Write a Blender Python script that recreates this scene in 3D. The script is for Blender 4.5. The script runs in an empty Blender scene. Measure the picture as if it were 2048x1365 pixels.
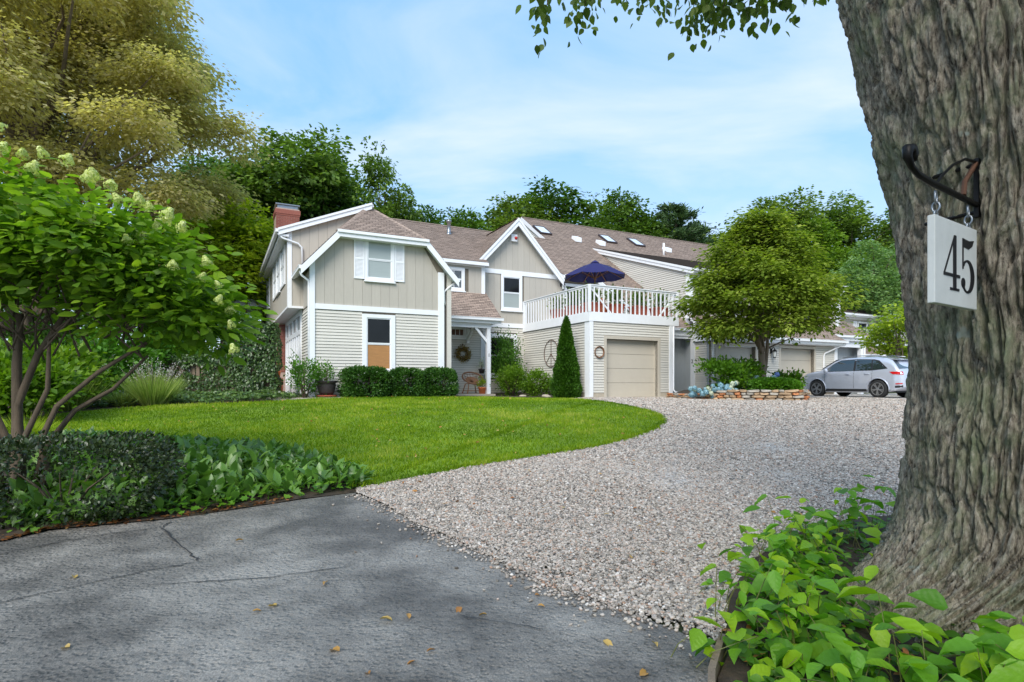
import bpy, math, random
import numpy as np
from mathutils import Vector, Matrix, noise as mn
from mathutils.geometry import delaunay_2d_cdt
random.seed(7); rng = np.random.default_rng(7)
sc = bpy.context.scene
COL = sc.collection
R = math.radians
# ------------------------------------------------------------------ camera, world, sun, exposure
cam = bpy.data.cameras.new('camera'); camo = bpy.data.objects.new('camera', cam); COL.objects.link(camo)
camo.location = (0, 0, 1.5); camo.rotation_euler = (R(90), 0, 0)
cam.sensor_width = 36; cam.lens = 1150 / 2048 * 36; cam.shift_y = 85.5 / 2048
cam.clip_start = .05; cam.clip_end = 2000
sc.camera = camo
SUN_EL, SUN_AZ = 43, 197          # azimuth clockwise from +Y: behind the camera, to the left
world = bpy.data.worlds.new('World'); sc.world = world; world.use_nodes = True
nt = world.node_tree; nt.nodes.clear()
def wn(t, **k):
    n = nt.nodes.new(t)
    for a, b in k.items(): setattr(n, a, b)
    return n
sky = wn('ShaderNodeTexSky', sky_type='NISHITA', sun_disc=False)
sky.sun_elevation = R(SUN_EL); sky.sun_rotation = R(SUN_AZ); sky.air_density = 1.0; sky.dust_density = .6; sky.ozone_density = 2.0
tc = wn('ShaderNodeTexCoord'); sep = wn('ShaderNodeSeparateXYZ'); nt.links.new(tc.outputs['Generated'], sep.inputs[0])
zz = wn('ShaderNodeMath', operation='ADD'); zz.inputs[1].default_value = .28; nt.links.new(sep.outputs['Z'], zz.inputs[0])
dx = wn('ShaderNodeMath', operation='DIVIDE'); nt.links.new(sep.outputs['X'], dx.inputs[0]); nt.links.new(zz.outputs[0], dx.inputs[1])
dy = wn('ShaderNodeMath', operation='DIVIDE'); nt.links.new(sep.outputs['Y'], dy.inputs[0]); nt.links.new(zz.outputs[0], dy.inputs[1])
cmb = wn('ShaderNodeCombineXYZ'); nt.links.new(dx.outputs[0], cmb.inputs[0]); nt.links.new(dy.outputs[0], cmb.inputs[1])
mp = wn('ShaderNodeMapping'); mp.inputs['Scale'].default_value = (.8, 1.5, 1); mp.inputs['Location'].default_value = (3.3, 1.7, 0); nt.links.new(cmb.outputs[0], mp.inputs[0])
n1 = wn('ShaderNodeTexNoise'); n1.inputs['Scale'].default_value = 1.5; n1.inputs['Detail'].default_value = 9; n1.inputs['Roughness'].default_value = .55; n1.inputs['Distortion'].default_value = .5
nt.links.new(mp.outputs[0], n1.inputs['Vector'])
cr = wn('ShaderNodeValToRGB'); cr.color_ramp.elements[0].position = .40; cr.color_ramp.elements[1].position = .78
cr.color_ramp.elements[0].color = (0, 0, 0, 1); cr.color_ramp.elements[1].color = (.8, .8, .8, 1)
nt.links.new(n1.outputs['Fac'], cr.inputs[0])
# thin haze whitening towards the horizon, the same all the way round
hz = wn('ShaderNodeMapRange'); hz.inputs['From Min'].default_value = .0; hz.inputs['From Max'].default_value = .42; hz.inputs['To Min'].default_value = .62; hz.inputs['To Max'].default_value = 0.0
nt.links.new(sep.outputs['Z'], hz.inputs['Value'])
mxm = wn('ShaderNodeMath', operation='MAXIMUM'); nt.links.new(cr.outputs[0], mxm.inputs[0]); nt.links.new(hz.outputs[0], mxm.inputs[1])
tint = wn('ShaderNodeMix', data_type='RGBA', blend_type='MULTIPLY'); tint.inputs['Factor'].default_value = 1
nt.links.new(sky.outputs[0], tint.inputs['A']); tint.inputs['B'].default_value = (.9, 1.0, 1.02, 1)
# even veil of thin high haze over the whole sky
veil = wn('ShaderNodeMix', data_type='RGBA'); veil.inputs['Factor'].default_value = .65; veil.inputs['B'].default_value = (1.95, 3.8, 6.3, 1); nt.links.new(tint.outputs['Result'], veil.inputs['A'])
mx = wn('ShaderNodeMix', data_type='RGBA'); nt.links.new(mxm.outputs[0], mx.inputs['Factor']); nt.links.new(veil.outputs['Result'], mx.inputs['A'])
mx.inputs['B'].default_value = (4.7, 5.0, 5.4, 1)
bg = wn('ShaderNodeBackground'); bg.inputs['Strength'].default_value = .135
nt.links.new(mx.outputs['Result'], bg.inputs['Color'])
wo = wn('ShaderNodeOutputWorld'); nt.links.new(bg.outputs[0], wo.inputs['Surface'])
sl = bpy.data.lights.new('sun', 'SUN'); slo = bpy.data.objects.new('sun', sl); COL.objects.link(slo)
sl.energy = 2.8; sl.angle = R(36); sl.color = (1, .95, .87)
az, el = R(SUN_AZ), R(SUN_EL)
sdir = Vector((math.sin(az) * math.cos(el), math.cos(az) * math.cos(el), math.sin(el)))
slo.rotation_euler = sdir.to_track_quat('Z', 'Y').to_euler(); slo.location = sdir * 60
vs = sc.view_settings
vs.view_transform = 'Standard'; vs.look = 'None'; vs.gamma = 1; vs.exposure = .66; vs.use_curve_mapping = False

# ------------------------------------------------------------------ helpers
def srgb(r, g, b):
    f = lambda c: (c / 255 / 12.92) if c / 255 < .04045 else ((c / 255 + .055) / 1.055) ** 2.4
    return (f(r), f(g), f(b))
def nodes(m):
    m.use_nodes = True; t = m.node_tree; t.nodes.clear()
    def n(ty, **k):
        x = t.nodes.new(ty)
        for a, b in k.items(): setattr(x, a, b)
        return x
    return t, n
def mat(name, col, rough=.7, var=.18, scale=6., bump=0., bscale=60., stretch=(1, 1, 1), metal=0., coat=0., spec=.4, dirt=0., dirtcol=(.1, .09, .07), obj_var=0.):
    m = bpy.data.materials.new(name); t, n = nodes(m)
    tc = n('ShaderNodeTexCoord'); mp = n('ShaderNodeMapping'); mp.inputs['Scale'].default_value = stretch; t.links.new(tc.outputs['Object'], mp.inputs[0])
    ns = n('ShaderNodeTexNoise'); ns.inputs['Scale'].default_value = scale; ns.inputs['Detail'].default_value = 6; ns.inputs['Roughness'].default_value = .6; t.links.new(mp.outputs[0], ns.inputs['Vector'])
    mr = n('ShaderNodeMapRange'); mr.inputs['From Min'].default_value = .25; mr.inputs['From Max'].default_value = .75; mr.inputs['To Min'].default_value = 1 - var; mr.inputs['To Max'].default_value = 1 + var; t.links.new(ns.outputs['Fac'], mr.inputs['Value'])
    val = mr.outputs[0]
    if obj_var:
        oi = n('ShaderNodeObjectInfo'); at = n('ShaderNodeAttribute', attribute_name='rnd')
        ad = n('ShaderNodeMath', operation='ADD'); t.links.new(oi.outputs['Random'], ad.inputs[0]); t.links.new(at.outputs['Fac'], ad.inputs[1])
        fr = n('ShaderNodeMath', operation='FRACT'); t.links.new(ad.outputs[0], fr.inputs[0])
        m2 = n('ShaderNodeMapRange'); m2.inputs['To Min'].default_value = 1 - obj_var; m2.inputs['To Max'].default_value = 1 + obj_var; t.links.new(fr.outputs[0], m2.inputs['Value'])
        mu = n('ShaderNodeMath', operation='MULTIPLY'); t.links.new(val, mu.inputs[0]); t.links.new(m2.outputs[0], mu.inputs[1]); val = mu.outputs[0]
    sc_ = n('ShaderNodeVectorMath', operation='SCALE'); sc_.inputs[0].default_value = col[:3]; t.links.new(val, sc_.inputs['Scale'])
    out = sc_.outputs[0]
    if dirt:
        nd = n('ShaderNodeTexNoise'); nd.inputs['Scale'].default_value = scale * .35; nd.inputs['Detail'].default_value = 8; nd.inputs['Roughness'].default_value = .7; t.links.new(mp.outputs[0], nd.inputs['Vector'])
        rp = n('ShaderNodeMapRange'); rp.inputs['From Min'].default_value = .52; rp.inputs['From Max'].default_value = .75; rp.inputs['To Max'].default_value = dirt; t.links.new(nd.outputs['Fac'], rp.inputs['Value'])
        mm = n('ShaderNodeMix', data_type='RGBA'); t.links.new(rp.outputs[0], mm.inputs['Factor']); t.links.new(out, mm.inputs['A']); mm.inputs['B'].default_value = (*dirtcol, 1); out = mm.outputs['Result']
    p = n('ShaderNodeBsdfPrincipled'); t.links.new(out, p.inputs['Base Color'])
    p.inputs['Roughness'].default_value = rough; p.inputs['Metallic'].default_value = metal; p.inputs['Specular IOR Level'].default_value = spec; p.inputs['Coat Weight'].default_value = coat; p.inputs['Coat Roughness'].default_value = .03
    if bump:
        b = n('ShaderNodeBump'); b.inputs['Strength'].default_value = 1; b.inputs['Distance'].default_value = bump
        nb = n('ShaderNodeTexNoise'); nb.inputs['Scale'].default_value = bscale; nb.inputs['Detail'].default_value = 5; t.links.new(mp.outputs[0], nb.inputs['Vector']); t.links.new(nb.outputs['Fac'], b.inputs['Height']); t.links.new(b.outputs[0], p.inputs['Normal'])
    o = n('ShaderNodeOutputMaterial'); t.links.new(p.outputs[0], o.inputs[0])
    return m
def leafmat(name, cols, trans=.35, rough=.5, spec=.3, gain=(1.45, 1.25, 1.1)):
    # colour ramp over a tone value stored per leaf, tinted by the object's own colour
    m = bpy.data.materials.new(name); t, n = nodes(m)
    at = n('ShaderNodeAttribute', attribute_name='rnd'); rp = n('ShaderNodeValToRGB')
    e = rp.color_ramp.elements
    while len(e) < len(cols): e.new(.5)
    for i, c in enumerate(cols): e[i].position = i / (len(cols) - 1); e[i].color = (c[0] * gain[0], c[1] * gain[1], c[2] * gain[2], 1)
    t.links.new(at.outputs['Fac'], rp.inputs[0])
    oi = n('ShaderNodeObjectInfo'); mm = n('ShaderNodeMix', data_type='RGBA', blend_type='MULTIPLY'); mm.inputs['Factor'].default_value = 1
    t.links.new(rp.outputs[0], mm.inputs['A']); t.links.new(oi.outputs['Color'], mm.inputs['B'])
    p = n('ShaderNodeBsdfPrincipled'); p.inputs['Roughness'].default_value = rough; p.inputs['Specular IOR Level'].default_value = spec; t.links.new(mm.outputs['Result'], p.inputs['Base Color'])
    tr = n('ShaderNodeBsdfTranslucent'); sv = n('ShaderNodeVectorMath', operation='MULTIPLY'); t.links.new(mm.outputs['Result'], sv.inputs[0]); sv.inputs[1].default_value = (1.5, 1.6, .7); t.links.new(sv.outputs[0], tr.inputs['Color'])
    ms = n('ShaderNodeMixShader'); ms.inputs[0].default_value = trans; t.links.new(p.outputs[0], ms.inputs[1]); t.links.new(tr.outputs[0], ms.inputs[2])
    o = n('ShaderNodeOutputMaterial'); t.links.new(ms.outputs[0], o.inputs[0])
    return m
def tag(o, label=None, cat=None, group=None, kind=None):
    if label: o['label'] = label
    if cat: o['category'] = cat
    if group: o['group'] = group
    if kind: o['kind'] = kind
    return o
def link(name, me, parent=None):
    o = bpy.data.objects.new(name, me); COL.objects.link(o)
    if parent is not None:
        o.parent = parent
        if '_z' in parent: o.location = (0, 0, -parent['_z'])
    return o
def empty(name, loc=(0, 0, 0), rz=0.):
    o = bpy.data.objects.new(name, None); COL.objects.link(o); o.location = loc; o.rotation_euler = (0, 0, rz); o.empty_display_size = .2
    return o
def orient(V, F):
    s = 0.
    for f in F:
        a = V[f[0]]
        for i in range(1, len(f) - 1):
            b, c = V[f[i]], V[f[i + 1]]
            s += a[0] * (b[1] * c[2] - b[2] * c[1]) - a[1] * (b[0] * c[2] - b[2] * c[0]) + a[2] * (b[0] * c[1] - b[1] * c[0])
    return F if s >= 0 else [tuple(reversed(f)) for f in F]
def mesh(name, V, F, m, smooth=False):
    me = bpy.data.meshes.new(name); me.from_pydata([tuple(v) for v in V], [], F)
    if m: me.materials.append(m)
    if smooth: me.polygons.foreach_set('use_smooth', [True] * len(me.polygons))
    me.update(); return me
def mk(name, V, F, m, parent=None, smooth=False): return link(name, mesh(name, V, F, m, smooth), parent)
class MB:
    """collects shapes into one mesh"""
    def __init__(s): s.V = []; s.F = []; s.M = []; s.mi = 0
    def add(s, V, F, fix=True):
        V = [tuple(v) for v in V]
        if fix: F = orient(V, F)
        k = len(s.V); s.V += V; s.F += [tuple(i + k for i in f) for f in F]; s.M += [s.mi] * len(F)
    def box(s, x0, x1, y0, y1, z0, z1):
        V = [(x, y, z) for x in (x0, x1) for y in (y0, y1) for z in (z0, z1)]
        s.add(V, [(0, 1, 3, 2), (4, 6, 7, 5), (0, 4, 5, 1), (2, 3, 7, 6), (0, 2, 6, 4), (1, 5, 7, 3)])
    def beam(s, p, q, w, h, up=(0, 0, 1)):
        p, q = Vector(p), Vector(q); d = (q - p).normalized(); u = Vector(up); x = d.cross(u)
        if x.length < 1e-4: x = d.cross(Vector((0, 1, 0)))
        x.normalize(); u = x.cross(d).normalized()
        V = [o + x * a * w / 2 + u * b * h / 2 for o in (p, q) for a, b in ((-1, -1), (1, -1), (1, 1), (-1, 1))]
        s.add(V, [(3, 2, 1, 0), (4, 5, 6, 7), (0, 1, 5, 4), (1, 2, 6, 5), (2, 3, 7, 6), (3, 0, 4, 7)])
    def prism(s, pl, c, poly, d0, d1):
        n = len(poly); V = [PP(pl, c, u, z, d0) for u, z in poly] + [PP(pl, c, u, z, d1) for u, z in poly]
        s.add(V, [tuple(range(n)), tuple(range(2 * n - 1, n - 1, -1))] + [(i, i + n, (i + 1) % n + n, (i + 1) % n) for i in range(n)])
    def rect(s, pl, c, u0, u1, z0, z1, d0, d1): s.prism(pl, c, [(u0, z0), (u1, z0), (u1, z1), (u0, z1)], d0, d1)
    def tube(s, pts, rad, n=6, cap=True):
        pts = [Vector(p) for p in pts]; k = len(pts)
        if not hasattr(rad, '__len__'): rad = [rad] * k
        V = []; ref = None
        for i, p in enumerate(pts):
            d = (pts[min(i + 1, k - 1)] - pts[max(i - 1, 0)]).normalized()
            if ref is None: ref = Vector((1, 0, 0)) if abs(d.x) < .8 else Vector((0, 1, 0))
            x = (ref - d * ref.dot(d)).normalized(); ref = x; y = d.cross(x)
            V += [p + (x * math.cos(2 * math.pi * j / n) + y * math.sin(2 * math.pi * j / n)) * rad[i] for j in range(n)]
        F = [(i * n + j, i * n + (j + 1) % n, (i + 1) * n + (j + 1) % n, (i + 1) * n + j) for i in range(k - 1) for j in range(n)]
        if cap: F += [tuple(range(n - 1, -1, -1)), tuple(range((k - 1) * n, k * n))]
        s.add(V, F, cap)
    def lathe(s, prof, c=(0, 0, 0), n=16):
        V = []; k = len(prof)
        for r, z in prof: V += [(c[0] + max(r, 1e-4) * math.cos(2 * math.pi * j / n), c[1] + max(r, 1e-4) * math.sin(2 * math.pi * j / n), c[2] + z) for j in range(n)]
        F = [(i * n + j, i * n + (j + 1) % n, (i + 1) * n + (j + 1) % n, (i + 1) * n + j) for i in range(k - 1) for j in range(n)]
        F += [tuple(range(n - 1, -1, -1)), tuple(range((k - 1) * n, k * n))]
        s.add(V, F)
    def build(s, name, m, parent=None, smooth=False):
        me = mesh(name, s.V, s.F, None, smooth)
        for x in (m if isinstance(m, (list, tuple)) else [m]): me.materials.append(x)
        if s.mi: me.polygons.foreach_set('material_index', s.M)
        return link(name, me, parent)
def PP(pl, c, u, z, d):
    """point on a wall: plane b=c facing the front, or plane a=c facing left; d = out of the wall"""
    return (u, c - d, z) if pl == 'b' else (c - d, u, z)
def clip(poly, axis, val, keep_ge):
    out = []
    for i in range(len(poly)):
        p, q = poly[i], poly[(i + 1) % len(poly)]
        ip, iq = (p[axis] >= val) == keep_ge or p[axis] == val, (q[axis] >= val) == keep_ge or q[axis] == val
        if ip: out.append(p)
        if ip != iq:
            t = (val - p[axis]) / (q[axis] - p[axis]); out.append(tuple(a + (b - a) * t for a, b in zip(p, q)))
    return out
def area(p): return .5 * sum(p[i][0] * p[(i + 1) % len(p)][1] - p[(i + 1) % len(p)][0] * p[i][1] for i in range(len(p))) if len(p) > 2 else 0
def clip_convex(sub, cp):
    if area(cp) < 0: cp = cp[::-1]
    for i in range(len(cp)):
        a, b = cp[i], cp[(i + 1) % len(cp)]; out = []
        sd = lambda p: (b[0] - a[0]) * (p[1] - a[1]) - (b[1] - a[1]) * (p[0] - a[0])
        for j in range(len(sub)):
            p, q = sub[j], sub[(j + 1) % len(sub)]; sp, sq = sd(p), sd(q)
            if sp >= 0: out.append(p)
            if (sp > 0 and sq < 0) or (sp < 0 and sq > 0):
                t = sp / (sp - sq); out.append((p[0] + (q[0] - p[0]) * t, p[1] + (q[1] - p[1]) * t))
        sub = out
        if len(sub) < 3: return []
    return sub

# ------------------------------------------------------------------ materials
tan = srgb(178, 171, 160); clapc = srgb(201, 197, 188)
M = {}
M['clap'] = mat('clapboard_paint', clapc, .65, .05, 3, .0012, 90, (1, 1, 8), obj_var=.055, dirt=.22, dirtcol=tuple(c * .7 for c in clapc))
M['board'] = mat('board_paint', tan, .65, .05, 3, .001, 90, (8, 8, 1), obj_var=.03, dirt=.12, dirtcol=tuple(c * .78 for c in tan))
M['groove'] = mat('wall_sheathing', srgb(112, 104, 92), .9)
M['white'] = mat('white_paint', (.80, .81, .83), .45, .04, 4, .0004, 60, dirt=.15, dirtcol=(.6, .6, .58))
M['shingle'] = mat('asphalt_shingle', srgb(152, 134, 122), .9, .22, 25, .002, 300, obj_var=.20, spec=.2, dirt=.25, dirtcol=srgb(122, 110, 101))
M['concrete'] = mat('concrete', srgb(176, 166, 150), .85, .12, 8, .002, 60, dirt=.3, dirtcol=(.2, .18, .15))
M['garage'] = mat('garage_door_paint', srgb(188, 180, 166), .55, .03, 3, .0006, 30)
M['glass'] = mat('dark_window_glass', (.012, .013, .014), .04, .3, 2, spec=.28)
M['shade'] = mat('window_shade_behind_glass', srgb(158, 166, 164), .3, .05, 1, coat=.8, stretch=(1, 1, 12))
M['bamboo'] = mat('bamboo_blind_behind_glass', srgb(168, 118, 62), .35, .25, 5, coat=.6, stretch=(1, 1, 25))
M['curtain'] = mat('brown_curtain_behind_glass', srgb(96, 58, 40), .4, .3, 6, coat=.6, stretch=(10, 10, 1))
M['curtainw'] = mat('white_curtain_behind_glass', srgb(200, 205, 208), .35, .15, 4, coat=.7, stretch=(9, 9, 1))
M['wood'] = mat('oiled_wood', srgb(150, 100, 58), .5, .25, 10, .001, 60, (6, 6, 1))
M['rattan'] = mat('rattan', srgb(122, 88, 64), .6, .25, 30, .001, 200)
M['brick'] = mat('brick', srgb(134, 80, 68), .85, .18, 20, .003, 120, obj_var=.18)
M['mortar'] = mat('mortar', srgb(172, 150, 138), .9, .1, 20, .002, 80)
M['iron'] = mat('black_iron', (.012, .011, .01), .45, .3, 20, .0008, 80, metal=.6)
M['rust'] = mat('rusty_iron', srgb(92, 62, 44), .7, .3, 25, .001, 80, metal=.3)
M['metal'] = mat('galvanised_metal', srgb(150, 154, 158), .35, .1, 10, metal=.8)
M['terra'] = mat('terracotta', srgb(196, 108, 62), .8, .12, 8, .001, 60, dirt=.25, dirtcol=srgb(150, 100, 80))
M['terrared'] = mat('red_terracotta', srgb(165, 84, 62), .8, .12, 8, .001, 60)
M['darkpot'] = mat('charcoal_plastic', srgb(62, 54, 56), .55, .1, 8)
M['navy'] = mat('navy_canvas', srgb(30, 29, 84), .8, .08, 6, .0006, 200)
M['canvasw'] = mat('white_canvas', srgb(232, 232, 232), .8, .04, 4)
M['grey'] = mat('grey_painted_boards', srgb(172, 177, 180), .6, .05, 4, .001, 60, (6, 6, 1))
M['skyglass'] = mat('milky_skylight_dome', srgb(225, 230, 233), .12, .03, 2, coat=1, spec=.6)
M['shedge'] = mat('cut_shingle_edge', (.05, .042, .038), .95, .2, 30)
M['black'] = mat('black_rubber', (.014, .014, .015), .6, .2, 20)
M['barkd'] = mat('dark_bark', srgb(88, 76, 62), .9, .3, 12, .006, 40, (1, 1, .3))
M['barkg'] = mat('grey_bark', srgb(120, 106, 90), .9, .3, 12, .006, 40, (1, 1, .3))
M['soil'] = mat('soil', srgb(62, 52, 42), .95, .35, 10, .012, 30, dirt=.6, dirtcol=srgb(84, 66, 48))
M['redplast'] = mat('red_plastic', srgb(190, 40, 34), .35, .05)
M['lampglass'] = mat('lamp_glass', srgb(205, 208, 205), .15, .05, coat=.6)
M['digit'] = mat('black_lettering', (.012, .012, .013), .5, .1)
G = srgb
M['lf_dark'] = leafmat('deep_green_leaves', [(.028, .055, .012), (.056, .108, .022), (.095, .168, .034), (.15, .23, .052)])
M['lf_mid'] = leafmat('mid_green_leaves', [(.03, .075, .012), (.055, .13, .02), (.085, .18, .028), (.13, .235, .045)])
M['lf_gold'] = leafmat('olive_gold_leaves', [(.28, .235, .10), (.37, .315, .14), (.46, .40, .19), (.57, .51, .29)], .5, .9, .05, (1.12, 1.16, 1.2))
M['lf_dog'] = leafmat('yellowish_green_leaves', [(.055, .095, .012), (.12, .175, .02), (.19, .25, .035), (.30, .34, .08)], .42, .7, .15, (1.22, 1.2, 1.1))
M['lf_lime'] = leafmat('lime_green_leaves', [(.07, .12, .010), (.13, .20, .015), (.21, .28, .025), (.32, .38, .05)], .4, gain=(1.05, 1.15, 1.2))
M['lf_hyd'] = leafmat('hydrangea_leaves', [(.03, .09, .010), (.06, .155, .014), (.10, .23, .02), (.16, .32, .035)], .45, .5, .3, (1.95, 1.45, 1.1))
M['lf_box'] = leafmat('boxwood_leaves', [(.012, .048, .008), (.026, .085, .012), (.045, .13, .018), (.08, .18, .03)], .25, .4, .4)
M['lf_lily'] = leafmat('lily_leaves', [(.03, .08, .016), (.06, .15, .03), (.10, .23, .045), (.17, .32, .08)], .3, .35, .5)
M['lf_ivy'] = leafmat('ivy_leaves', [(.014, .038, .012), (.03, .07, .02), (.05, .11, .03), (.10, .17, .06)], .2, .35, .5)
M['lf_vine'] = leafmat('vine_leaves', [(.055, .16, .012), (.10, .26, .02), (.17, .36, .03), (.30, .50, .05)], .4, .45, .35)
M['lf_blk'] = leafmat('hedge_leaves', [(.010, .022, .008), (.018, .036, .012), (.03, .055, .018), (.05, .085, .03)], .15, .35, .5)
M['lf_maple'] = leafmat('overhead_leaves', [(.03, .06, .01), (.05, .10, .015), (.08, .14, .02), (.12, .19, .03)], .4)
M['lf_sage'] = leafmat('grey_green_blades', [(.06, .12, .03), (.11, .19, .05), (.17, .26, .08), (.26, .33, .15)], .3)
M['lf_pine'] = leafmat('pine_needles', [(.02, .05, .02), (.035, .08, .03), (.055, .11, .045), (.08, .14, .06)], .15)
M['lf_hill'] = leafmat('greyish_green_leaves', [(.035, .085, .03), (.065, .14, .05), (.10, .19, .075), (.16, .26, .12)])
M['grass'] = leafmat('lawn_blades', [(.06, .13, .006), (.13, .225, .010), (.215, .31, .014), (.38, .41, .08)], .35, .9, .06, (1, 1, 1))
M['cream'] = leafmat('cream_panicle', [(.40, .47, .14), (.55, .60, .22), (.68, .70, .32), (.78, .78, .48)], .3, gain=(.95, .97, .9))
M['whitefl'] = leafmat('greenish_white_flowers', [(.30, .40, .30), (.45, .52, .40), (.58, .62, .50), (.68, .70, .60)], .2, gain=(1, 1, 1))
M['bluefl'] = leafmat('blue_flowers', [(.10, .18, .50), (.16, .26, .68), (.24, .36, .80), (.36, .48, .88)], .2, gain=(1, 1, 1))
M['tealfl'] = leafmat('pale_teal_flowers', [(.16, .30, .34), (.24, .40, .44), (.33, .48, .50), (.45, .58, .58)], .2, gain=(.8, .9, 1.05))
M['dry'] = leafmat('dry_leaf', [(.28, .10, .03), (.42, .18, .05), (.55, .30, .08), (.62, .45, .14)], .15, gain=(.85, .85, .85))
M['dryvine'] = leafmat('dried_flowers', [(.10, .07, .02), (.20, .15, .04), (.30, .22, .06), (.42, .30, .08)], .2, gain=(1, 1, 1))
# ------------------------------------------------------------------ ground
def T(x, y):
    t = min(max((y - 4.3) / 13.5, 0), 1); g = .5 * t * t * (3 - 2 * t) + .5 * t
    q = min(max((2 - x) / 6, 0), 1); q = q * q * (3 - 2 * q)
    z = (.955 + .075 * q) * g
    if y > 36: z += min(y - 36, 34) * (.06 + .09 * min(max((x - 5) / 30, 0), 1))
    return z
def inside(p, poly):
    r = False; j = len(poly) - 1
    for i in range(len(poly)):
        (xi, yi), (xj, yj) = poly[i], poly[j]
        if (yi > p[1]) != (yj > p[1]) and p[0] < (xj - xi) * (p[1] - yi) / (yj - yi) + xi: r = not r
        j = i
    return r
def inside_np(X, Y, poly):
    r = np.zeros(len(X), bool); j = len(poly) - 1
    for i in range(len(poly)):
        (xi, yi), (xj, yj) = poly[i], poly[j]
        if yi != yj: r ^= ((yi > Y) != (yj > Y)) & (X < (xj - xi) * (Y - yi) / (yj - yi) + xi)
        j = i
    return r
def T_np(X, Y):
    t = np.clip((Y - 4.3) / 13.5, 0, 1); g = .5 * t * t * (3 - 2 * t) + .5 * t; q = np.clip((2 - X) / 6, 0, 1); q = q * q * (3 - 2 * q); return (.955 + .075 * q) * g
def dens(poly, step):
    out = []
    for i in range(len(poly)):
        p, q = poly[i], poly[(i + 1) % len(poly)]; k = max(1, int(math.dist(p, q) / step))
        out += [(p[0] + (q[0] - p[0]) * j / k, p[1] + (q[1] - p[1]) * j / k) for j in range(k)]
    return out
def wig(poly, amp, fr, seed=0.):
    return [(x + mn.noise((x * fr, y * fr, seed)) * amp, y + mn.noise((x * fr, y * fr, seed + 9)) * amp) for x, y in poly]
def sheet(name, poly, step, off, m, wob=0., wf=1., skirt=.0):
    b = dens(poly, step); xs = [p[0] for p in b]; ys = [p[1] for p in b]; ins = []
    x = min(xs)
    while x < max(xs):
        y = min(ys)
        while y < max(ys):
            p = (x + random.uniform(-.2, .2) * step, y + random.uniform(-.2, .2) * step)
            if inside(p, b): ins.append(p)
            y += step
        x += step
    v, _, f, *_ = delaunay_2d_cdt([Vector(p) for p in b + ins], [], [list(range(len(b)))], 1, 1e-4)
    V = [(p.x, p.y, T(p.x, p.y) + off + (mn.noise((p.x * wf, p.y * wf, 3.3)) * wob if wob else 0)) for p in v]; F = [tuple(q) for q in f]
    if skirt:
        bs = b if area(b) > 0 else b[::-1]; n = len(bs); k = len(V)
        V += [(p[0], p[1], T(*p) + off) for p in bs] + [(p[0], p[1], T(*p) + off - skirt) for p in bs]
        F += [(k + i, k + n + i, k + n + (i + 1) % n, k + (i + 1) % n) for i in range(n)]
    o = mk(name, V, F, m, None, True); tag(o, kind='structure'); return o
# asphalt: grey, worn, pitted
def asphalt_mat():
    m = bpy.data.materials.new('worn_asphalt'); t, n = nodes(m)
    tc = n('ShaderNodeTexCoord'); L = t.links.new
    a = n('ShaderNodeTexNoise'); a.inputs['Scale'].default_value = .8; a.inputs['Detail'].default_value = 9; a.inputs['Roughness'].default_value = .62; L(tc.outputs['Object'], a.inputs['Vector'])
    b = n('ShaderNodeTexNoise'); b.inputs['Scale'].default_value = 85; b.inputs['Detail'].default_value = 4; b.inputs['Roughness'].default_value = .75; L(tc.outputs['Object'], b.inputs['Vector'])
    v = n('ShaderNodeTexVoronoi'); v.inputs['Scale'].default_value = 26; v.inputs['Randomness'].default_value = 1; L(tc.outputs['Object'], v.inputs['Vector'])
    w = n('ShaderNodeTexNoise'); w.inputs['Scale'].default_value = 12; w.inputs['Detail'].default_value = 5; L(tc.outputs['Object'], w.inputs['Vector'])
    r1 = n('ShaderNodeValToRGB'); r1.color_ramp.elements[0].position = .40; r1.color_ramp.elements[1].position = .62
    r1.color_ramp.elements[0].color = (.098, .090, .080, 1); r1.color_ramp.elements[1].color = (.30, .277, .246, 1); L(a.outputs['Fac'], r1.inputs[0])
    r2 = n('ShaderNodeMapRange'); r2.inputs['From Min'].default_value = .3; r2.inputs['From Max'].default_value = .72; r2.inputs['To Min'].default_value = .42; r2.inputs['To Max'].default_value = 1.75; L(b.outputs['Fac'], r2.inputs['Value'])
    s = n('ShaderNodeVectorMath', operation='SCALE'); L(r1.outputs[0], s.inputs[0]); L(r2.outputs[0], s.inputs['Scale'])
    p = n('ShaderNodeBsdfPrincipled'); p.inputs['Roughness'].default_value = .55; p.inputs['Specular IOR Level'].default_value = .45; L(s.outputs[0], p.inputs['Base Color'])
    mul = n('ShaderNodeMath', operation='MULTIPLY'); L(w.outputs['Fac'], mul.inputs[0])
    pit = n('ShaderNodeMapRange'); pit.inputs['From Min'].default_value = .0; pit.inputs['From Max'].default_value = .5; L(v.outputs['Distance'], pit.inputs['Value']); L(pit.outputs[0], mul.inputs[1])
    b1 = n('ShaderNodeBump'); b1.inputs['Strength'].default_value = .9; b1.inputs['Distance'].default_value = .034; L(mul.outputs[0], b1.inputs['Height'])
    b2 = n('ShaderNodeBump'); b2.inputs['Strength'].default_value = .8; b2.inputs['Distance'].default_value = .008; L(b.outputs['Fac'], b2.inputs['Height']); L(b1.outputs[0], b2.inputs['Normal'])
    L(b2.outputs[0], p.inputs['Normal']); o = n('ShaderNodeOutputMaterial'); L(p.outputs[0], o.inputs[0]); return m
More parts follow.
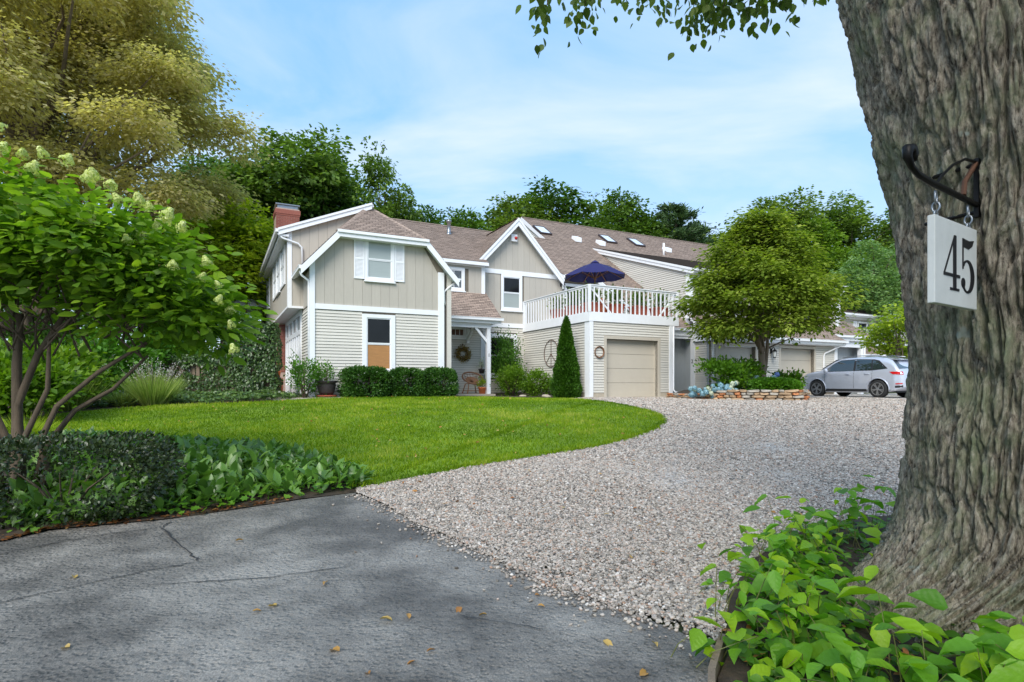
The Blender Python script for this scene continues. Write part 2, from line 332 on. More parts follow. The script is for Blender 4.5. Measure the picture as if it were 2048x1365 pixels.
def gravel_mat():
    m = bpy.data.materials.new('gravel_bed'); t, n = nodes(m); L = t.links.new
    tc = n('ShaderNodeTexCoord'); v = n('ShaderNodeTexVoronoi'); v.inputs['Scale'].default_value = 30; L(tc.outputs['Object'], v.inputs['Vector'])
    rp = n('ShaderNodeValToRGB'); e = rp.color_ramp.elements; e.new(.35); e.new(.7)
    for i, (q, c) in enumerate(((0, srgb(122, 115, 108)), (.35, srgb(166, 157, 147)), (.7, srgb(194, 184, 174)), (1, srgb(216, 208, 199)))): e[i].position = q; e[i].color = (*c, 1)
    sx = n('ShaderNodeSeparateColor'); L(v.outputs['Color'], sx.inputs[0]); L(sx.outputs[0], rp.inputs[0])
    p = n('ShaderNodeBsdfPrincipled'); p.inputs['Roughness'].default_value = .8; L(rp.outputs[0], p.inputs['Base Color'])
    b = n('ShaderNodeBump'); b.invert = True; b.inputs['Strength'].default_value = 1; b.inputs['Distance'].default_value = .03; L(v.outputs['Distance'], b.inputs['Height']); L(b.outputs[0], p.inputs['Normal'])
    o = n('ShaderNodeOutputMaterial'); L(p.outputs[0], o.inputs[0]); return m
def pebble_mat():
    m = bpy.data.materials.new('pebble'); t, n = nodes(m); L = t.links.new
    oi = n('ShaderNodeObjectInfo'); rp = n('ShaderNodeValToRGB'); e = rp.color_ramp.elements
    cs = [(0, srgb(84, 80, 75)), (.16, srgb(128, 120, 110)), (.34, srgb(164, 153, 140)), (.52, srgb(190, 179, 166)), (.66, srgb(138, 127, 117)), (.8, srgb(203, 193, 182)), (.93, srgb(156, 120, 95)), (1, srgb(222, 216, 208))]
    while len(e) < len(cs): e.new(.5)
    for i, (q, c) in enumerate(cs): e[i].position = q; e[i].color = (*c, 1)
    L(oi.outputs['Random'], rp.inputs[0])
    tc = n('ShaderNodeTexCoord'); ns = n('ShaderNodeTexNoise'); ns.inputs['Scale'].default_value = 3; ns.inputs['Detail'].default_value = 4; L(tc.outputs['Object'], ns.inputs['Vector'])
    mr = n('ShaderNodeMapRange'); mr.inputs['To Min'].default_value = .6; mr.inputs['To Max'].default_value = 1.35; L(ns.outputs['Fac'], mr.inputs['Value'])
    s = n('ShaderNodeVectorMath', operation='SCALE'); L(rp.outputs[0], s.inputs[0]); L(mr.outputs[0], s.inputs['Scale'])
    p = n('ShaderNodeBsdfPrincipled'); p.inputs['Roughness'].default_value = .7; L(s.outputs[0], p.inputs['Base Color']); o = n('ShaderNodeOutputMaterial'); L(p.outputs[0], o.inputs[0]); return m
M['asphalt'] = asphalt_mat(); M['gravel'] = gravel_mat(); M['pebble'] = pebble_mat()
M['turf'] = mat('turf_base', (.13, .215, .010), .95, .35, 1.2, .01, 60, dirt=.5, dirtcol=(.22, .26, .04))
M['wildground'] = mat('woodland_floor', (.035, .05, .018), .95, .4, .6, .03, 4)
# far ground
xs = sorted(set([-160, -110, -80, -60, -45] + list(range(-36, 40, 3)) + [45, 60, 80, 110, 160])); ys = sorted(set([-40, -20, -10] + list(range(-6, 60, 2)) + [64, 70, 80, 95, 120, 160, 220]))
V = [(x, y, T(x, y) - .03) for x in xs for y in ys]; ny = len(ys)
tag(mk('ground', V, [(i * ny + j, (i + 1) * ny + j, (i + 1) * ny + j + 1, i * ny + j + 1) for i in range(len(xs) - 1) for j in range(ny - 1)], M['wildground'], None, True), kind='structure')
ASPH = [(-1.89, 7.03), (-1.45, 6.56), (-.99, 5.86), (-.59, 5.43), (-.33, 5.09), (-.06, 4.72), (.21, 4.35), (.38, 4.14), (.6, 3.95), (.78, 3.8), (.97, 3.66), (1.16, 3.56), (1.27, 3.46)]
LAWNF = [(-1.95, 7.27), (-1.71, 7.47), (-1.32, 7.83), (-.69, 8.4), (.05, 8.96), (.79, 9.5), (1.54, 10.06), (2.21, 10.77), (2.92, 11.76), (3.35, 12.67), (3.56, 13.6), (3.51, 14.62), (3.16, 16.06), (2.63, 17.6), (1.98, 19.9)]
LAWNB = [(-.5, 20.4), (-2.3, 19.6), (-4.5, 18.35), (-5.9, 17.65), (-6.51, 16.95), (-7.61, 16.08), (-9.31, 15.42), (-10.35, 14.44), (-10.85, 13.55), (-10.4, 12.2), (-9.4, 11.1)]
BEDB = [(-8.23, 10.35), (-6.37, 10.12), (-3.76, 9.31), (-2.37, 8.16), (-1.86, 7.5)]
BEDF = [(-9.5, 2.6), (-6.6, 4.6), (-4.7, 5.28), (-4.52, 5.62), (-4.14, 5.78), (-3.61, 5.98), (-3.06, 6.35), (-2.49, 6.76), (-1.91, 7.1)]
VINE = [(1.5, 4.0), (1.95, 4.72), (2.47, 5.29), (3.12, 5.83), (4.3, 6.2)]
drv = sheet('asphalt_drive', wig(dens(ASPH, .05), .05, 6.) + [(1.2, 3.25), (1.0, 2.9), (.75, 2.2), (.6, 1), (.6, -8), (-14, -8), (-12, 1)] + BEDF[:], .25, 0., M['asphalt'], .004, 2.)
sheet('gravel_drive', list(reversed(dens(ASPH, .2))) + [(-1.95, 7.2)] + LAWNF + [(2.6, 22.6), (16.5, 29.6), (33, 38), (46, 26), (40, 10), (14, 5.4), (6, 6.1)] + list(reversed(VINE)) + [(1.35, 3.6)], .4, .012, M['gravel'], .02, .8)
LAWN = LAWNF + LAWNB + BEDB
sheet('lawn', wig(dens(LAWN, .2), .05, 2.), .35, .03, M['turf'], .012, .7, skirt=.05)
sheet('planting_bed', BEDF + list(reversed(BEDB)) + [(-9.2, 10.9), (-11, 9)], .3, .012, M['soil'], .02, 2.)
sheet('garden_bed', [LAWNB[k] for k in range(4, 11)] + [(-11, 9.1), (-20, 9), (-24, 24), (-9, 26), (-6.2, 18.6)], .6, .01, M['soil'], .03, 1.5)
sheet('foundation_bed', [(-.5, 20.4), (1.98, 19.9), (2.55, 22.2), (.6, 27.3), (-3, 25.5), (-2.6, 20.8), (-6.2, 18.6), (-5.9, 17.65), (-4.5, 18.35), (-2.3, 19.6)], .4, .011, M['soil'], .01, 2.)
sheet('tree_bed', VINE[:] + [(7, 6.2), (8, -3), (.64, -3), (.64, 1), (.79, 2.2), (1.04, 2.9), (1.24, 3.25), (1.32, 3.5)], .25, .018, M['soil'], .02, 3.)
# wooden edging along the tree bed
mb = MB(); e = [(1.2, 3.28), (1.0, 2.88), (.76, 2.2), (.62, 1.0), (.62, -1)]
for p, q in zip(e, e[1:]): mb.beam((*p, T(*p) + .02), (*q, T(*q) + .02), .035, .11)
tag(mb.build('bed_edging', M['barkg']), 'weathered grey timber edging strip between asphalt and tree bed', 'edging')
# cracks in the asphalt: thin dark strips filled with tar and dirt
M['tar'] = mat('crack_filler', (.03, .03, .03), .9, .4, 20, .004, 60)
mb = MB()
for pts, w in (([(-3.5, 5.9), (-3.46, 5.68), (-3.16, 5.35), (-2.77, 4.95), (-2.61, 4.79)], .022), ([(-4.9, 4.4), (-4.41, 4.95), (-4.19, 5.21), (-3.92, 5.47), (-3.48, 5.73)], .018), ([(-3.6, 3.8), (-3.36, 4.09), (-3.12, 4.35), (-2.9, 4.55), (-2.62, 4.76)], .016), ([(-2.73, 4.27), (-2.28, 4.35), (-1.93, 4.4), (-1.31, 4.66)], .014), ([(.18, 3.5), (-.1, 3.62), (-.36, 3.72)], .012)):
    P = []
    for p, q in zip(pts, pts[1:]):
        for j in range(6): t = j / 6; P.append((p[0] + (q[0] - p[0]) * t + random.uniform(-.015, .015), p[1] + (q[1] - p[1]) * t + random.uniform(-.015, .015)))
    P.append(pts[-1]); L_, R_ = [], []
    for i, p in enumerate(P):
        q0, q1 = P[max(i - 1, 0)], P[min(i + 1, len(P) - 1)]; d = Vector((q1[0] - q0[0], q1[1] - q0[1])).normalized(); ww = w * random.uniform(.3, 1) * (.3 if i in (0, len(P) - 1) else 1) * .5
        L_.append((p[0] - d.y * ww, p[1] + d.x * ww)); R_.append((p[0] + d.y * ww, p[1] - d.x * ww))
    mb.add([(x, y, T(x, y) + .009) for x, y in L_ + R_], [(i, i + 1, len(P) + i + 1, len(P) + i) for i in range(len(P) - 1)], False)
cr_ = mb.build('asphalt_crack', M['tar'], drv)
# pebbles: uncountable, instanced on points
def scatter(name, pts, rot, scl, m, parent=None):
    me = bpy.data.meshes.new(name); me.vertices.add(len(pts)); me.vertices.foreach_set('co', np.asarray(pts, dtype=np.float32).ravel())
    for nm, a in (('rot', rot), ('scl', scl)):
        at = me.attributes.new(nm, 'FLOAT_VECTOR', 'POINT'); at.data.foreach_set('vector', np.asarray(a, dtype=np.float32).ravel())
    o = link(name, me, parent)
    g = bpy.data.node_groups.new(name, 'GeometryNodeTree'); g.interface.new_socket('Geometry', in_out='INPUT', socket_type='NodeSocketGeometry'); g.interface.new_socket('Geometry', in_out='OUTPUT', socket_type='NodeSocketGeometry')
    N = g.nodes.new; L = g.links.new; gi = N('NodeGroupInput'); go = N('NodeGroupOutput'); ip = N('GeometryNodeInstanceOnPoints')
    ico = N('GeometryNodeMeshIcoSphere'); ico.inputs['Radius'].default_value = 1; ico.inputs['Subdivisions'].default_value = 2
    nz = N('ShaderNodeTexNoise'); nz.inputs['Scale'].default_value = .9; nz.inputs['Detail'].default_value = 1
    sub = N('ShaderNodeVectorMath'); sub.operation = 'SUBTRACT'; sub.inputs[1].default_value = (.5, .5, .5); L(nz.outputs['Color'], sub.inputs[0])
    mu = N('ShaderNodeVectorMath'); mu.operation = 'SCALE'; mu.inputs['Scale'].default_value = 1.1; L(sub.outputs[0], mu.inputs[0])
    sp = N('GeometryNodeSetPosition'); L(ico.outputs['Mesh'], sp.inputs['Geometry']); L(mu.outputs[0], sp.inputs['Offset'])
    sm = N('GeometryNodeSetMaterial'); sm.inputs['Material'].default_value = m; L(sp.outputs[0], sm.inputs['Geometry'])
    ss = N('GeometryNodeSetShadeSmooth'); L(sm.outputs[0], ss.inputs[0])
    a1 = N('GeometryNodeInputNamedAttribute'); a1.data_type = 'FLOAT_VECTOR'; a1.inputs['Name'].default_value = 'rot'
    a2 = N('GeometryNodeInputNamedAttribute'); a2.data_type = 'FLOAT_VECTOR'; a2.inputs['Name'].default_value = 'scl'
    L(gi.outputs[0], ip.inputs['Points']); L(ss.outputs[0], ip.inputs['Instance']); L(a1.outputs[0], ip.inputs['Rotation']); L(a2.outputs[0], ip.inputs['Scale']); L(ip.outputs[0], go.inputs[0])
    md = o.modifiers.new('stones', 'NODES'); md.node_group = g
    me.materials.append(m); return o
GRAV = list(reversed(ASPH)) + [(-1.95, 7.2)] + LAWNF + [(2.9, 21.9), (12, 26), (16, 22), (12, 10), (6, 6.1)] + list(reversed(VINE)) + [(1.35, 3.6)]
gp = []; gs = []
def seg_d(p, poly):
    b = 9.
    for (x0, y0), (x1, y1) in zip(poly, poly[1:]):
        t = ((p[0] - x0) * (x1 - x0) + (p[1] - y0) * (y1 - y0)) / ((x1 - x0) ** 2 + (y1 - y0) ** 2); t = min(max(t, 0), 1)
        b = min(b, math.hypot(p[0] - x0 - t * (x1 - x0), p[1] - y0 - t * (y1 - y0)))
    return b
for y0, y1, dn, sz in ((3.3, 6, 3900, .0102), (6, 9, 3000, .0112), (9, 13, 1900, .0132), (13, 22, 850, .0175)):
    x0, x1 = -2.2, (7 if y1 < 10 else 13); k = int((x1 - x0) * (y1 - y0) * dn); X, Y = rng.uniform(x0, x1, k), rng.uniform(y0, y1, k)
    ok = (np.abs(X) < Y * .93 + .3) & inside_np(X, Y, GRAV); X, Y = X[ok], Y[ok]; k = len(X)
    rut = .005 * np.exp(-((np.abs(X - 2.2 - .22 * (Y - 5) - .018 * (Y - 5) ** 2) - .75) / .22) ** 2)        # tyre tracks pressed into the drive
    gp += list(zip(X, Y, T_np(X, Y) + .012 - rut + rng.uniform(.1, .9, k) * sz)); gs += list(sz * rng.choice((.6, .8, .9, 1, 1, 1.15, 1.45), k))
for k in range(900):      # stray stones on the asphalt side of the edge
    i = random.randrange(len(ASPH) - 1); t = random.random(); d = abs(random.gauss(0, .1)) * (1 if random.random() < .85 else 2.6)
    p, q = ASPH[i], ASPH[i + 1]; dv = Vector((q[0] - p[0], q[1] - p[1])).normalized(); x = p[0] + (q[0] - p[0]) * t - abs(dv.y) * d * .8; y = p[1] + (q[1] - p[1]) * t - abs(dv.x) * d
    gp.append((x, y, T(x, y) + .008)); gs.append(.010 * random.uniform(.5, 1.4))
gs = np.array(gs)[:, None] * rng.uniform(.75, 1.35, (len(gs), 3)) * np.array([1.15, 1, .72])
tag(scatter('gravel', gp, np.column_stack([rng.normal(0, .35, len(gp)), rng.normal(0, .35, len(gp)), rng.uniform(0, 6.28, len(gp))]), gs, M['pebble']), 'pale pinkish grey rounded pebbles covering the driveway', 'gravel', kind='stuff')
# ------------------------------------------------------------------ the row of houses
HT = R(27); HO = (2.984, 22.0); ZB = .95
hc, hs = math.cos(HT), math.sin(HT)
def HX(a, b): return HO[0] + a * hc - b * hs, HO[1] + a * hs + b * hc
def house(label):
    o = empty('townhouse', (*HO, ZB), HT); tag(o, label, 'house', 'row of attached houses'); o['_z'] = ZB; return o
H1 = house('nearest beige house with front gable wing, brick chimney and deck over its garage')
H2 = house('middle house of the row, tall skylit roof and two garage doors behind planter tree')
H3 = house('farthest house of the row, beige upper wall glimpsed above the silver car')
def wall(H, pl, c, poly, name='wall', th=.16, m=None):
    mb = MB(); mb.prism(pl, c, poly, -th, 0); return mb.build(name, m or M['groove'], H)
_cl = {}
def siding(w, pl, c, poly, holes=(), mode='clap', ex=.1016):
    """each clapboard / vertical board is its own piece on the wall w"""
    ax = 1 if mode == 'clap' else 0; lo = min(p[ax] for p in poly); hi = max(p[ax] for p in poly); k = 0; v = lo
    nm, m = ('clapboard', M['clap']) if mode == 'clap' else ('board', M['board'])
    if mode == 'board': ex = .305
    while v < hi - .02:
        v1 = min(v + ex, hi); g = .0 if mode == 'clap' else .003
        s = clip(clip(poly, ax, v + g, True), ax, v1 - (g if mode == 'board' else .009), False)
        parts = [s] if len(s) > 2 else []
        for (u0, u1, z0, z1) in holes:
            h0, h1 = ((z0, z1) if ax == 1 else (u0, u1)); o0, o1 = ((u0, u1) if ax == 1 else (z0, z1))
            if h1 <= v + .01 or h0 >= v1 - .01: continue
            np_ = []
            for q in parts:
                for r in (clip(q, 1 - ax, o0, False), clip(q, 1 - ax, o1, True)):
                    if len(r) > 2 and abs(area(r)) > .002: np_.append(r)
            parts = np_
        for q in parts:
            if abs(area(q)) < .002: continue
            if mode == 'clap': dv = [.008 + .022 * (v1 - z) / ex for _, z in q]
            else: dv = [.018] * len(q)
            n = len(q); V = [PP(pl, c, u, z, -.004) for u, z in q] + [PP(pl, c, u, z, d) for (u, z), d in zip(q, dv)]
            F = orient(V, [tuple(range(n)), tuple(range(2 * n - 1, n - 1, -1))] + [(i, i + n, (i + 1) % n + n, (i + 1) % n) for i in range(n)])
            mk(nm, V, F, m, w)
        v = v1
def trim(H, name, pl, c, rects, d=.045, d0=-.01, m=None):
    mb = MB()
    for r in rects: mb.rect(pl, c, *r, d0, d)
    return mb.build(name, m or M['white'], H)
def window(H, pl, c, u0, u1, z0, z1, t=.1, upper='glass', lower='shade', mun=(1, 1), sill=True, th=.055, split=True, head=None, label=None):
    head = head or t; mb = MB()
    mb.rect(pl, c, u0 - t, u0, z0 - t, z1 + head, -.01, th); mb.rect(pl, c, u1, u1 + t, z0 - t, z1 + head, -.01, th)
    mb.rect(pl, c, u0, u1, z1, z1 + head, -.01, th); mb.rect(pl, c, u0, u1, z0 - t, z0, -.01, th)
    w = mb.build('window', M['white'], H)
    if label: w['label'] = label
    zm = (z0 + z1) / 2; sb = MB(); halves = [(zm, z1, upper, .022), (z0, zm, lower, .012)] if split else [(z0, z1, upper, .016)]
    for za, zb, mm, d in halves:
        f = .035
        for r in ((u0, u0 + f, za, zb), (u1 - f, u1, za, zb), (u0 + f, u1 - f, za, za + f), (u0 + f, u1 - f, zb - f, zb)): sb.rect(pl, c, *r, .0, d + .012)
        nx, nz = mun
        for i in range(1, nx): x = u0 + (u1 - u0) * i / nx; sb.rect(pl, c, x - .011, x + .011, za + f, zb - f, .0, d + .008)
        for i in range(1, nz): z = za + (zb - za) * i / nz; sb.rect(pl, c, u0 + f, u1 - f, z - .011, z + .011, .0, d + .0075)
        pm = MB(); pm.rect(pl, c, u0 + f, u1 - f, za + f, zb - f, -.005, d - .004); pm.build('pane', M[mm], w)
    sb.build('sash', M['white'], w)
    if sill: s = MB(); s.rect(pl, c, u0 - t - .03, u1 + t + .03, z0 - t - .05, z0 - t, -.01, th + .04); s.build('sill', M['white'], w)
    return w
def shutter(H, pl, c, u0, u1, z0, z1):
    mb = MB(); f = .045; zm = (z0 + z1) / 2
    for r in ((u0, u0 + f, z0, z1), (u1 - f, u1, z0, z1), (u0 + f, u1 - f, z0, z0 + f), (u0 + f, u1 - f, z1 - f, z1), (u0 + f, u1 - f, zm - f / 2, zm + f / 2)): mb.rect(pl, c, *r, .018, .05)
    s = mb.build('shutter', M['white'], H); sl_ = MB()
    for za, zb in ((z0 + f, zm - f / 2), (zm + f / 2, z1 - f)):
        k = int((zb - za) / .042)
        for i in range(k):
            z = za + (zb - za) * i / k; V = [PP(pl, c, u, z + dz, d) for dz, d in ((0, .044), (.008, .047), (.05, .026), (.042, .022)) for u in (u0 + f, u1 - f)]
            sl_.add(V, [(0, 1, 3, 2), (2, 3, 5, 4), (4, 5, 7, 6), (6, 7, 1, 0), (0, 2, 4, 6), (1, 7, 5, 3)])
    sl_.build('louvre', M['white'], s); return s
_tab = {}
def tabmesh(w, h):
    k = (round(w, 3), round(h, 3))
    if k not in _tab:
        V = [(0, 0, -.003), (w, 0, -.003), (w, h, -.003), (0, h, -.003), (0, 0, .022), (w, 0, .022), (w, h, .003), (0, h, .003)]
        _tab[k] = mesh('shingle', V, orient(V, [(0, 1, 2, 3), (7, 6, 5, 4), (0, 4, 5, 1), (1, 5, 6, 2), (2, 6, 7, 3), (3, 7, 4, 0)]), M['shingle']); _tab[k].materials.append(M['shedge']); _tab[k].polygons.foreach_set('material_index', [0, 0, 1, 1, 1, 1])
    return _tab[k]
def roof(H, polys, name='roof', indiv=False, th=.11, ex=.135, tw=.3, deckm=None):
    """polys: coplanar convex outlines (a,b,z); white boxed deck below, overlapping shingle tabs above"""
    P = [Vector(p) for p in polys[0]]; nrm = Vector((0, 0, 0))
    for i in range(len(P)): nrm += P[i].cross(P[(i + 1) % len(P)])
    nrm.normalize()
    if nrm.z < 0: nrm.negate()
    up = (Vector((0, 0, 1)) - nrm * nrm.z).normalized(); hd = up.cross(nrm).normalized(); o0 = P[0]
    dk = MB()
    for poly in polys:
        n = len(poly); V = [Vector(p) for p in poly] + [Vector(p) - nrm * th for p in poly]
        dk.add(V, [tuple(range(n)), tuple(range(2 * n - 1, n - 1, -1))] + [(i, i + n, (i + 1) % n + n, (i + 1) % n) for i in range(n)])
    rf = dk.build(name, deckm or M['white'], H); fm = MB(); rnd = []; mids = []
    for poly in polys:
        q = [((Vector(p) - o0).dot(hd), (Vector(p) - o0).dot(up)) for p in poly]; A0 = min(p[0] for p in q); A1 = max(p[0] for p in q); S0 = min(p[1] for p in q); S1 = max(p[1] for p in q)
        s = S0 - .02; row = 0
        while s < S1:
            x = A0 - .02 - (row % 3) * tw / 3 - (row * .071) % tw
            while x < A1 + .02:
                w = tw - .012; h = ex + .03; r = [(x, s), (x + w, s), (x + w, s + h), (x, s + h)]
                big = [(p[0] * 1.0, p[1]) for p in q]
                c = clip_convex(r, big)
                if len(c) >= 3 and abs(area(c)) > .0008:
                    full = abs(abs(area(c)) - w * h) < 1e-4; dz = random.uniform(0, .004)
                    if indiv and full:
                        ob = link('shingle', tabmesh(w, h), rf); O = o0 + hd * x + up * s + nrm * (.004 + dz)
                        ob.matrix_local = Matrix((( hd.x, up.x, nrm.x, O.x), (hd.y, up.y, nrm.y, O.y), (hd.z, up.z, nrm.z, O.z), (0, 0, 0, 1)))
                    else:
                        n = len(c); e = [.026 - .019 * (p[1] - s) / h + dz for p in c]
                        V = [o0 + hd * p[0] + up * p[1] + nrm * k for p, k in zip(c, e)] + [o0 + hd * p[0] + up * p[1] + nrm * .001 for p in c]
                        fm.add(V, [tuple(range(n))] + [(i, i + n, (i + 1) % n + n, (i + 1) % n) for i in range(n)] if area(c) < 0 else [tuple(range(n))] + [(i, (i + 1) % n, (i + 1) % n + n, i + n)[::-1] for i in range(n)], False)
                        rnd += [random.random()] * (2 * n); mids += [0] + [1] * n
                x += tw
            s += ex; row += 1
    if fm.V:
        f = fm.build('shingle_field', M['shingle'], rf); a = f.data.attributes.new('rnd', 'FLOAT', 'POINT'); a.data.foreach_set('value', rnd); tag(f, kind='stuff'); f.data.materials.append(M['shedge']); f.data.polygons.foreach_set('material_index', mids)
    return rf
def caps(rf, p, q, nrm=None):
    """ridge or hip cap pieces from p to q"""
    p, q = Vector(p), Vector(q); d = (q - p); k = int(d.length / .2); d.normalize(); sx = d.cross(Vector((0, 0, 1))).normalized(); u = sx.cross(d).normalized()
    mb = MB()
    for i in range(k):
        o = p + d * i * .2; lift = .03
        V = [o - sx * .12 + u * (lift - .05), o + u * (lift + .014), o + sx * .12 + u * (lift - .05)]; W = [v + d * .24 - u * .01 for v in V]
        mb.add(V + W, [(0, 1, 4, 3), (1, 2, 5, 4), (0, 2, 1), (3, 4, 5)], False)
    o = mb.build('ridge_cap', M['shingle'], rf); a = o.data.attributes.new('rnd', 'FLOAT', 'POINT'); a.data.foreach_set('value', [random.random() for i in range(k) for _ in range(6)]); return o
def gutter(H, p, q, r=.055, name='gutter'):
    mb = MB(); mb.beam(p, q, .11, .10); mb.beam(Vector(p) + Vector((0, 0, .05)), Vector(q) + Vector((0, 0, .05)), .13, .018); return mb.build(name, M['white'], H)
def downspout(H, pts, r=.036): mb = MB(); mb.tube(pts, r, 8); return mb.build('downspout', M['white'], H, True)

# ---------------- unit 1: gable wing
bw = 1.15
wf = wall(H1, 'b', bw, [(-10.01, .9), (-5.53, .9), (-5.53, 5.62), (-6.24, 6.40), (-9.16, 6.40), (-10.01, 5.5)])
lw = (-8.39, -7.25, 1.6, 3.92)
siding(wf, 'b', bw, [(-9.9, 1.06), (-5.72, 1.06), (-5.72, 3.92), (-9.9, 3.92)], [lw])
siding(wf, 'b', bw, [(-9.9, 4.09), (-5.72, 4.09), (-5.72, 5.40), (-6.30, 6.36), (-9.10, 6.36), (-9.9, 5.55)], [(-8.32, -7.29, 4.96, 6.36)], 'board')
trim(H1, 'band_board', 'b', bw, [(-9.9, -5.72, 3.92, 4.09)], .05)
trim(H1, 'corner_board', 'b', bw, [(-10.06, -9.9, 1.0, 5.5)], .06); trim(H1, 'corner_board', 'b', bw, [(-5.72, -5.50, 1.0, 5.45)], .06)
trim(H1, 'water_table', 'b', bw, [(-10.02, -5.52, .9, 1.06)], .028, m=M['concrete'])
window(H1, 'b', bw, -8.21, -7.39, 5.06, 6.31, .09, 'shade', 'shade', label='white sash window with pale shade in the wing gable')
shutter(H1, 'b', bw, -8.66, -8.31, 5.0, 6.33); shutter(H1, 'b', bw, -7.29, -6.95, 5.0, 6.33)
window(H1, 'b', bw, -8.24, -7.42, 1.98, 3.72, .15, 'glass', 'bamboo', head=.12, label='tall sash window with brown bamboo blind in its lower half')
# left side of the wing, french doors, bay and chimney
la = -10.01
wl = wall(H1, 'a', la, [(1.15, .9), (13.4, .9), (13.4, 5.2), (1.15, 5.2)])
siding(wl, 'a', la, [(1.25, 1.06), (3.3, 1.06), (3.3, 4.05), (1.25, 4.05)])
siding(wl, 'a', la, [(1.25, 4.1), (3.0, 4.1), (3.0, 5.2), (1.25, 5.2)], mode='board')
trim(H1, 'corner_board', 'a', la, [(1.13, 1.28, 1.0, 5.3)], .05); trim(H1, 'corner_board', 'a', la, [(3.3, 3.45, 1.0, 4.15)], .05)
for i in range(4):
    b0 = 3.45 + i * 1.28
    fd = trim(H1, 'french_door', 'a', la, [(b0, b0 + .12, 1.0, 4.15), (b0 + 1.16, b0 + 1.28, 1.0, 4.15), (b0 + .12, b0 + 1.16, 1.0, 1.45), (b0 + .12, b0 + 1.16, 3.28, 3.45), (b0 + .12, b0 + 1.16, 3.95, 4.15), (b0 + .60, b0 + .68, 1.45, 3.28)], .06)
    pm = MB(); pm.rect('a', la, b0 + .12, b0 + 1.16, 1.45, 3.28, 0, .02); pm.build('pane', M['curtainw'], fd)
    pm = MB(); pm.rect('a', la, b0 + .12, b0 + 1.16, 3.45, 3.95, 0, .02); pm.build('pane', M['shade'], fd)
ba = -10.5; bf = 3.0
wb = wall(H1, 'b', bf, [(-10.5, 4.2), (-9.9, 4.2), (-7.72, 7.88), (-10.5, 6.8)], th=.1)
siding(wb, 'b', bf, [(-10.43, 4.2), (-9.9, 4.2), (-7.72, 7.86), (-10.43, 6.82)], mode='board')
wbl = wall(H1, 'a', ba, [(3.0, 4.2), (13.4, 4.2), (13.4, 6.8), (3.0, 6.8)], th=.1)
siding(wbl, 'a', ba, [(3.15, 4.22), (13.3, 4.22), (13.3, 6.75), (3.15, 6.75)], [(3.9, 9.1, 5.05, 6.72), (11.0, 12.6, 5.05, 6.72)], 'board')
trim(H1, 'corner_board', 'b', bf, [(-10.54, -10.4, 4.2, 6.86)], .04); trim(H1, 'corner_board', 'a', ba, [(2.97, 3.15, 4.2, 6.8)], .035)
for k in range(3): window(H1, 'a', ba, 4.1 + k * 1.67, 5.55 + k * 1.67, 5.2, 6.58, .1, 'curtainw', 'curtainw', (2, 1), sill=(k == 1))
window(H1, 'a', ba, 11.15, 12.4, 5.2, 6.58, .1, 'curtainw', 'curtainw', (2, 1))
mb = MB(); mb.box(-10.54, -9.98, 2.96, 13.4, 4.13, 4.2); mb.build('bay_soffit', M['white'], H1)
sr = roof(H1, [[(-10.82, 2.84, 6.78), (-7.62, 2.84, 8.09), (-7.62, 13.6, 8.09), (-10.82, 13.6, 6.78)]], 'dormer_roof', deckm=M['white'])
mb = MB(); mb.prism('b', 2.84, [(-10.84, 6.58), (-7.66, 7.89), (-7.66, 8.10), (-10.84, 6.79)], 0, .03); mb.build('rake_board', M['white'], H1)
mb = MB(); mb.prism('b', 2.81, [(-10.86, 6.73), (-7.66, 8.04), (-7.66, 8.12), (-10.86, 6.81)], 0, .03); mb.build('rake_molding', M['white'], H1)
mb = MB(); mb.box(-10.8, -10.5, 2.86, 13.5, 6.56, 6.64); mb.build('soffit', M['white'], H1)
gutter(H1, (-10.88, 2.8, 6.73), (-10.88, 13.6, 6.73))
downspout(H1, [(-10.86, 2.9, 6.66), (-10.72, 2.88, 6.5), (-10.2, 2.9, 6.36), (-10.08, 2.93, 6.25), (-10.05, 2.93, 5.62)])
mb = MB(); mb.box(-10.01, -7.7, 8.0, 13.6, 7.5, 8.0); mb.build('rear_block', M['board'], H1)
# chimney, brick by brick where it shows
ch = MB(); ch.box(-10.44, -9.48, 8.66, 9.74, .9, 9.06); ch = ch.build('chimney', M['mortar'], H1)
bl, bh = .203, .057
bm_ = {}
def brick(par, pl, c, u0, u1, z0, z1, name='brick'):
    k = (pl, round(u1 - u0, 3), round(z1 - z0, 3))
    if k not in bm_:
        t = MB(); t.rect(pl, 0, 0, u1 - u0, 0, z1 - z0, -.01, .009); bm_[k] = mesh('brick', t.V, t.F, M['brick'])
    o = link(name, bm_[k], par); o.location = PP(pl, c, u0, z0, 0); return o
def bricks(par, pl, c, U0, U1, Z0, Z1):
    z = Z0; r = 0
    while z + bh <= Z1 + .001:
        u = U0; first = True
        while u < U1 - .02:
            w = (bl if r % 2 == 0 else bl / 2) if first else bl; e = min(u + w, U1)
            brick(par, pl, c, u, e, z, z + bh); u = e + .01; first = False
        z += bh + .01; r += 1
bricks(ch, 'b', 8.66, -10.44, -9.48, 7.5, 8.92)
bricks(ch, 'b', 8.66, -10.44, -10.03, 2.0, 4.12)
mb = MB(); mb.box(-10.48, -9.44, 8.62, 9.78, 8.93, 9.12); mb.box(-10.46, -9.46, 8.64, 9.76, 8.86, 8.93); mb.build('corbel', M['brick'], ch)
mb = MB(); mb.box(-10.44, -9.48, 8.66, 9.74, 9.12, 9.18); mb.build('crown_wash', M['mortar'], ch)
mb = MB(); mb.box(-10.38, -9.54, 8.72, 9.68, 9.18, 9.33); mb.box(-10.46, -9.46, 8.64, 9.76, 9.33, 9.37); mb.build('chimney_cap', M['metal'], ch)
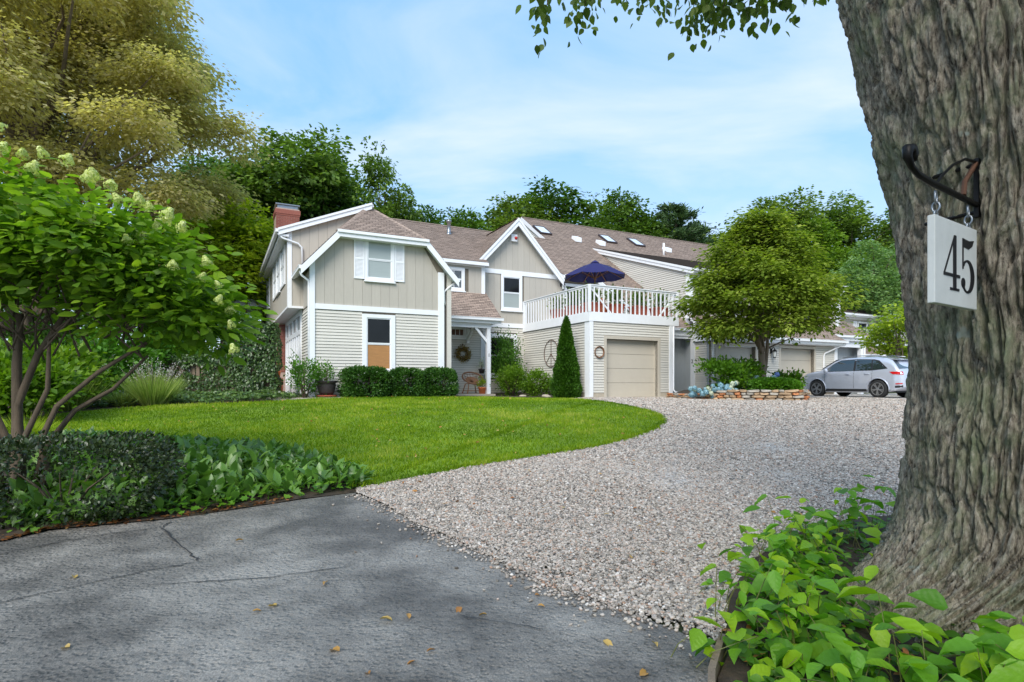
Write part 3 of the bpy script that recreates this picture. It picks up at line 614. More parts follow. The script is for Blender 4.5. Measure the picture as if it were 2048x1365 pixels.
# wing roof
Zw = lambda a: 8.1 - 1.09 * abs(a + 7.7)
rr = roof(H1, [[(-5.08, .85, Zw(-5.08)), (-5.08, 4.9, Zw(-5.08)), (-7.7, 8.0, 8.1), (-7.7, 3.28, 8.1), (-6.205, .85, Zw(-6.205))]])
rl = roof(H1, [[(-10.32, .85, Zw(-10.32)), (-9.195, .85, Zw(-9.195)), (-7.7, 3.28, 8.1), (-7.7, 6, 8.1), (-10.32, 3.0, Zw(-10.32))]])
rh = roof(H1, [[(-9.195, .85, 6.47), (-6.205, .85, 6.47), (-7.7, 3.28, 8.1)]], 'hip_roof', True)
caps(rh, (-9.2, .85, 6.47), (-7.7, 3.28, 8.1)); caps(rh, (-6.2, .85, 6.47), (-7.7, 3.28, 8.1)); caps(rr, (-7.7, 3.28, 8.1), (-7.7, 7.0, 8.1))
mb = MB()
for s in (-1, 1):
    e = lambda k, dz: (-7.7 + s * k, 8.1 - 1.09 * k + dz)
    mb.prism('b', .85, [e(2.66, -.26), e(1.47, -.26), e(1.47, .0), e(2.66, .0)], 0, .028)
mb.build('rake_board', M['white'], H1)
mb = MB(); mb.rect('b', .85, -9.2, -6.2, 6.27, 6.475, 0, .03); mb.build('fascia', M['white'], H1)
mb = MB(); mb.rect('b', .82, -9.24, -6.16, 6.40, 6.49, 0, .05); mb.build('eave_molding', M['white'], H1)
mb = MB(); mb.box(-9.2, -6.2, .86, 1.16, 6.27, 6.31); mb.build('soffit', M['white'], H1)
gutter(H1, (-10.36, .84, 5.18), (-10.36, 2.95, 5.18)); gutter(H1, (-5.05, .84, 5.18), (-5.05, 4.9, 5.18))
downspout(H1, [(-10.34, 1.2, 5.1), (-10.3, 1.2, 4.98), (-10.08, 1.2, 4.82), (-10.075, 1.2, 4.6), (-10.075, 1.2, 1.1)])
downspout(H1, [(-5.12, 1.1, 5.1), (-5.3, 1.14, 4.95), (-5.46, 1.2, 4.8), (-5.46, 1.2, 4.45), (-5.3, 1.4, 4.25)])
wr = wall(H1, 'a', -5.37, [(1.15, .9), (6, .9), (6, 5.4), (1.15, 5.4)], m=M['clap'])
# ---------------- unit 1: main block
bm = 5.34; bs = 4.95
ws = wall(H1, 'b', bs, [(-5.5, 5.2), (-2.19, 5.2), (-2.19, 6.75), (-5.5, 6.75)])
siding(ws, 'b', bs, [(-5.4, 5.3), (-2.34, 5.3), (-2.34, 6.68), (-5.4, 6.68)], [(-4.13, -3.14, 5.5, 6.5)], 'board')
trim(H1, 'corner_board', 'b', bs, [(-2.35, -2.18, 5.3, 6.72)], .04); trim(H1, 'frieze_board', 'b', bs, [(-5.4, -2.35, 6.62, 6.74)], .05)
window(H1, 'b', bs, -4.02, -3.26, 5.62, 6.41, .11, 'glass', 'glass', (2, 1))
M['slat'] = mat('blind_slat', (.35, .4, .45), .5, .05); mb = MB()
for i in range(14): z = 5.69 + i * .05; mb.rect('b', bs, -3.97, -3.30, z, z + .014, .018, .0195)
mb.build('venetian_blind', M['slat'], H1)
wm = wall(H1, 'b', bm, [(-5.4, .9), (4.0, .9), (4.0, 6.6), (1.9, 6.6), (-.45, 8.95), (-2.2, 7.1), (-2.2, 5.2), (-5.4, 5.2)])
siding(wm, 'b', bm, [(-5.3, 1.1), (0.0, 1.1), (0.0, 4.07), (-5.3, 4.07)], [(-5.3, -3.62, .9, 4.07), (-3.62, -2.75, 3.45, 4.07), (-1.85, -.4, 1.7, 3.78)])
siding(wm, 'b', bm, [(-2.15, 4.27), (2.1, 4.27), (2.1, 6.50), (-2.15, 6.50)], [(-1.19, -.13, 4.86, 6.5)], 'board')
siding(wm, 'b', bm, [(-2.15, 6.70), (1.72, 6.70), (-.45, 8.86), (-2.15, 7.06)], mode='board')
trim(H1, 'band_board', 'b', bm, [(-2.19, 2.1, 6.50, 6.70)], .05); trim(H1, 'band_board', 'b', bm, [(-5.3, 0.0, 4.07, 4.27)], .05)
window(H1, 'b', bm, -1.09, -.23, 4.97, 6.38, .11, 'glass', 'shade', head=.12, label='sash window below the small gable with half drawn pale shade')
window(H1, 'b', bm, -1.72, -.52, 1.95, 3.62, .13, 'glass', 'glass', head=.16); shutter(H1, 'b', bm, -2.2, -1.9, 1.9, 3.66)
mb = MB(); mb.box(-.72, -.42, bm - .14, bm, 8.04, 8.36); al = mb.build('alarm_box', M['white'], H1); mb = MB(); mb.lathe([(.075, 0), (.07, .04), (.04, .07), (0, .08)], n=12); r_ = mb.build('alarm_light', M['redplast'], al, True); r_.rotation_euler = (R(90), 0, 0); r_.location = (-.50, bm - .14, 8.19)
# entry: door, transom panel
dr = trim(H1, 'front_door', 'b', bm, [(-4.98, -3.96, 1.08, 3.4)], .02, m=M['curtain']); trim(H1, 'door_frame', 'b', bm, [(-5.12, -4.98, 1.08, 3.45), (-3.96, -3.62, 1.08, 3.45), (-5.12, -3.62, 3.45, 3.5)], .07)
mb = MB(); mb.tube([(-3.9, bm - .09, 2.0), (-3.9, bm - .12, 2.06), (-3.9, bm - .12, 2.2), (-3.9, bm - .09, 2.26)], .012, 6); mb.build('door_handle', M['iron'], dr)
trim(H1, 'transom_panel', 'b', bm, [(-5.12, -3.72, 3.5, 4.07), (-3.72, -2.75, 3.45, 3.54), (-3.72, -2.75, 3.98, 4.07), (-2.98, -2.75, 3.54, 3.98)], .06)
window(H1, 'b', bm, -3.62, -3.02, 3.6, 3.92, .05, 'curtain', 'curtain', (3, 1), False, .07, False); window(H1, 'b', bm, -4.9, -4.1, 3.6, 3.92, .05, 'curtain', 'curtain', (3, 1), False, .07, False)
# main roof, left plane
ZL = lambda b: 6.8 + .602 * (b - 4.7)
ml = roof(H1, [[(-6.4, 4.7, ZL(4.7)), (-2.10, 4.7, ZL(4.7)), (-2.10, 9.1, ZL(9.1)), (-6.4, 9.1, ZL(9.1))], [(-2.10, 5.4, ZL(5.4)), (-.45, 8.4, ZL(8.4)), (-.45, 9.1, ZL(9.1)), (-2.10, 9.1, ZL(9.1))]])
ZR = lambda b: 6.68 + .676 * (b - 5.0)
mr_ = roof(H1, [[(1.95, 5.0, ZR(5)), (3.95, 5.0, ZR(5)), (3.95, 9.1, ZR(9.1)), (-.45, 9.1, ZR(9.1)), (-.45, 8.65, ZR(8.65))]])
caps(ml, (-6.4, 9.1, 9.45), (3.7, 9.1, 9.45))
roof(H1, [[(-6.4, 9.1, 9.43), (3.6, 9.1, 9.43), (3.6, 13.6, 6.7), (-6.4, 13.6, 6.7)]], 'rear_roof', ex=.5, tw=1.2)
mb = MB(); mb.prism('a', -6.3, [(5, 6.7), (9.1, 9.3), (13.4, 6.7)], -.1, 0); mb.build('gable_wall', M['board'], H1)
trim(H1, 'fascia', 'b', 4.7, [(-5.0, -2.1, 6.66, 6.80)], .03)
trim(H1, 'fascia', 'b', 5.0, [(1.95, 3.98, 6.53, 6.68)], .03); gutter(H1, (1.98, 4.93, 6.62), (3.98, 4.93, 6.62))
# small gable roof
Zg = lambda a: 9.07 - 1.06 * abs(a + .45)
g1 = roof(H1, [[(-2.36, 5.04, Zg(-2.36)), (-.45, 5.04, Zg(-.45)), (-.45, 8.6, Zg(-.45)), (-2.36, 5.25, Zg(-2.36))]]); g2 = roof(H1, [[(1.95, 5.04, Zg(1.95)), (-.45, 8.65, Zg(-.45)), (-.45, 5.04, Zg(-.45))]])
caps(g1, (-.45, 5.04, 9.07), (-.45, 8.5, 9.07))
mb = MB()
for s, k in ((-1, 1.93), (1, 2.42)):
    e = lambda q, dz: (-.45 + s * q, 9.07 - 1.06 * q + dz)
    mb.prism('b', 5.04, [e(k, -.34), e(0.0, -.34), e(0, .0), e(k, .0)], 0, .03)
mb.build('rake_board', M['white'], H1)
mb = MB()
for s, k in ((-1, 1.96), (1, 2.45)):
    e = lambda q, dz: (-.45 + s * q, 9.07 - 1.06 * q + dz)
    mb.prism('b', 5.01, [e(k, -.12), e(0.0, -.12), e(0, .015), e(k, .015)], 0, .03)
mb.build('rake_molding', M['white'], H1)
# vent pipe on the roof
mb = MB(); mb.lathe([(.16, 0), (.11, .1), (.085, .12), (.085, .62), (.12, .63), (.13, .72), (.06, .76)], (-2.75, 7.9, ZL(7.9) - .06), 12); mb.build('vent_pipe', M['metal'], H1, True)
# porch
mb = MB(); mb.box(-5.4, -2.36, 3.46, 5.3, .88, 1.08); mb.build('porch_slab', M['concrete'], H1)
ZP = lambda b: 4.23 + .8 * (b - 3.4)
roof(H1, [[(-5.36, 3.4, ZP(3.4)), (-2.10, 3.4, ZP(3.4)), (-2.10, 5.33, ZP(5.33)), (-5.36, 5.33, ZP(5.33))]], 'porch_roof', True)
gutter(H1, (-5.34, 3.32, 4.17), (-2.06, 3.32, 4.17))
mb = MB(); mb.rect('b', 3.42, -5.36, -2.12, 4.0, 4.16, 0, .03); mb.build('fascia', M['white'], H1)
mb = MB(); mb.box(-5.36, -2.5, 3.56, 3.72, 3.82, 4.05); mb.box(-2.69, -2.53, 3.72, 5.3, 3.86, 4.05); mb.build('porch_beam', M['white'], H1)
mb = MB(); mb.box(-5.36, -2.12, 3.42, 5.3, 4.05, 4.09); mb.build('porch_ceiling', M['white'], H1)
mb = MB(); mb.box(-2.69, -2.53, 3.57, 3.73, 1.08, 3.83); po = mb.build('porch_post', M['white'], H1)
mb = MB(); mb.beam((-2.62, 3.65, 3.2), (-3.2, 3.65, 3.84), .08, .1); mb.beam((-2.61, 3.70, 3.2), (-2.61, 4.3, 3.86), .08, .1); mb.build('brace', M['white'], po)
mb = MB(); mb.beam((-2.86, 5.24, 3.42), (-2.86, 4.66, 3.95), .09, .1); mb.rect('b', bm, -2.92, -2.8, 3.3, 4.05, .06, .14); mb.build('bracket', M['white'], H1)
mb = MB(); mb.beam((-5.33, 3.65, 3.35), (-4.85, 3.65, 3.84), .08, .1); mb.build('bracket', M['white'], H1)
# ---------------- unit 1: garage and deck
wg = wall(H1, 'b', 0, [(0, .88), (.76, .88), (.76, 3.25), (3.33, 3.25), (3.33, .88), (4.05, .88), (4.05, 3.92), (0, 3.92)])
siding(wg, 'b', 0, [(.1, 1.16), (3.92, 1.16), (3.92, 3.9), (.1, 3.9)], [(.64, 3.45, .8, 3.38)])
wgl = wall(H1, 'a', 0, [(0.01, .88), (5.34, .88), (5.34, 3.92), (0.01, 3.92)])
siding(wgl, 'a', 0, [(.14, 1.16), (5.33, 1.16), (5.33, 3.9), (.14, 3.9)])
trim(H1, 'foundation', 'b', 0, [(.1, .63, .88, 1.15), (3.46, 3.92, .88, 1.15)], .012, m=M['concrete']); trim(H1, 'foundation', 'a', 0, [(.2, 5.3, .88, 1.15)], .012, m=M['concrete'])
trim(H1, 'corner_board', 'b', 0, [(-.05, .12, .95, 3.92)], .05); trim(H1, 'corner_board', 'a', 0, [(-.03, .30, .95, 3.92)], .045); trim(H1, 'corner_board', 'b', 0, [(3.92, 4.1, .95, 3.92)], .05)
trim(H1, 'garage_trim', 'b', 0, [(.64, .76, .95, 3.38), (3.33, 3.46, .95, 3.38), (.76, 3.33, 3.25, 3.38)], .035, m=M['garage'])
trim(H1, 'garage_jamb', 'b', 0, [(.735, .76, .95, 3.25), (3.33, 3.355, .95, 3.25), (.76, 3.33, 3.25, 3.275)], .0, -.24, m=M['garage'])
def garage_door(H, c, u0, u1, z0, z1, n=4):
    h = (z1 - z0) / n; mb = MB(); mb.rect('b', c, u0, u1, z0, z1, -.07, -.012); d = mb.build('garage_door', M['groove'], H)
    for i in range(n):
        mb = MB(); mb.rect('b', c, u0, u1, z0 + i * h + .006, z0 + (i + 1) * h - .006, -.05, 0); mb.build('panel', M['garage'], d)
    return d
garage_door(H1, .18, .76, 3.33, .97, 3.25)
mb = MB(); mb.box(.5, 3.6, -.7, .3, .86, .972); mb.build('garage_apron', M['concrete'], H1)
mb = MB(); mb.box(0.02, 4.05, .02, 5.34, 3.93, 4.24); mb.build('deck_floor', M['white'], H1)
mb = MB(); mb.rect('b', -.02, -.08, 4.42, 3.9, 4.26, 0, .04); mb.rect('a', -.04, -.019, 5.33, 3.9, 4.26, 0, .04); mb.box(4.38, 4.42, -.02, 1.9, 3.9, 4.26); mb.box(-.04, 4.38, -.02, .02, 3.93, 3.96); mb.build('deck_fascia', M['white'], H1)
mb = MB()
mb.beam((-.04, -.02, 5.29), (4.40, -.02, 5.29), .10, .035); mb.beam((-.04, -.02, 5.29), (-.04, 5.3, 5.29), .10, .035); mb.beam((4.36, -.02, 5.29), (4.36, 1.75, 5.29), .10, .035)
mb.beam((-.04, -.02, 5.235), (4.40, -.02, 5.235), .04, .07); mb.beam((-.04, -.02, 5.235), (-.04, 5.3, 5.235), .04, .07); mb.beam((4.36, -.02, 5.235), (4.36, 1.75, 5.235), .04, .07)
ra = mb.build('railing', M['white'], H1)
bb = MB(); bb.box(-.022, .022, -.022, .022, 0, .96); bal = mesh('baluster', bb.V, bb.F, M['white'])
for i in range(1, 20): o = link('baluster', bal, ra); o.location = (-.04 + i * 4.4 / 20, -.02, 4.26)
for i in range(1, 23): o = link('baluster', bal, ra); o.location = (-.04, -.02 + i * 5.3 / 23, 4.26)
for i in range(1, 8): o = link('baluster', bal, ra); o.location = (4.36, -.02 + i * .22, 4.26)
for x, y in ((-.04, -.02), (4.36, -.02), (-.04, 5.26), (4.36, 1.75)):
    mb = MB(); mb.box(x - .05, x + .05, y - .05, y + .05, 4.26, 5.27); mb.build('post', M['white'], ra)
for p, q in (((.05, .04, 5.2), (1.0, .04, 4.27)), ((4.3, .04, 5.2), (3.45, .04, 4.27))): mb = MB(); mb.beam(p, q, .03, .06); mb.build('brace', M['white'], ra)
# sliding door on to the deck, wall end
dg = trim(H1, 'deck_door', 'b', bm, [(2.2, 2.32, 4.27, 6.35), (3.82, 3.95, 4.27, 6.35), (2.32, 3.82, 6.22, 6.35), (3.02, 3.12, 4.27, 6.22)], .05); mb = MB(); mb.rect('b', bm, 2.32, 3.82, 4.27, 6.22, 0, .02); mb.build('pane', M['glass'], dg)
# ---------------- unit 2
mb = MB(); mb.box(3.89, 4.05, .2, 5.3, .9, 3.92); mb.build('wall', M['grey'], H2)
wc = wall(H2, 'a', 3.97, [(1.3, 4.0), (5.34, 4.25), (5.34, 6.8)], th=.1); siding(wc, 'a', 3.97, [(2.0, 4.27), (5.3, 4.27), (5.3, 6.7)])
mb = MB(); mb.prism('a', 3.93, [(.95, ZR(.95) - .22), (5.2, ZR(5.2) - .22), (5.2, ZR(5.2)), (.95, ZR(.95))], 0, .03); mb.build('rake_board', M['white'], H2)
r2 = roof(H2, [[(3.95, .95, ZR(.95)), (6.35, .95, ZR(.95)), (6.35, 9.1, ZR(9.1)), (3.95, 9.1, ZR(9.1))], [(3.40, 9.1, ZR(9.1)), (6.35, 9.1, ZR(9.1)), (6.35, 12, ZR(12)), (3.40, 12, ZR(12))], [(6.35, 8.3, ZR(8.3)), (21, 8.3, ZR(8.3)), (21, 12, ZR(12)), (6.35, 12, ZR(12))]])
caps(r2, (3.4, 12, ZR(12)), (21, 12, ZR(12)))
roof(H2, [[(3.4, 12, ZR(12) - .02), (21, 12, ZR(12) - .02), (21, 17.5, 7.6), (3.4, 17.5, 7.6)]], 'rear_roof', ex=.5, tw=1.2)
gutter(H2, (4.45, .87, ZR(.95) - .05), (6.5, .87, ZR(.95) - .05)); trim(H2, 'fascia', 'b', .95, [(4.43, 6.4, ZR(.95) - .32, ZR(.95) - .03)], .02)
wt = wall(H2, 'a', 3.47, [(9.1, 9.3), (12, 11.25), (15, 9.3)], 'gable_wall', .1); siding(wt, 'a', 3.47, [(9.2, 9.3), (12, 11.2), (14.8, 9.3)])
mb = MB(); mb.prism('a', 3.40, [(8.95, ZR(8.95) - .22), (12, ZR(12) - .24), (12, ZR(12)), (8.95, ZR(8.95))], 0, .03); mb.prism('a', 3.40, [(12, ZR(12) - .24), (15.2, 9.0), (15.2, 9.25), (12, ZR(12))], 0, .03); mb.build('rake_board', M['white'], H2)
# shed dormer
ZD = lambda b: 6.66 + .325 * (b - .95)
rd = roof(H2, [[(6.2, .95, ZD(.95)), (17.0, .95, ZD(.95)), (17.0, 8.7, ZD(8.7)), (6.2, 8.7, ZD(8.7))]], 'dormer_roof')
wk = wall(H2, 'a', 6.3, [(1.3, 4.15), (8.3, 8.85), (1.3, 6.6)]); siding(wk, 'a', 6.3, [(1.45, 4.3), (8.4, 9.0), (1.45, 6.75)])
mb = MB(); mb.prism('a', 6.2, [(.93, ZD(.93) - .24), (8.55, ZD(8.55) - .24), (8.55, ZD(8.55)), (.93, ZD(.93))], 0, .03); mb.build('rake_board', M['white'], H2)
mb = MB(); mb.prism('a', 6.17, [(.9, ZD(.9) - .09), (8.6, ZD(8.6) - .09), (8.6, ZD(8.6) + .012), (.9, ZD(.9) + .012)], 0, .03); mb.build('rake_molding', M['white'], H2)
trim(H2, 'corner_board', 'a', 6.3, [(1.26, 1.46, 4.2, 6.6)], .04)
wd = wall(H2, 'b', 1.3, [(6.3, 4.3), (16.9, 4.3), (16.9, 6.6), (6.3, 6.6)]); siding(wd, 'b', 1.3, [(6.5, 4.3), (16.75, 4.3), (16.75, 6.3), (6.5, 6.3)], [(8.2, 9.6, 4.7, 6.2), (13.3, 14.7, 4.7, 6.2)], 'board')
trim(H2, 'corner_board', 'b', 1.3, [(6.28, 6.5, 4.2, 6.5)], .05); trim(H2, 'corner_board', 'b', 1.3, [(16.7, 16.92, 4.2, 6.5)], .05); trim(H2, 'frieze_board', 'b', 1.3, [(6.5, 16.7, 6.3, 6.5)], .05)
for u in (8.3, 13.4): window(H2, 'b', 1.3, u, u + 1.2, 4.8, 6.1, .1, 'glass', 'shade')
trim(H2, 'fascia', 'b', .95, [(6.2, 17, 6.48, 6.67)], .03); gutter(H2, (6.2, .86, 6.6), (17.05, .86, 6.6)); mb = MB(); mb.box(6.25, 17, .96, 1.3, 6.44, 6.48); mb.build('soffit', M['white'], H2)
downspout(H2, [(16.95, .9, 6.5), (16.95, 1.2, 6.2), (16.95, 1.22, 4.4)])
mb = MB(); mb.lathe([(.07, 0), (.06, .05), (0, .07)], n=10); o = mb.build('alarm_light', M['redplast'], H2, True); o.rotation_euler = (R(90), 0, 0); o.location = (16.6, 1.22, 5.95 - ZB)
# passage and garage 2
w2 = wall(H2, 'a', 6.2, [(0.01, .9), (5.3, .9), (5.3, 4.1), (0.01, 4.1)], m=M['grey']); siding(w2, 'a', 6.2, [(.12, 1.1), (.8, 1.1), (.8, 3.9), (.12, 3.9)])
wq = wall(H2, 'b', 1.5, [(4.05, .95), (6.2, .95), (6.2, 4.05), (4.05, 4.05)], 'entry_wall', m=M['groove'])
for i in range(11): mb = MB(); mb.rect('b', 1.5, 4.06 + i * .195, 4.25 + i * .195, .95, 4.0, 0, .016); mb.build('board', M['grey'], wq)
trim(H2, 'door_post', 'a', 6.2, [(.8, 1.05, .95, 3.95)], .06); mb = MB(); mb.box(4.1, 6.14, .98, 1.16, 3.5, 3.92); mb.build('lintel', M['white'], H2)
mb = MB(); mb.box(4.06, 6.2, 1.0, 5.3, .86, 1.02); mb.build('entry_slab', M['concrete'], H2)
wg2 = wall(H2, 'b', 0, [(6.2, .9), (6.66, .9), (6.66, 3.17), (9.04, 3.17), (9.04, .9), (10.73, .9), (10.73, 3.17), (13.13, 3.17), (13.13, .9), (14.7, .9), (14.7, 3.6), (6.2, 3.6)])
siding(wg2, 'b', 0, [(6.3, 1.1), (14.65, 1.1), (14.65, 3.5), (6.3, 3.5)], [(6.54, 9.16, .8, 3.3), (10.61, 13.25, .8, 3.3)])
for u0, u1 in ((6.66, 9.04), (10.73, 13.13)):
    garage_door(H2, .2, u0, u1, .97, 3.17); trim(H2, 'garage_trim', 'b', 0, [(u0 - .12, u0, .95, 3.3), (u1, u1 + .12, .95, 3.3), (u0, u1, 3.17, 3.3)], .035, m=M['garage']); trim(H2, 'garage_jamb', 'b', 0, [(u1, u1 + .02, .95, 3.17), (u0 - .02, u0, .95, 3.17)], 0, -.25, m=M['garage'])
trim(H2, 'corner_board', 'b', 0, [(14.65, 14.87, .95, 3.6)], .05)
ZG = lambda b: 3.62 + .62 * (b + .35)
roof(H2, [[(6.1, -.35, ZG(-.35)), (15.05, -.35, ZG(-.35)), (15.05, 1.28, ZG(1.28)), (6.1, 1.28, ZG(1.28))]], 'garage_roof')
trim(H2, 'fascia', 'b', -.35, [(6.1, 15.05, 3.40, 3.61)], .03); gutter(H2, (6.1, -.43, 3.56), (15.1, -.43, 3.56)); mb = MB(); mb.box(6.12, 15.0, -.34, 0, 3.36, 3.40); mb.build('soffit', M['white'], H2)
mb = MB(); mb.prism('a', 6.1, [(-.35, 3.36), (.8, 3.36), (.8, ZG(.8)), (-.35, ZG(-.35))], -.03, .03); mb.build('eave_return', M['white'], H2)
downspout(H2, [(6.25, -.42, 3.5), (6.2, -.3, 3.36), (6.34, -.06, 3.05), (6.36, -.05, 2.9), (6.36, -.05, 1.1)]); downspout(H2, [(14.9, -.42, 3.5), (14.6, -.25, 3.3), (13.85, -.06, 2.98), (13.8, -.05, 2.85), (13.8, -.05, 1.1)])
downspout(H1, [(4.16, -.02, 3.9), (4.16, -.02, 1.25), (4.2, -.1, 1.14), (4.9, -.35, 1.08), (5.7, -.5, 1.07)], .04)
# entry of unit 3
ZE = lambda b: 3.98 + .6 * (b - .3)
roof(H3, [[(15.0, .3, ZE(.3)), (18.5, .3, ZE(.3)), (18.5, 2.6, ZE(2.6)), (15.0, 2.6, ZE(2.6))]], 'entry_roof'); gutter(H3, (15, .22, 3.93), (18.6, .22, 3.93)); trim(H3, 'fascia', 'b', .3, [(15, 18.5, 3.72, 3.97)], .03)
mb = MB(); mb.box(15.0, 18.0, .42, .58, 3.4, 3.74); mb.build('lintel', M['white'], H3); mb = MB(); mb.box(17.5, 17.72, .4, .6, .95, 3.42); mb.build('door_post', M['white'], H3); mb = MB(); mb.box(17.74, 17.9, .6, 5, .9, 3.95); mb.build('wall', M['grey'], H3)
downspout(H3, [(18.3, .26, 3.85), (18.0, .35, 3.7), (17.82, .4, 3.5), (17.82, .42, 1.1)])
wq = wall(H3, 'b', 1.0, [(14.87, .95), (17.74, .95), (17.74, 4.1), (14.87, 4.1)], 'entry_wall', m=M['groove'])
for i in range(14): mb = MB(); mb.rect('b', 1.0, 14.88 + i * .204, 15.078 + i * .204, .95, 4.05, 0, .016); mb.build('board', M['grey'], wq)
w3 = wall(H3, 'b', 5.3, [(18, .9), (31, .9), (31, 6.1), (18, 6.1)]); siding(w3, 'b', 5.3, [(20, 4.28), (30.9, 4.28), (30.9, 5.75), (20, 5.75)], [(24.9, 27.2, 4.6, 5.65)], 'board')
trim(H3, 'band_board', 'b', 5.3, [(20, 30.9, 4.05, 4.28)], .05); trim(H3, 'frieze_board', 'b', 5.3, [(20, 30.9, 5.75, 6.0)], .05); trim(H3, 'corner_board', 'b', 5.3, [(28.5, 28.75, 4.28, 5.75)], .06)
window(H3, 'b', 5.3, 25.1, 25.98, 4.72, 5.55, .08, 'glass', 'glass', label='dark sash window of the farthest house'); window(H3, 'b', 5.3, 26.12, 27.0, 4.72, 5.55, .08, 'glass', 'glass'); shutter(H3, 'b', 5.3, 24.55, 24.95, 4.65, 5.62); shutter(H3, 'b', 5.3, 27.15, 27.6, 4.65, 5.62)
roof(H3, [[(18, 4.9, 6.05), (29.6, 4.9, 6.05), (28.2, 6.9, 6.72), (18, 6.9, 6.72)]], 'roof'); roof(H3, [[(29.6, 4.9, 6.05), (31.4, 8, 6.05), (28.2, 6.9, 6.72)]], 'hip_roof'); gutter(H3, (18, 4.82, 5.99), (29.7, 4.82, 5.99)); trim(H3, 'fascia', 'b', 4.9, [(18, 29.6, 5.85, 6.04)], .03)
roof(H3, [[(18.5, 3.9, 3.35), (30.5, 3.9, 3.35), (30.5, 5.28, 4.0), (18.5, 5.28, 4.0)]], 'garage_roof'); trim(H3, 'fascia', 'b', 3.9, [(18.5, 30.5, 3.12, 3.34)], .03); gutter(H3, (18.5, 3.82, 3.3), (30.5, 3.82, 3.3))
mb = MB(); mb.rect('b', 4.2, 18.5, 30.3, .9, 3.2, -.1, 0); mb.build('garage_front', M['clap'], H3)
# skylights and vents on the tall roof
def skylight(H, a, b, w=.75, l=1.15, Z=ZR, sl=.676):
    v = Vector((0, 1, sl)).normalized(); n = Vector((0, -sl, 1)).normalized(); c = Vector((a, b, Z(b)))
    def bx(mb, x0, x1, s0, s1, n0, n1):
        V = [c + Vector((x, 0, 0)) + v * s + n * k for x in (x0, x1) for s in (s0, s1) for k in (n0, n1)]
        mb.add(V, [(0, 1, 3, 2), (4, 6, 7, 5), (0, 4, 5, 1), (2, 3, 7, 6), (0, 2, 6, 4), (1, 5, 7, 3)])
    mb = MB(); f = .07; bx(mb, -w / 2, -w / 2 + f, 0, l, 0, .13); bx(mb, w / 2 - f, w / 2, 0, l, 0, .13); bx(mb, -w / 2 + f, w / 2 - f, 0, f, 0, .13); bx(mb, -w / 2 + f, w / 2 - f, l - f, l, 0, .13)
    s = mb.build('skylight', M['darkpot'], H); mb = MB(); bx(mb, -w / 2 + f, w / 2 - f, f, l - f, 0, .115); mb.build('pane', M['skyglass'], s); return s
for a, b in ((3.75, 9.7), (8.35, 9.75), (10.6, 9.85)): skylight(H2, a, b)
skylight(H2, 5.2, 5.6, .8, .9)
for a, b in ((5.6, 9.4), (7.2, 9.3), (12.6, 9.7)):
    mb = MB(); z = ZR(b); mb.add([(a - .2, b - .2, z - .08), (a + .2, b - .2, z - .08), (a + .2, b + .25, z + .2), (a - .2, b + .25, z + .2), (a - .2, b - .22, z + .16), (a + .2, b - .22, z + .16), (a + .2, b + .2, z + .34), (a - .2, b + .2, z + .34)], [(0, 1, 2, 3), (7, 6, 5, 4), (0, 4, 5, 1), (1, 5, 6, 2), (2, 6, 7, 3), (3, 7, 4, 0)]); mb.build('roof_vent', M['white'], H2)
mb = MB(); mb.tube([(11.7, 9.0, ZR(9) - .1), (11.7, 9.0, ZR(9) + .75)], .06, 10); mb.build('vent_pipe', M['white'], H2, True)
# ------------------------------------------------------------------ foliage library
KITE = (np.array([(0, 0, 0), (.30, .48, .05), (0, 1, -.04), (-.30, .48, .05)], float), [(0, 1, 2), (0, 2, 3)])
BROAD = (np.array([(0, 0, 0), (.26, .16, .05), (.38, .42, .07), (.25, .74, .03), (0, 1.05, -.06), (-.25, .74, .03), (-.38, .42, .07), (-.26, .16, .05), (0, .3, 0), (0, .65, -.01)], float),
         [(0, 1, 8), (1, 2, 8), (2, 9, 8), (2, 3, 9), (3, 4, 9), (0, 8, 7), (7, 8, 6), (6, 8, 9), (6, 9, 5), (5, 9, 4)])
OVAL = (np.array([(0, 0, 0), (.20, .22, .04), (.24, .52, .05), (.13, .82, .01), (0, 1, -.06), (-.13, .82, .01), (-.24, .52, .05), (-.20, .22, .04), (0, .5, 0)], float),
        [(0, 1, 8), (1, 2, 8), (2, 3, 8), (3, 4, 8), (4, 5, 8), (5, 6, 8), (6, 7, 8), (7, 0, 8)])
LANCE = (np.array([(0, 0, 0), (.05, .15, .02), (.15, .45, .10), (.12, .75, .06), (0, 1, -.10), (-.12, .75, .06), (-.15, .45, .10), (-.05, .15, .02), (0, .45, .05), (0, .75, .0)], float),
         [(0, 1, 8), (1, 2, 8), (2, 9, 8), (2, 3, 9), (3, 4, 9), (0, 8, 7), (7, 8, 6), (6, 8, 9), (6, 9, 5), (5, 9, 4)])
BLADE = (np.array([(-.035, 0, 0), (.035, 0, 0), (0, 1, 0)], float), [(0, 1, 2)])
LOBED = (np.array([(0, 0, 0), (.2, .05, .03), (.42, .12, .03), (.26, .38, .03), (.34, .62, .02), (.14, .66, .02), (0, 1, -.05), (-.14, .66, .02), (-.34, .62, .02), (-.26, .38, .03), (-.42, .12, .03), (-.2, .05, .03), (0, .4, .0)], float), [(i, (i + 1) % 12, 12) for i in range(12)])
def nrmz(a): return a / np.maximum(np.linalg.norm(a, axis=1, keepdims=True), 1e-9)
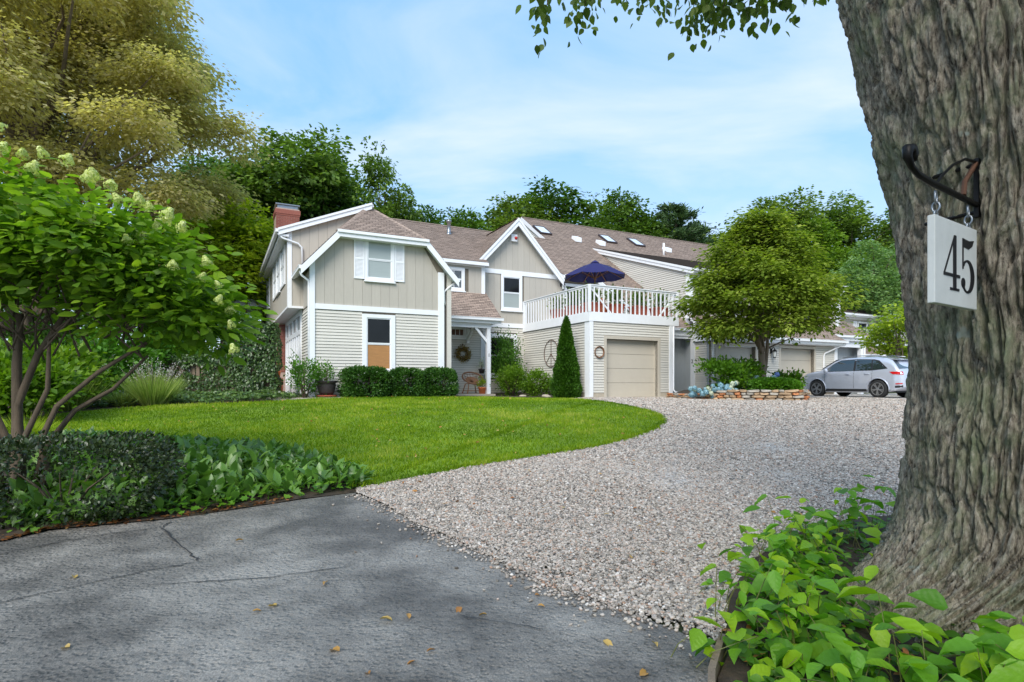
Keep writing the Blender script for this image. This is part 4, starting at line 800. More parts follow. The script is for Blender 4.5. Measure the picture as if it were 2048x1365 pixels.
def leaves(name, pos, axis, up, size, tpl, rnd, m, smooth=False):
    TV, TF = tpl; n = len(pos); k = len(TV); y = nrmz(np.asarray(axis, float)); x = nrmz(np.cross(y, up)); z = np.cross(x, y); s = np.asarray(size, float)[:, None, None]
    V = np.asarray(pos, float)[:, None, :] + s * (TV[None, :, 0, None] * x[:, None] + TV[None, :, 1, None] * y[:, None] + TV[None, :, 2, None] * z[:, None])
    F = (np.array(TF)[None] + (np.arange(n) * k)[:, None, None]).reshape(-1, 3)
    me = bpy.data.meshes.new(name); me.vertices.add(n * k); me.vertices.foreach_set('co', V.astype(np.float32).ravel())
    me.loops.add(F.size); me.loops.foreach_set('vertex_index', F.astype(np.int32).ravel()); me.polygons.add(len(F)); me.polygons.foreach_set('loop_start', np.arange(0, F.size, 3, dtype=np.int32)); me.polygons.foreach_set('loop_total', np.full(len(F), 3, np.int32))
    a = me.attributes.new('rnd', 'FLOAT', 'POINT'); a.data.foreach_set('value', np.repeat(np.clip(rnd, 0, 1), k).astype(np.float32))
    if smooth: me.polygons.foreach_set('use_smooth', np.ones(len(F), bool))
    me.materials.append(m); me.update(calc_edges=True); return me
def sphere_dirs(n): return nrmz(rng.normal(size=(n, 3)))
def canopy(lobes, nclump, nleaf, csize, lsize, flat=.5, shell=.5, tpl=KITE, m=None, name='crown', upw=.6, droop=.25, lo=.0):
    """lobes: (cx,cy,cz,rx,ry,rz); clumps sit mostly near the surface of the lobes, leaves gather in clumps"""
    L = np.array(lobes, float); w = L[:, 3] * L[:, 4] * L[:, 5]; w = w ** .7; idx = rng.choice(len(L), nclump, p=w / w.sum())
    d = sphere_dirs(nclump); d[:, 2] = np.where(d[:, 2] < -.6, -d[:, 2] * .4, d[:, 2]); r = (shell + (1 - shell) * rng.random(nclump) ** .6)[:, None]
    C = L[idx, :3] + d * r * L[idx, 3:6]
    k = np.repeat(np.arange(nclump), nleaf); n = len(k); cs = csize * rng.uniform(.55, 1.35, nclump)
    off = np.clip(rng.normal(size=(n, 3)), -1.6, 1.6) * np.array([1, 1, flat]) * .5 * cs[k][:, None]; P = C[k] + off
    out = nrmz(off + d[k] * csize * .5 + rng.normal(size=(n, 3)) * .3 * csize); ax = out * np.array([1, 1, .5]) - np.array([0, 0, droop]); up = nrmz(rng.normal(size=(n, 3)) * (1 - upw) + np.array([0, 0, upw]) + out * .25)
    crnd = rng.normal(.45, .16, nclump); rn = crnd[k] + rng.normal(0, .14, n) + np.clip(off[:, 2] / csize, -.5, .5) * .25  # random tone, plus paler leaves up each clump: lit tops put into the colour
    return leaves(name, P, ax, up, lsize * rng.uniform(.6, 1.3, n), tpl, rn, m), C
def wood(name, trunk, rads, limbs, m, n=8):
    mb = MB(); mb.tube(trunk, rads, n)
    for pts, r0, r1 in limbs:
        k = len(pts); mb.tube(pts, [r0 + (r1 - r0) * i / (k - 1) for i in range(k)], 5)
    me = mesh(name, mb.V, mb.F, m, True); return me
def limb(p, q, sag=.1, k=5, j=.08):
    p, q = Vector(p), Vector(q); L = (q - p).length; out = []
    for i in range(k):
        t = i / (k - 1); v = p.lerp(q, t); v.z += math.sin(t * math.pi) * sag * L
        if 0 < i < k - 1: v += Vector((random.uniform(-j, j), random.uniform(-j, j), random.uniform(-j, j))) * L * .5
        out.append(v)
    return out
def tree_proto(H, lobes, ncl, nl, cs, ls, m, bark, r=.25, nb=14, fork=.35, **k):
    cm, C = canopy(lobes, ncl, nl, cs, ls, m=m, **k); tr = [(0, 0, -.3), (.05, 0, H * .2), (-.05, .08, H * .45), (0, 0, H * .8)]
    lm = []
    for c in C[rng.choice(len(C), min(nb, len(C)), False)]:
        z0 = min(max(c[2] - H * .28, H * fork * .6), H * .7); lm.append((limb((0, 0, z0), c, .06), r * .38, r * .06))
    return cm, wood('trunk', tr, [r * 1.35, r, r * .8, r * .25], lm, bark)
def place_tree(name, pr, loc, rz, s, tint, label, group=None, cat='tree', sz=None):
    e = empty(name, loc, rz); e.scale = (s, s, sz or s); tag(e, label, cat, group)
    t = link('trunk', pr[1], e); c = link('crown', pr[0], e); c.color = (*tint, 1); return e
def blob(n, R_, cz, j=.25):
    return [(*(sphere_dirs(1)[0] * np.array([R_, R_, R_ * .5]) * random.uniform(.45, .95) + np.array([0, 0, cz])), R_ * random.uniform(.35, .55), R_ * random.uniform(.35, .55), R_ * random.uniform(.28, .45)) for _ in range(n)]
# ---------------- the wood behind the houses
def broad(H, W, n, ncl=640, nl=26, m=None, **k):
    lobes = [(0, 0, H * .62, W * .6, W * .6, H * .3)] + [(random.uniform(-.6, .6) * W, random.uniform(-.6, .6) * W, H * random.uniform(.4, .86), W * random.uniform(.3, .46), W * random.uniform(.3, .46), H * random.uniform(.10, .17)) for _ in range(n)] + [(random.uniform(-.2, .2) * W, random.uniform(-.2, .2) * W, H * .9, W * .3, W * .3, H * .1)]
    return tree_proto(H, lobes, ncl, nl, W * .15, .30, m, M['barkd'], .28, 18, **k)
random.seed(21); rng = np.random.default_rng(21)
PB = [broad(14, 4.6, 9, m=M['lf_dark']), broad(15, 4.2, 10, m=M['lf_dark']), broad(13, 5.2, 11, m=M['lf_mid']), broad(14, 5.0, 10, m=M['lf_hill']), broad(12, 4.6, 10, m=M['lf_lime'])]
g = 'trees in the wood behind the houses'
# a tree standing Y metres away: bearing and top height as surveyed from the viewpoint, turned into metres
def bt(u, vtop, Y, k, rz, tint, label, s=None, wid=1.):
    x = (u - 1024) / 1150 * Y; z = T(x, Y); ht = (1.5 + (768 - vtop) / 1150 * Y - z) * .98; Hp = (14, 15, 13, 14, 12)[k]; sv = ht / Hp
    e = place_tree('broadleaf_tree', PB[k], (x, Y, z - .1), rz, sv * wid, tint, label, g, sz=sv); return e
d1, d2, d3 = (1, 1, 1), (1.2, 1.15, .9), (.85, .95, .95)
bt(468, 295, 46, 1, .4, (.8, .95, 1.15), 'grey green tree right of the big golden tree, behind the house', wid=.8)
bt(575, 258, 47, 0, 1.3, (1, 1.1, .9), 'dark green tree rising behind the brick chimney, tallest of its cluster', wid=1.0)
bt(655, 290, 50, 2, 2.6, (.62, .72, .7), 'deep green tree behind the wing roof peak', wid=.75)
bt(770, 278, 45, 1, 5.0, (1.05, 1.15, .85), 'upright green tree with sky gaps behind the vent pipe', wid=.62)
bt(850, 405, 50, 2, .9, (.6, .7, .55), 'low dark tree just above the main roof ridge', wid=.9)
bt(925, 410, 48, 2, 3.4, (.85, .9, .5), 'low yellowish tree above the ridge left of the small gable', wid=.8)
bt(1010, 380, 52, 0, 2.2, (1.15, 1.15, .8), 'rounded tree directly behind the small gable peak', wid=1.0)
bt(1095, 357, 54, 2, 4.1, (.6, .68, .5), 'broad crowned tree behind the first skylight', wid=1.1)
bt(1180, 385, 56, 1, .1, (1.1, 1.1, .8), 'dark tree behind the middle of the tall roof', wid=1.0)
bt(1245, 375, 52, 2, 1.9, (.7, .72, .45), 'yellow tinged tree above the tall roof, left of the pine', wid=.8)
bt(1300, 425, 58, 0, 2.9, (1, 1.0, .8), 'low dark tree behind the tall roof beside the pine', wid=.9)
bt(1540, 385, 50, 0, .7, (1.25, 1.2, .85), 'dark round topped tree directly above the planter tree', wid=1.0)
bt(1625, 430, 46, 2, 3.9, (1.3, 1.2, .6), 'yellowish tree on the slope right of the planter tree', wid=.9)
bt(1700, 392, 52, 0, 5.4, (1.1, 1.15, .9), 'green tree on the hillside above the silver car', wid=1.1)
bt(1745, 470, 40, 3, 1.1, (1.45, 1.4, 1.4), 'pale grey green tree against the big trunk, above the far house', wid=1.0)
bt(1850, 385, 50, 3, 2.0, (1.3, 1.3, 1.2), 'hillside tree mostly hidden behind the big trunk', wid=1.1)
bt(1700, 520, 56, 0, 2.2, (.6, .65, .6), 'dark understorey tree behind the far house roof', wid=1.2)
bt(1440, 440, 54, 1, 3.0, (.9, .95, .75), 'dark tree between the pine and the planter tree', wid=.9)
bt(400, 300, 50, 0, 2.0, (.75, .9, .9), 'dark tree partly hidden by the golden tree', wid=1.0)
bt(450, 415, 29, 4, 4.4, (1.5, 1.3, .7), 'yellow green tree left of the chimney below the golden tree', wid=1.15)
bt(530, 425, 32, 4, 1.4, (1.4, 1.25, .7), 'yellow green tree crown directly left of the chimney top', wid=.8)
bt(310, 480, 26, 4, 2.5, (1.0, .95, .7), 'green tree behind the flowering hydrangea tree', wid=1.2)
# far wood: one mass that closes the horizon
lob = []
for i in range(46):
    x = -95 + i * 4.6 + random.uniform(-1.5, 1.5); y = random.uniform(64, 74); lob.append((x, y, T(x, y) + 4.5, 4, 3, 6.5 + random.uniform(-1, 1.5)))
fm, _ = canopy(lob, 1500, 20, 2.0, .75, m=M['lf_dark'], name='distant_wood'); fo = link('distant_wood', fm); fo.color = (.7, .8, .8, 1); tag(fo, 'dark mass of trees closing the view behind the houses', 'wood', kind='stuff')
# white pine
C = []; A = []; 
def pine():
    P, Ax = [], []; lm = []; H = 15.
    for i in range(44):
        z = H * (.35 + .65 * i / 44); Lb = (1 - (i / 46) ** 1.4) * 4.2 + .5; a = i * 2.4 + random.uniform(-.4, .4); q = Vector((math.cos(a) * Lb, math.sin(a) * Lb, z + Lb * .28)); lm.append((limb((0, 0, z), q, -.05), .06, .015))
        for j in range(230):
            t = .25 + .75 * random.random() ** .7; c = Vector((0, 0, z)).lerp(q, t); P.append((c.x + random.gauss(0, .32), c.y + random.gauss(0, .32), c.z + random.gauss(0, .13))); Ax.append((math.cos(a) + random.gauss(0, .7), math.sin(a) + random.gauss(0, .7), .5 + random.gauss(0, .5)))
    P = np.array(P); n = len(P); return leaves('crown', P, Ax, nrmz(rng.normal(size=(n, 3)) + [0, 0, 1]), rng.uniform(.35, .6, n), (KITE[0] * [.45, 1, 1], KITE[1]), rng.normal(.45, .2, n), M['lf_pine']), wood('trunk', [(0, 0, -.3), (0, 0, H * .5), (0, 0, H)], [.3, .2, .03], lm, M['barkd'])
pp = pine(); x = (1352 - 1024) / 1150 * 52
place_tree('pine_tree', pp, (x, 52, T(x, 52)), .3, 1.0, (1, 1, 1), 'feathery dark pine with layered branches behind the tall roof', g)
x = (1385 - 1024) / 1150 * 56; place_tree('pine_tree', pp, (x, 56, T(x, 56)), 2.1, .92, (1, 1, 1), 'smaller pine right of the taller pine, above the planter tree', g)
# ---------------- big golden tree
random.seed(5); rng = np.random.default_rng(5)
gx, gy = -20.7, 25.
lob = [(0, 0, 12.5, 4.6, 4.6, 6.5), (0, 0, 17, 4, 4, 4)]
for i in range(80):
    a = random.uniform(0, 6.28); z = random.uniform(5.2, 19.5); rr_ = (7.2 if z < 12.5 else 7.2 - (z - 12.5) * .42) * random.uniform(.72, 1.05); lob.append((math.cos(a) * rr_, math.sin(a) * rr_, z, 1.7, 1.7, 1.0))
gm = tree_proto(19, lob, 5600, 42, .85, .195, M['lf_gold'], M['barkg'], .42, 110, fork=.18, flat=.5, shell=.45, upw=.6, droop=.45)
place_tree('golden_tree', gm, (gx, gy, T(gx, gy) - .1), 0, 1., (1, 1, 1), 'huge olive gold tree filling the upper left corner', None)
# ---------------- tree in the stone planter
random.seed(3); rng = np.random.default_rng(3)
lob = [(0, 0, 3.5, 1.6, 1.6, 1.5), (0, 0, 5.2, .8, .8, .8)]
for z, rr_, k in ((2.25, 2.35, 9), (3.0, 2.7, 11), (3.75, 2.5, 10), (4.5, 2.0, 8), (5.2, 1.45, 6), (5.8, .8, 4)):
    for i in range(k): a = 6.28 * (i + random.uniform(-.3, .3)) / k + z; q = (rr_ - .7) * random.uniform(.85, 1.06); lob.append((math.cos(a) * q, math.sin(a) * q, z + random.uniform(-.2, .2), .78, .78, .42))
cm, C = canopy(lob, 1000, 44, .55, .16, flat=.55, shell=.5, m=M['lf_dog'], upw=.75, droop=.35)
lm = [([(.1, 0, .55), (.28, .05, 1.0), (.36, .05, 1.5), (.45, .1, 2.1), (.6, .2, 3.0)], .09, .03), ([(.02, 0, 1.2), (-.25, -.1, 1.7), (-.6, -.2, 2.2), (-1.0, -.3, 2.6)], .07, .02), ([(.36, .05, 1.5), (.8, -.2, 1.75), (1.4, -.4, 1.95)], .035, .012)]
for c in C[rng.choice(len(C), 34, False)]: lm.append((limb((random.uniform(-.1, .3), .05, random.uniform(1.4, 2.6)), c, .05), .04, .008))
wt_ = wood('trunk', [(0, 0, -.2), (.0, 0, .35), (.02, 0, .9), (0, .02, 1.5), (.05, .05, 2.4), (.1, .1, 4.0)], [.2, .155, .125, .105, .08, .03], lm, M['barkg'])
PTX, PTY = 9.12, 21.0
place_tree('planter_tree', (cm, wt_), (PTX, PTY, 1.25), .5, 1.03, (1, 1, 1), 'round crowned yellow green tree growing in the stone planter', None)
# small lime tree by the big trunk
lob = [(0, 0, 2.7, .9, .9, 1.2)] + [(math.cos(i) * .9, math.sin(i) * .9, 1.6 + (i * .37) % 2.4, .6, .6, .3) for i in range(9)]
lt = tree_proto(4, lob, 150, 34, .5, .16, M['lf_lime'], M['barkg'], .09, 14)
x = (1800 - 1024) / 1150 * 25.5; place_tree('lime_tree', lt, (x, 25.5, T(x, 25.5)), 0, 1.02, (1.5, 1.3, .9), 'small bright lime tree between silver car and big trunk', None)
random.seed(8); rng = np.random.default_rng(8)
# ---------------- hydrangea tree, left foreground
hx, hy = -5.55, 6.75; hz0 = T(hx, hy)
lob = [(-1.5, .2, 3.3, 1.1, 1, .75), (-.5, 0, 3.2, 1.2, 1, .65), (.5, .1, 2.9, 1.1, 1, .58), (1.25, .1, 2.55, .75, .7, .55), (1.85, .15, 2.15, .42, .5, .45), (.1, 0, 2.5, 1.3, .9, .4), (1.2, .1, 2.12, .6, .55, .35), (1.95, .15, 1.9, .3, .4, .35), (-1.2, .1, 2.7, 1.1, .9, .5)]
# pulled in under the flower line
hm, C = canopy(lob, 760, 15, .42, .155, flat=.6, shell=.55, tpl=OVAL, m=M['lf_hyd'], upw=.55, droop=.25)
lm = []
for j, c in enumerate(C[rng.choice(len(C), 34, False)]): lm.append((limb((random.uniform(-.5, 1.3), random.uniform(-.2, .2), random.uniform(1.6, 2.0)), c, .05), .013, .004))
for pts, r0, r1 in (([(-.2, 0, -.1), (-.22, 0, .6), (-.3, .05, 1.1), (-.1, .1, 1.7), (.3, .1, 2.3)], .065, .03), ([(-.3, .05, -.1), (-.38, .1, .5), (-.7, .1, 1.2), (-1.2, .1, 1.9)], .07, .03), ([(.0, -.05, -.1), (.15, -.05, .35), (.1, -.1, .7), (.25, -.05, 1.1), (.7, 0, 1.5), (1.2, .1, 1.85)], .05, .02), ([(-.12, .05, 0), (.0, .08, .6), (.35, .1, 1.05), (.8, .1, 1.3), (1.15, .2, 1.7)], .045, .015), ([(-.25, -.06, 0), (-.1, -.1, .7), (.2, -.12, 1.3), (.2, -.1, 1.9)], .045, .02), ([(-.4, 0, 0), (-.55, -.05, .8), (-.9, -.1, 1.4), (-1.0, 0, 2.1)], .05, .02)): lm.append((pts, r0, r1))
hw = wood('trunk', [(-.25, .02, -.15), (-.28, .02, .3), (-.3, .05, .9), (-.35, .1, 1.6), (-.3, .1, 2.2)], [.085, .065, .055, .05, .03], lm, M['barkd'])
hyd = place_tree('hydrangea_tree', (hm, hw), (hx, hy, hz0), 0, 1., (1, 1, 1), 'multi stemmed hydrangea tree with cream flower panicles, left foreground', None)
def panicle(n=170, L=.16, w=.095, m=None, name='flower_head', conic=True, ls=.034):
    t = rng.random(n) ** .8; a = rng.uniform(0, 6.28, n); r = w * ((1 - t * .75) if conic else np.sqrt(np.clip(1 - (2 * t - 1) ** 2, .05, 1))) * rng.uniform(.75, 1.1, n)
    P = np.column_stack([np.cos(a) * r, np.sin(a) * r, t * L]); out = np.column_stack([np.cos(a), np.sin(a), (t - .45) * 1.5]); ax = nrmz(np.cross(out, rng.normal(size=(n, 3))))
    return leaves(name, P - ax * ls * .5, ax, out + rng.normal(0, .25, (n, 3)), ls * rng.uniform(.8, 1.3, n), (KITE[0] * [1.6, 1, 1], KITE[1]), .35 + t * .4 + rng.normal(0, .15, n), m)
pans = [panicle(m=M['cream']) for _ in range(3)]
hp = [(0, 285), (45, 300), (40, 400), (130, 310), (190, 345), (220, 360), (175, 350), (280, 395), (300, 405), (190, 430), (135, 430), (330, 430), (330, 420), (25, 345), (360, 445), (400, 545), (415, 515), (275, 465), (150, 500), (345, 520), (440, 560), (435, 590), (460, 610), (465, 640), (470, 690), (5, 245), (20, 375), (60, 330), (240, 390), (90, 300), (320, 445), (255, 470)]
for i, (u, v) in enumerate(hp):
    Y = 6.35 + random.uniform(-.25, .35); X = (u - 1024) / 1150 * Y; Z = 1.5 + (768 - v) / 1150 * Y
    o = link('flower_head', pans[i % 3], hyd); o.location = (X - hx, Y - hy, Z - hz0 - .09); o.rotation_euler = (random.uniform(-.6, .5), random.uniform(-.2, .9), random.uniform(0, 6.28)); s = random.uniform(.6, .95) * (.75 if u > 380 else 1); o.scale = (s, s, s)
# ------------------------------------------------------------------ shrubs near the houses
def shrub(name, loc, R3, n, ls, m, label, cat='shrub', group=None, tpl=KITE, form='box', tint=(1, 1, 1), stem=True, rz=0., core=True):
    """foliage shell over an uneven rounded form; the twiggy stems inside are a part too"""
    rx, ry, h = R3; d = sphere_dirs(n); t = rng.random(n)
    if form == 'box':
        q = np.sign(d) * np.abs(d) ** .62; q = q * [rx, ry, h / 2]; nz = np.array([1 + .16 * mn.noise(Vector(v) * 2.2) + .07 * mn.noise(Vector(v) * 6) for v in q]); P = q * (nz * rng.uniform(.84, 1.0, n) * np.where(rng.random(n) < .04, 1.09, 1))[:, None] + [0, 0, h / 2]; out = d
    elif form == 'cone':
        t = 1 - rng.random(n) ** .62; a = rng.uniform(0, 6.28, n); pr = np.where(t < .1, .75 + 2.5 * t, 1) * (1 - t) ** .78; rr_ = np.array([1 + .2 * mn.noise((math.cos(b) * 2.2, math.sin(b) * 2.2, z * 7)) for b, z in zip(a, t)]) * pr * rng.uniform(.78, 1.04, n)
        P = np.column_stack([np.cos(a) * rr_ * rx, np.sin(a) * rr_ * ry, t * h]); out = np.column_stack([np.cos(a), np.sin(a), np.full(n, .8)])
    else:
        k = rng.integers(0, 26, n); cc = sphere_dirs(26) * rng.uniform(.45, .85, (26, 1)) * [rx, ry, h / 2] + [0, 0, h * .52]; P = cc[k] + rng.normal(size=(n, 3)) * [rx * .2, ry * .2, h * .10]; P[:, 2] = np.abs(P[:, 2]) + .02; out = nrmz(P - [0, 0, h * .4])
    ax = nrmz(out + rng.normal(size=(n, 3)) * .55 + [0, 0, .25]); up = nrmz(out * .6 + rng.normal(size=(n, 3)) * .5 + [0, 0, .5])
    cl = np.array([mn.noise(Vector(p) * 3.1 + Vector((5, 2, 1))) for p in P]); e = empty(name, loc, rz); tag(e, label, cat, group)
    c = link('crown', leaves('crown', P, ax, up, ls * rng.uniform(.65, 1.25, n), tpl, .42 + cl * .35 + rng.normal(0, .17, n), m), e); c.color = (*tint, 1)
    mb = MB()
    for i in range(7):
        a = random.uniform(0, 6.28); k = .6 if form != 'cone' else .2; mb.tube([(.03 * math.cos(a), .03 * math.sin(a), -.05), (rx * .3 * math.cos(a), ry * .3 * math.sin(a), h * .35), (rx * k * math.cos(a), ry * k * math.sin(a), h * .72)], [.025, .018, .006], 5)
    mb.build('stem', M['barkd'], e, True)
    if core and form != 'loose':       # dense inner foliage
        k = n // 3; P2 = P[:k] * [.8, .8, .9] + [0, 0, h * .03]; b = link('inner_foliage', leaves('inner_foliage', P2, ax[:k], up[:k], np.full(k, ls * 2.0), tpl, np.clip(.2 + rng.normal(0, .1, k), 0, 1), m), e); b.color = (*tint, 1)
    return e
def hxy(a, b): x, y = HX(a, b); return (x, y, T(x, y))
gb = 'clipped boxwoods below the bamboo blind window'
shrub('boxwood', hxy(-8.42, .42), (.80, .62, 1.02), 9000, .062, M['lf_box'], 'clipped boxwood, leftmost and widest of the three under the tall window', group=gb, rz=HT)
shrub('boxwood', hxy(-7.08, .42), (.62, .58, .98), 7600, .062, M['lf_box'], 'clipped boxwood in the middle of the three, below the house wall', group=gb, rz=HT)
shrub('boxwood', hxy(-5.93, .42), (.62, .6, 1.02), 7600, .062, M['lf_box'], 'round clipped boxwood, rightmost of three, beside the porch', group=gb, rz=HT)
shrub('corner_shrub', hxy(-10.28, .45), (.55, .5, 1.42), 1700, .085, M['lf_mid'], 'loose upright shrub at the left corner of the wing', form='loose', tint=(.7, .95, .6))
shrub('arborvitae', hxy(-.72, .55), (.60, .58, 3.15), 15000, .085, M['lf_mid'], 'tall conical arborvitae against the garage side wall', 'conifer', form='cone', tint=(.55, .75, .45))
shrub('tall_shrub', hxy(-1.35, 4.35), (.75, .6, 2.85), 4200, .10, M['lf_mid'], 'tall leafy shrub growing before the lower window right of the porch post', form='loose', tint=(.8, 1.0, .8))
shrub('low_shrub', hxy(-1.55, 3.55), (.7, .6, 1.3), 3600, .085, M['lf_lime'], 'bright green low shrub right of the porch post', form='loose', tint=(.75, .9, .7))
shrub('low_shrub', hxy(-.75, 2.9), (.78, .62, 1.12), 4200, .085, M['lf_lime'], 'bright green low shrub directly left of the arborvitae', form='loose', tint=(.7, .85, .65))
# stones in the bed
for i, (a, b, s, lb) in enumerate(((-1.55, 2.55, .16, 'flat grey stone at the lawn edge below the low shrubs'), (-.85, 1.9, .22, 'pale boulder between low shrub and arborvitae, larger one'), (-.95, 1.55, .15, 'small pale boulder next to the larger one by the arborvitae'))):
    mb = MB(); mb.lathe([(.2, 0), (.95, .15), (1, .45), (.7, .75), (.2, .85)], n=9); o = mb.build('stone', M['concrete']); o.location = hxy(a, b); o.scale = (s, s * .75, s * .6); o.rotation_euler[2] = i * 1.3; tag(o, lb, 'stone', 'stones in the bed by the arborvitae')
# ---------------- potted plants
def pot(name, loc, prof, m, label, pl=None, rz=0):
    e = empty(name, loc); tag(e, label, 'potted plant', 'pots around the house'); mb = MB(); mb.lathe(prof, n=20); mb.build('pot', m, e, True)
    h = prof[-1][1] if prof[-1][0] > .05 else max(z for _, z in prof)
    mb = MB(); mb.lathe([(prof[1][0] * .6, h - .06), (max(r for r, _ in prof) * .86, h - .05), (0, h - .03)], n=14); mb.build('potting_soil', M['soil'], e)
    if pl:
        n, R3, ls, mm, tint = pl; k = rng.integers(0, 12, n); cc = sphere_dirs(12) * rng.uniform(.3, .9, (12, 1)) * R3 + [0, 0, h + R3[2] * .8]; P = cc[k] + rng.normal(size=(n, 3)) * np.array(R3) * .28; P[:, 2] = np.maximum(P[:, 2], h - .02); o_ = nrmz(P - [0, 0, h])
        c = link('foliage', leaves('foliage', P, o_ + rng.normal(size=(n, 3)) * .4, nrmz(o_ + rng.normal(size=(n, 3)) * .4 + [0, 0, .6]), ls * rng.uniform(.7, 1.3, n), KITE, rng.normal(.5, .2, n), mm), e); c.color = (*tint, 1)
        mb = MB()
        for q in cc[:8]: mb.tube([(0, 0, h - .05), (q[0] * .5, q[1] * .5, (q[2] + h) / 2), tuple(q)], [.012, .009, .004], 5)
        mb.build('stem', M['barkd'], e)
    return e
urn = [(.15, .1), (.2, .1), (.25, .18), (.29, .4), (.28, .46), (.33, .48), (.34, .54), (.3, .54), (.28, .5), (.0, .45)]
x, y, z = hxy(-9.62, .62)
e = pot('urn_planter', (x, y, z + .03), urn, M['darkpot'], 'charcoal urn with leafy shrub on a red wheeled dolly beside the wing', (420, (.34, .34, .38), .07, M['lf_mid'], (.75, 1, .7)))
e = empty('plant_dolly', (x, y, z)); tag(e, 'low red wheeled plant dolly under the charcoal urn', 'dolly'); mb = MB(); mb.lathe([(.3, .07), (.32, .085), (.32, .11), (.0, .125)], n=20); mb.build('platform', M['terrared'], e)
for a in range(4): mb = MB(); mb.tube([(math.cos(a * 1.57 + .4) * .26 - .02, math.sin(a * 1.57 + .4) * .26, .035), (math.cos(a * 1.57 + .4) * .26 + .02, math.sin(a * 1.57 + .4) * .26, .035)], .035, 10); mb.build('wheel', M['black'], e)
op = [(.1, 0), (.12, .0), (.15, .22), (.17, .23), (.17, .27), (.14, .27), (0, .22)]
x, y, _ = HX(-2.84, 3.75) + (0,); pot('flower_pot', (x, y, 1.08), op, M['terra'], 'small orange pot of yellow green foliage at the porch post foot', (240, (.22, .22, .2), .08, M['lf_lime'], (1.15, 1.1, .8)))
x, y = HX(-10.62, 6.2); pot('flower_pot', (x, y, 1.72), op, M['terra'], 'upper terracotta pot on the brick plinth beside the ivy', (160, (.2, .2, .16), .06, M['lf_mid'], (.8, 1, .7)))
x, y = HX(-10.62, 5.6); pot('flower_pot', (x, y, 1.1), op, M['terra'], 'lower terracotta pot before the french doors beside the ivy', (160, (.2, .2, .16), .06, M['lf_mid'], (.8, 1, .7)))
mb = MB(); x, y = HX(-10.62, 6.2); mb.box(-.22, .22, -.22, .22, 0, .72); o = mb.build('brick_plinth', M['brick']); o.location = (x, y, 1.0); o.rotation_euler[2] = HT; tag(o, 'brick plinth carrying a terracotta pot by the french doors', 'plinth')
# deck planters: red terracotta boxes with leafy shrubs, each on its own
gp_ = 'red planters along the deck railing'
for i, (a, b, lb) in enumerate(((.45, .5, 'red deck planter in the railing corner above the garage post'), (1.55, .5, 'red deck planter second from the corner, below the umbrella'), (2.75, .5, 'red deck planter third from the corner along the front railing'), (3.85, .5, 'red deck planter at the right end of the front railing'), (.4, 1.7, 'red deck planter nearest the corner along the side railing'), (.4, 2.9, 'red deck planter farthest back along the side railing'))):
    x, y = HX(a, b); e = empty('deck_planter', (x, y, 4.25), HT); tag(e, lb, 'planter', gp_)
    mb = MB(); V = [(sx * w, sy * d, zz_) for zz_, w, d in ((0, .24, .2), (.42, .31, .26)) for sx, sy in ((-1, -1), (1, -1), (1, 1), (-1, 1))]; mb.add(V, [(3, 2, 1, 0), (4, 5, 6, 7), (0, 1, 5, 4), (1, 2, 6, 5), (2, 3, 7, 6), (3, 0, 4, 7)]); mb.box(-.33, .33, -.28, .28, .38, .43); mb.build('box', M['terrared'], e)
    n = 620; P = rng.normal(size=(n, 3)) * [.18, .16, .17] + [0, 0, .72]; P[:, 2] = np.maximum(P[:, 2], .44); o_ = nrmz(P - [0, 0, .4]); c = link('foliage', leaves('foliage', P, o_ + rng.normal(size=(n, 3)) * .5, nrmz(o_ + rng.normal(size=(n, 3)) * .5 + [0, 0, .6]), .10 * rng.uniform(.6, 1.3, n), KITE, rng.normal(.45, .2, n), M['lf_dark']), e); c.color = (1.0, 1.1, .9, 1)
# brick pot feet chimney-like clay pot on deck
x, y = HX(1.1, .75); mb = MB(); mb.lathe([(.16, 0), (.17, .3), (.13, .42), (.13, .62), (.16, .66), (.12, .68), (0, .6)], n=14); o = mb.build('clay_chiminea', M['terra'], None, True); o.location = (x, y, 4.25); tag(o, 'small clay jar standing between planters on the deck', 'jar')
# ---------------- umbrella on the deck
ux, uy = HX(1.78, 2.2); um = empty('deck_umbrella', (ux, uy, 4.25), .25); tag(um, 'open navy blue market umbrella with wooden ribs on the deck', 'umbrella')
mb = MB(); mb.tube([(0, 0, 0), (0, 0, 2.5)], .024, 10); mb.build('pole', M['wood'], um, True); mb = MB(); mb.lathe([(.26, 0), (.26, .05), (.05, .1), (.04, .3), (0, .3)], n=18); mb.build('base', M['iron'], um, True)
nr = 8; Rr = 1.36; V = []; F = []; rings = [(.12, 2.45), (.5, 2.31), (.9, 2.12), (Rr, 1.86)]; K = 5; n = nr * K
for r, zz_ in rings:
    for j in range(n):
        a = 2 * math.pi * j / n; f = (j % K) / K; cc = math.cos(math.pi / nr) / math.cos((f - .5) * 2 * math.pi / nr); sag = -.05 * math.sin(f * math.pi) * (r / Rr); V.append((math.cos(a) * r * cc, math.sin(a) * r * cc, zz_ + sag))
for i in range(3):
    for j in range(n): F.append((i * n + j, i * n + (j + 1) % n, (i + 1) * n + (j + 1) % n, (i + 1) * n + j)[::-1])
o = mk('canopy', V, F, M['navy'], um); md = o.modifiers.new('cloth', 'SOLIDIFY'); md.thickness = .006
mb = MB(); mb.lathe([(.2, 2.44), (.13, 2.5), (.04, 2.56), (0, 2.57)], n=16); mb.build('top_vent', M['navy'], um)
mb = MB(); mb.lathe([(.05, 1.72), (.06, 1.78), (.05, 1.84), (.03, 1.84)], n=10); mb.build('hub', M['wood'], um)
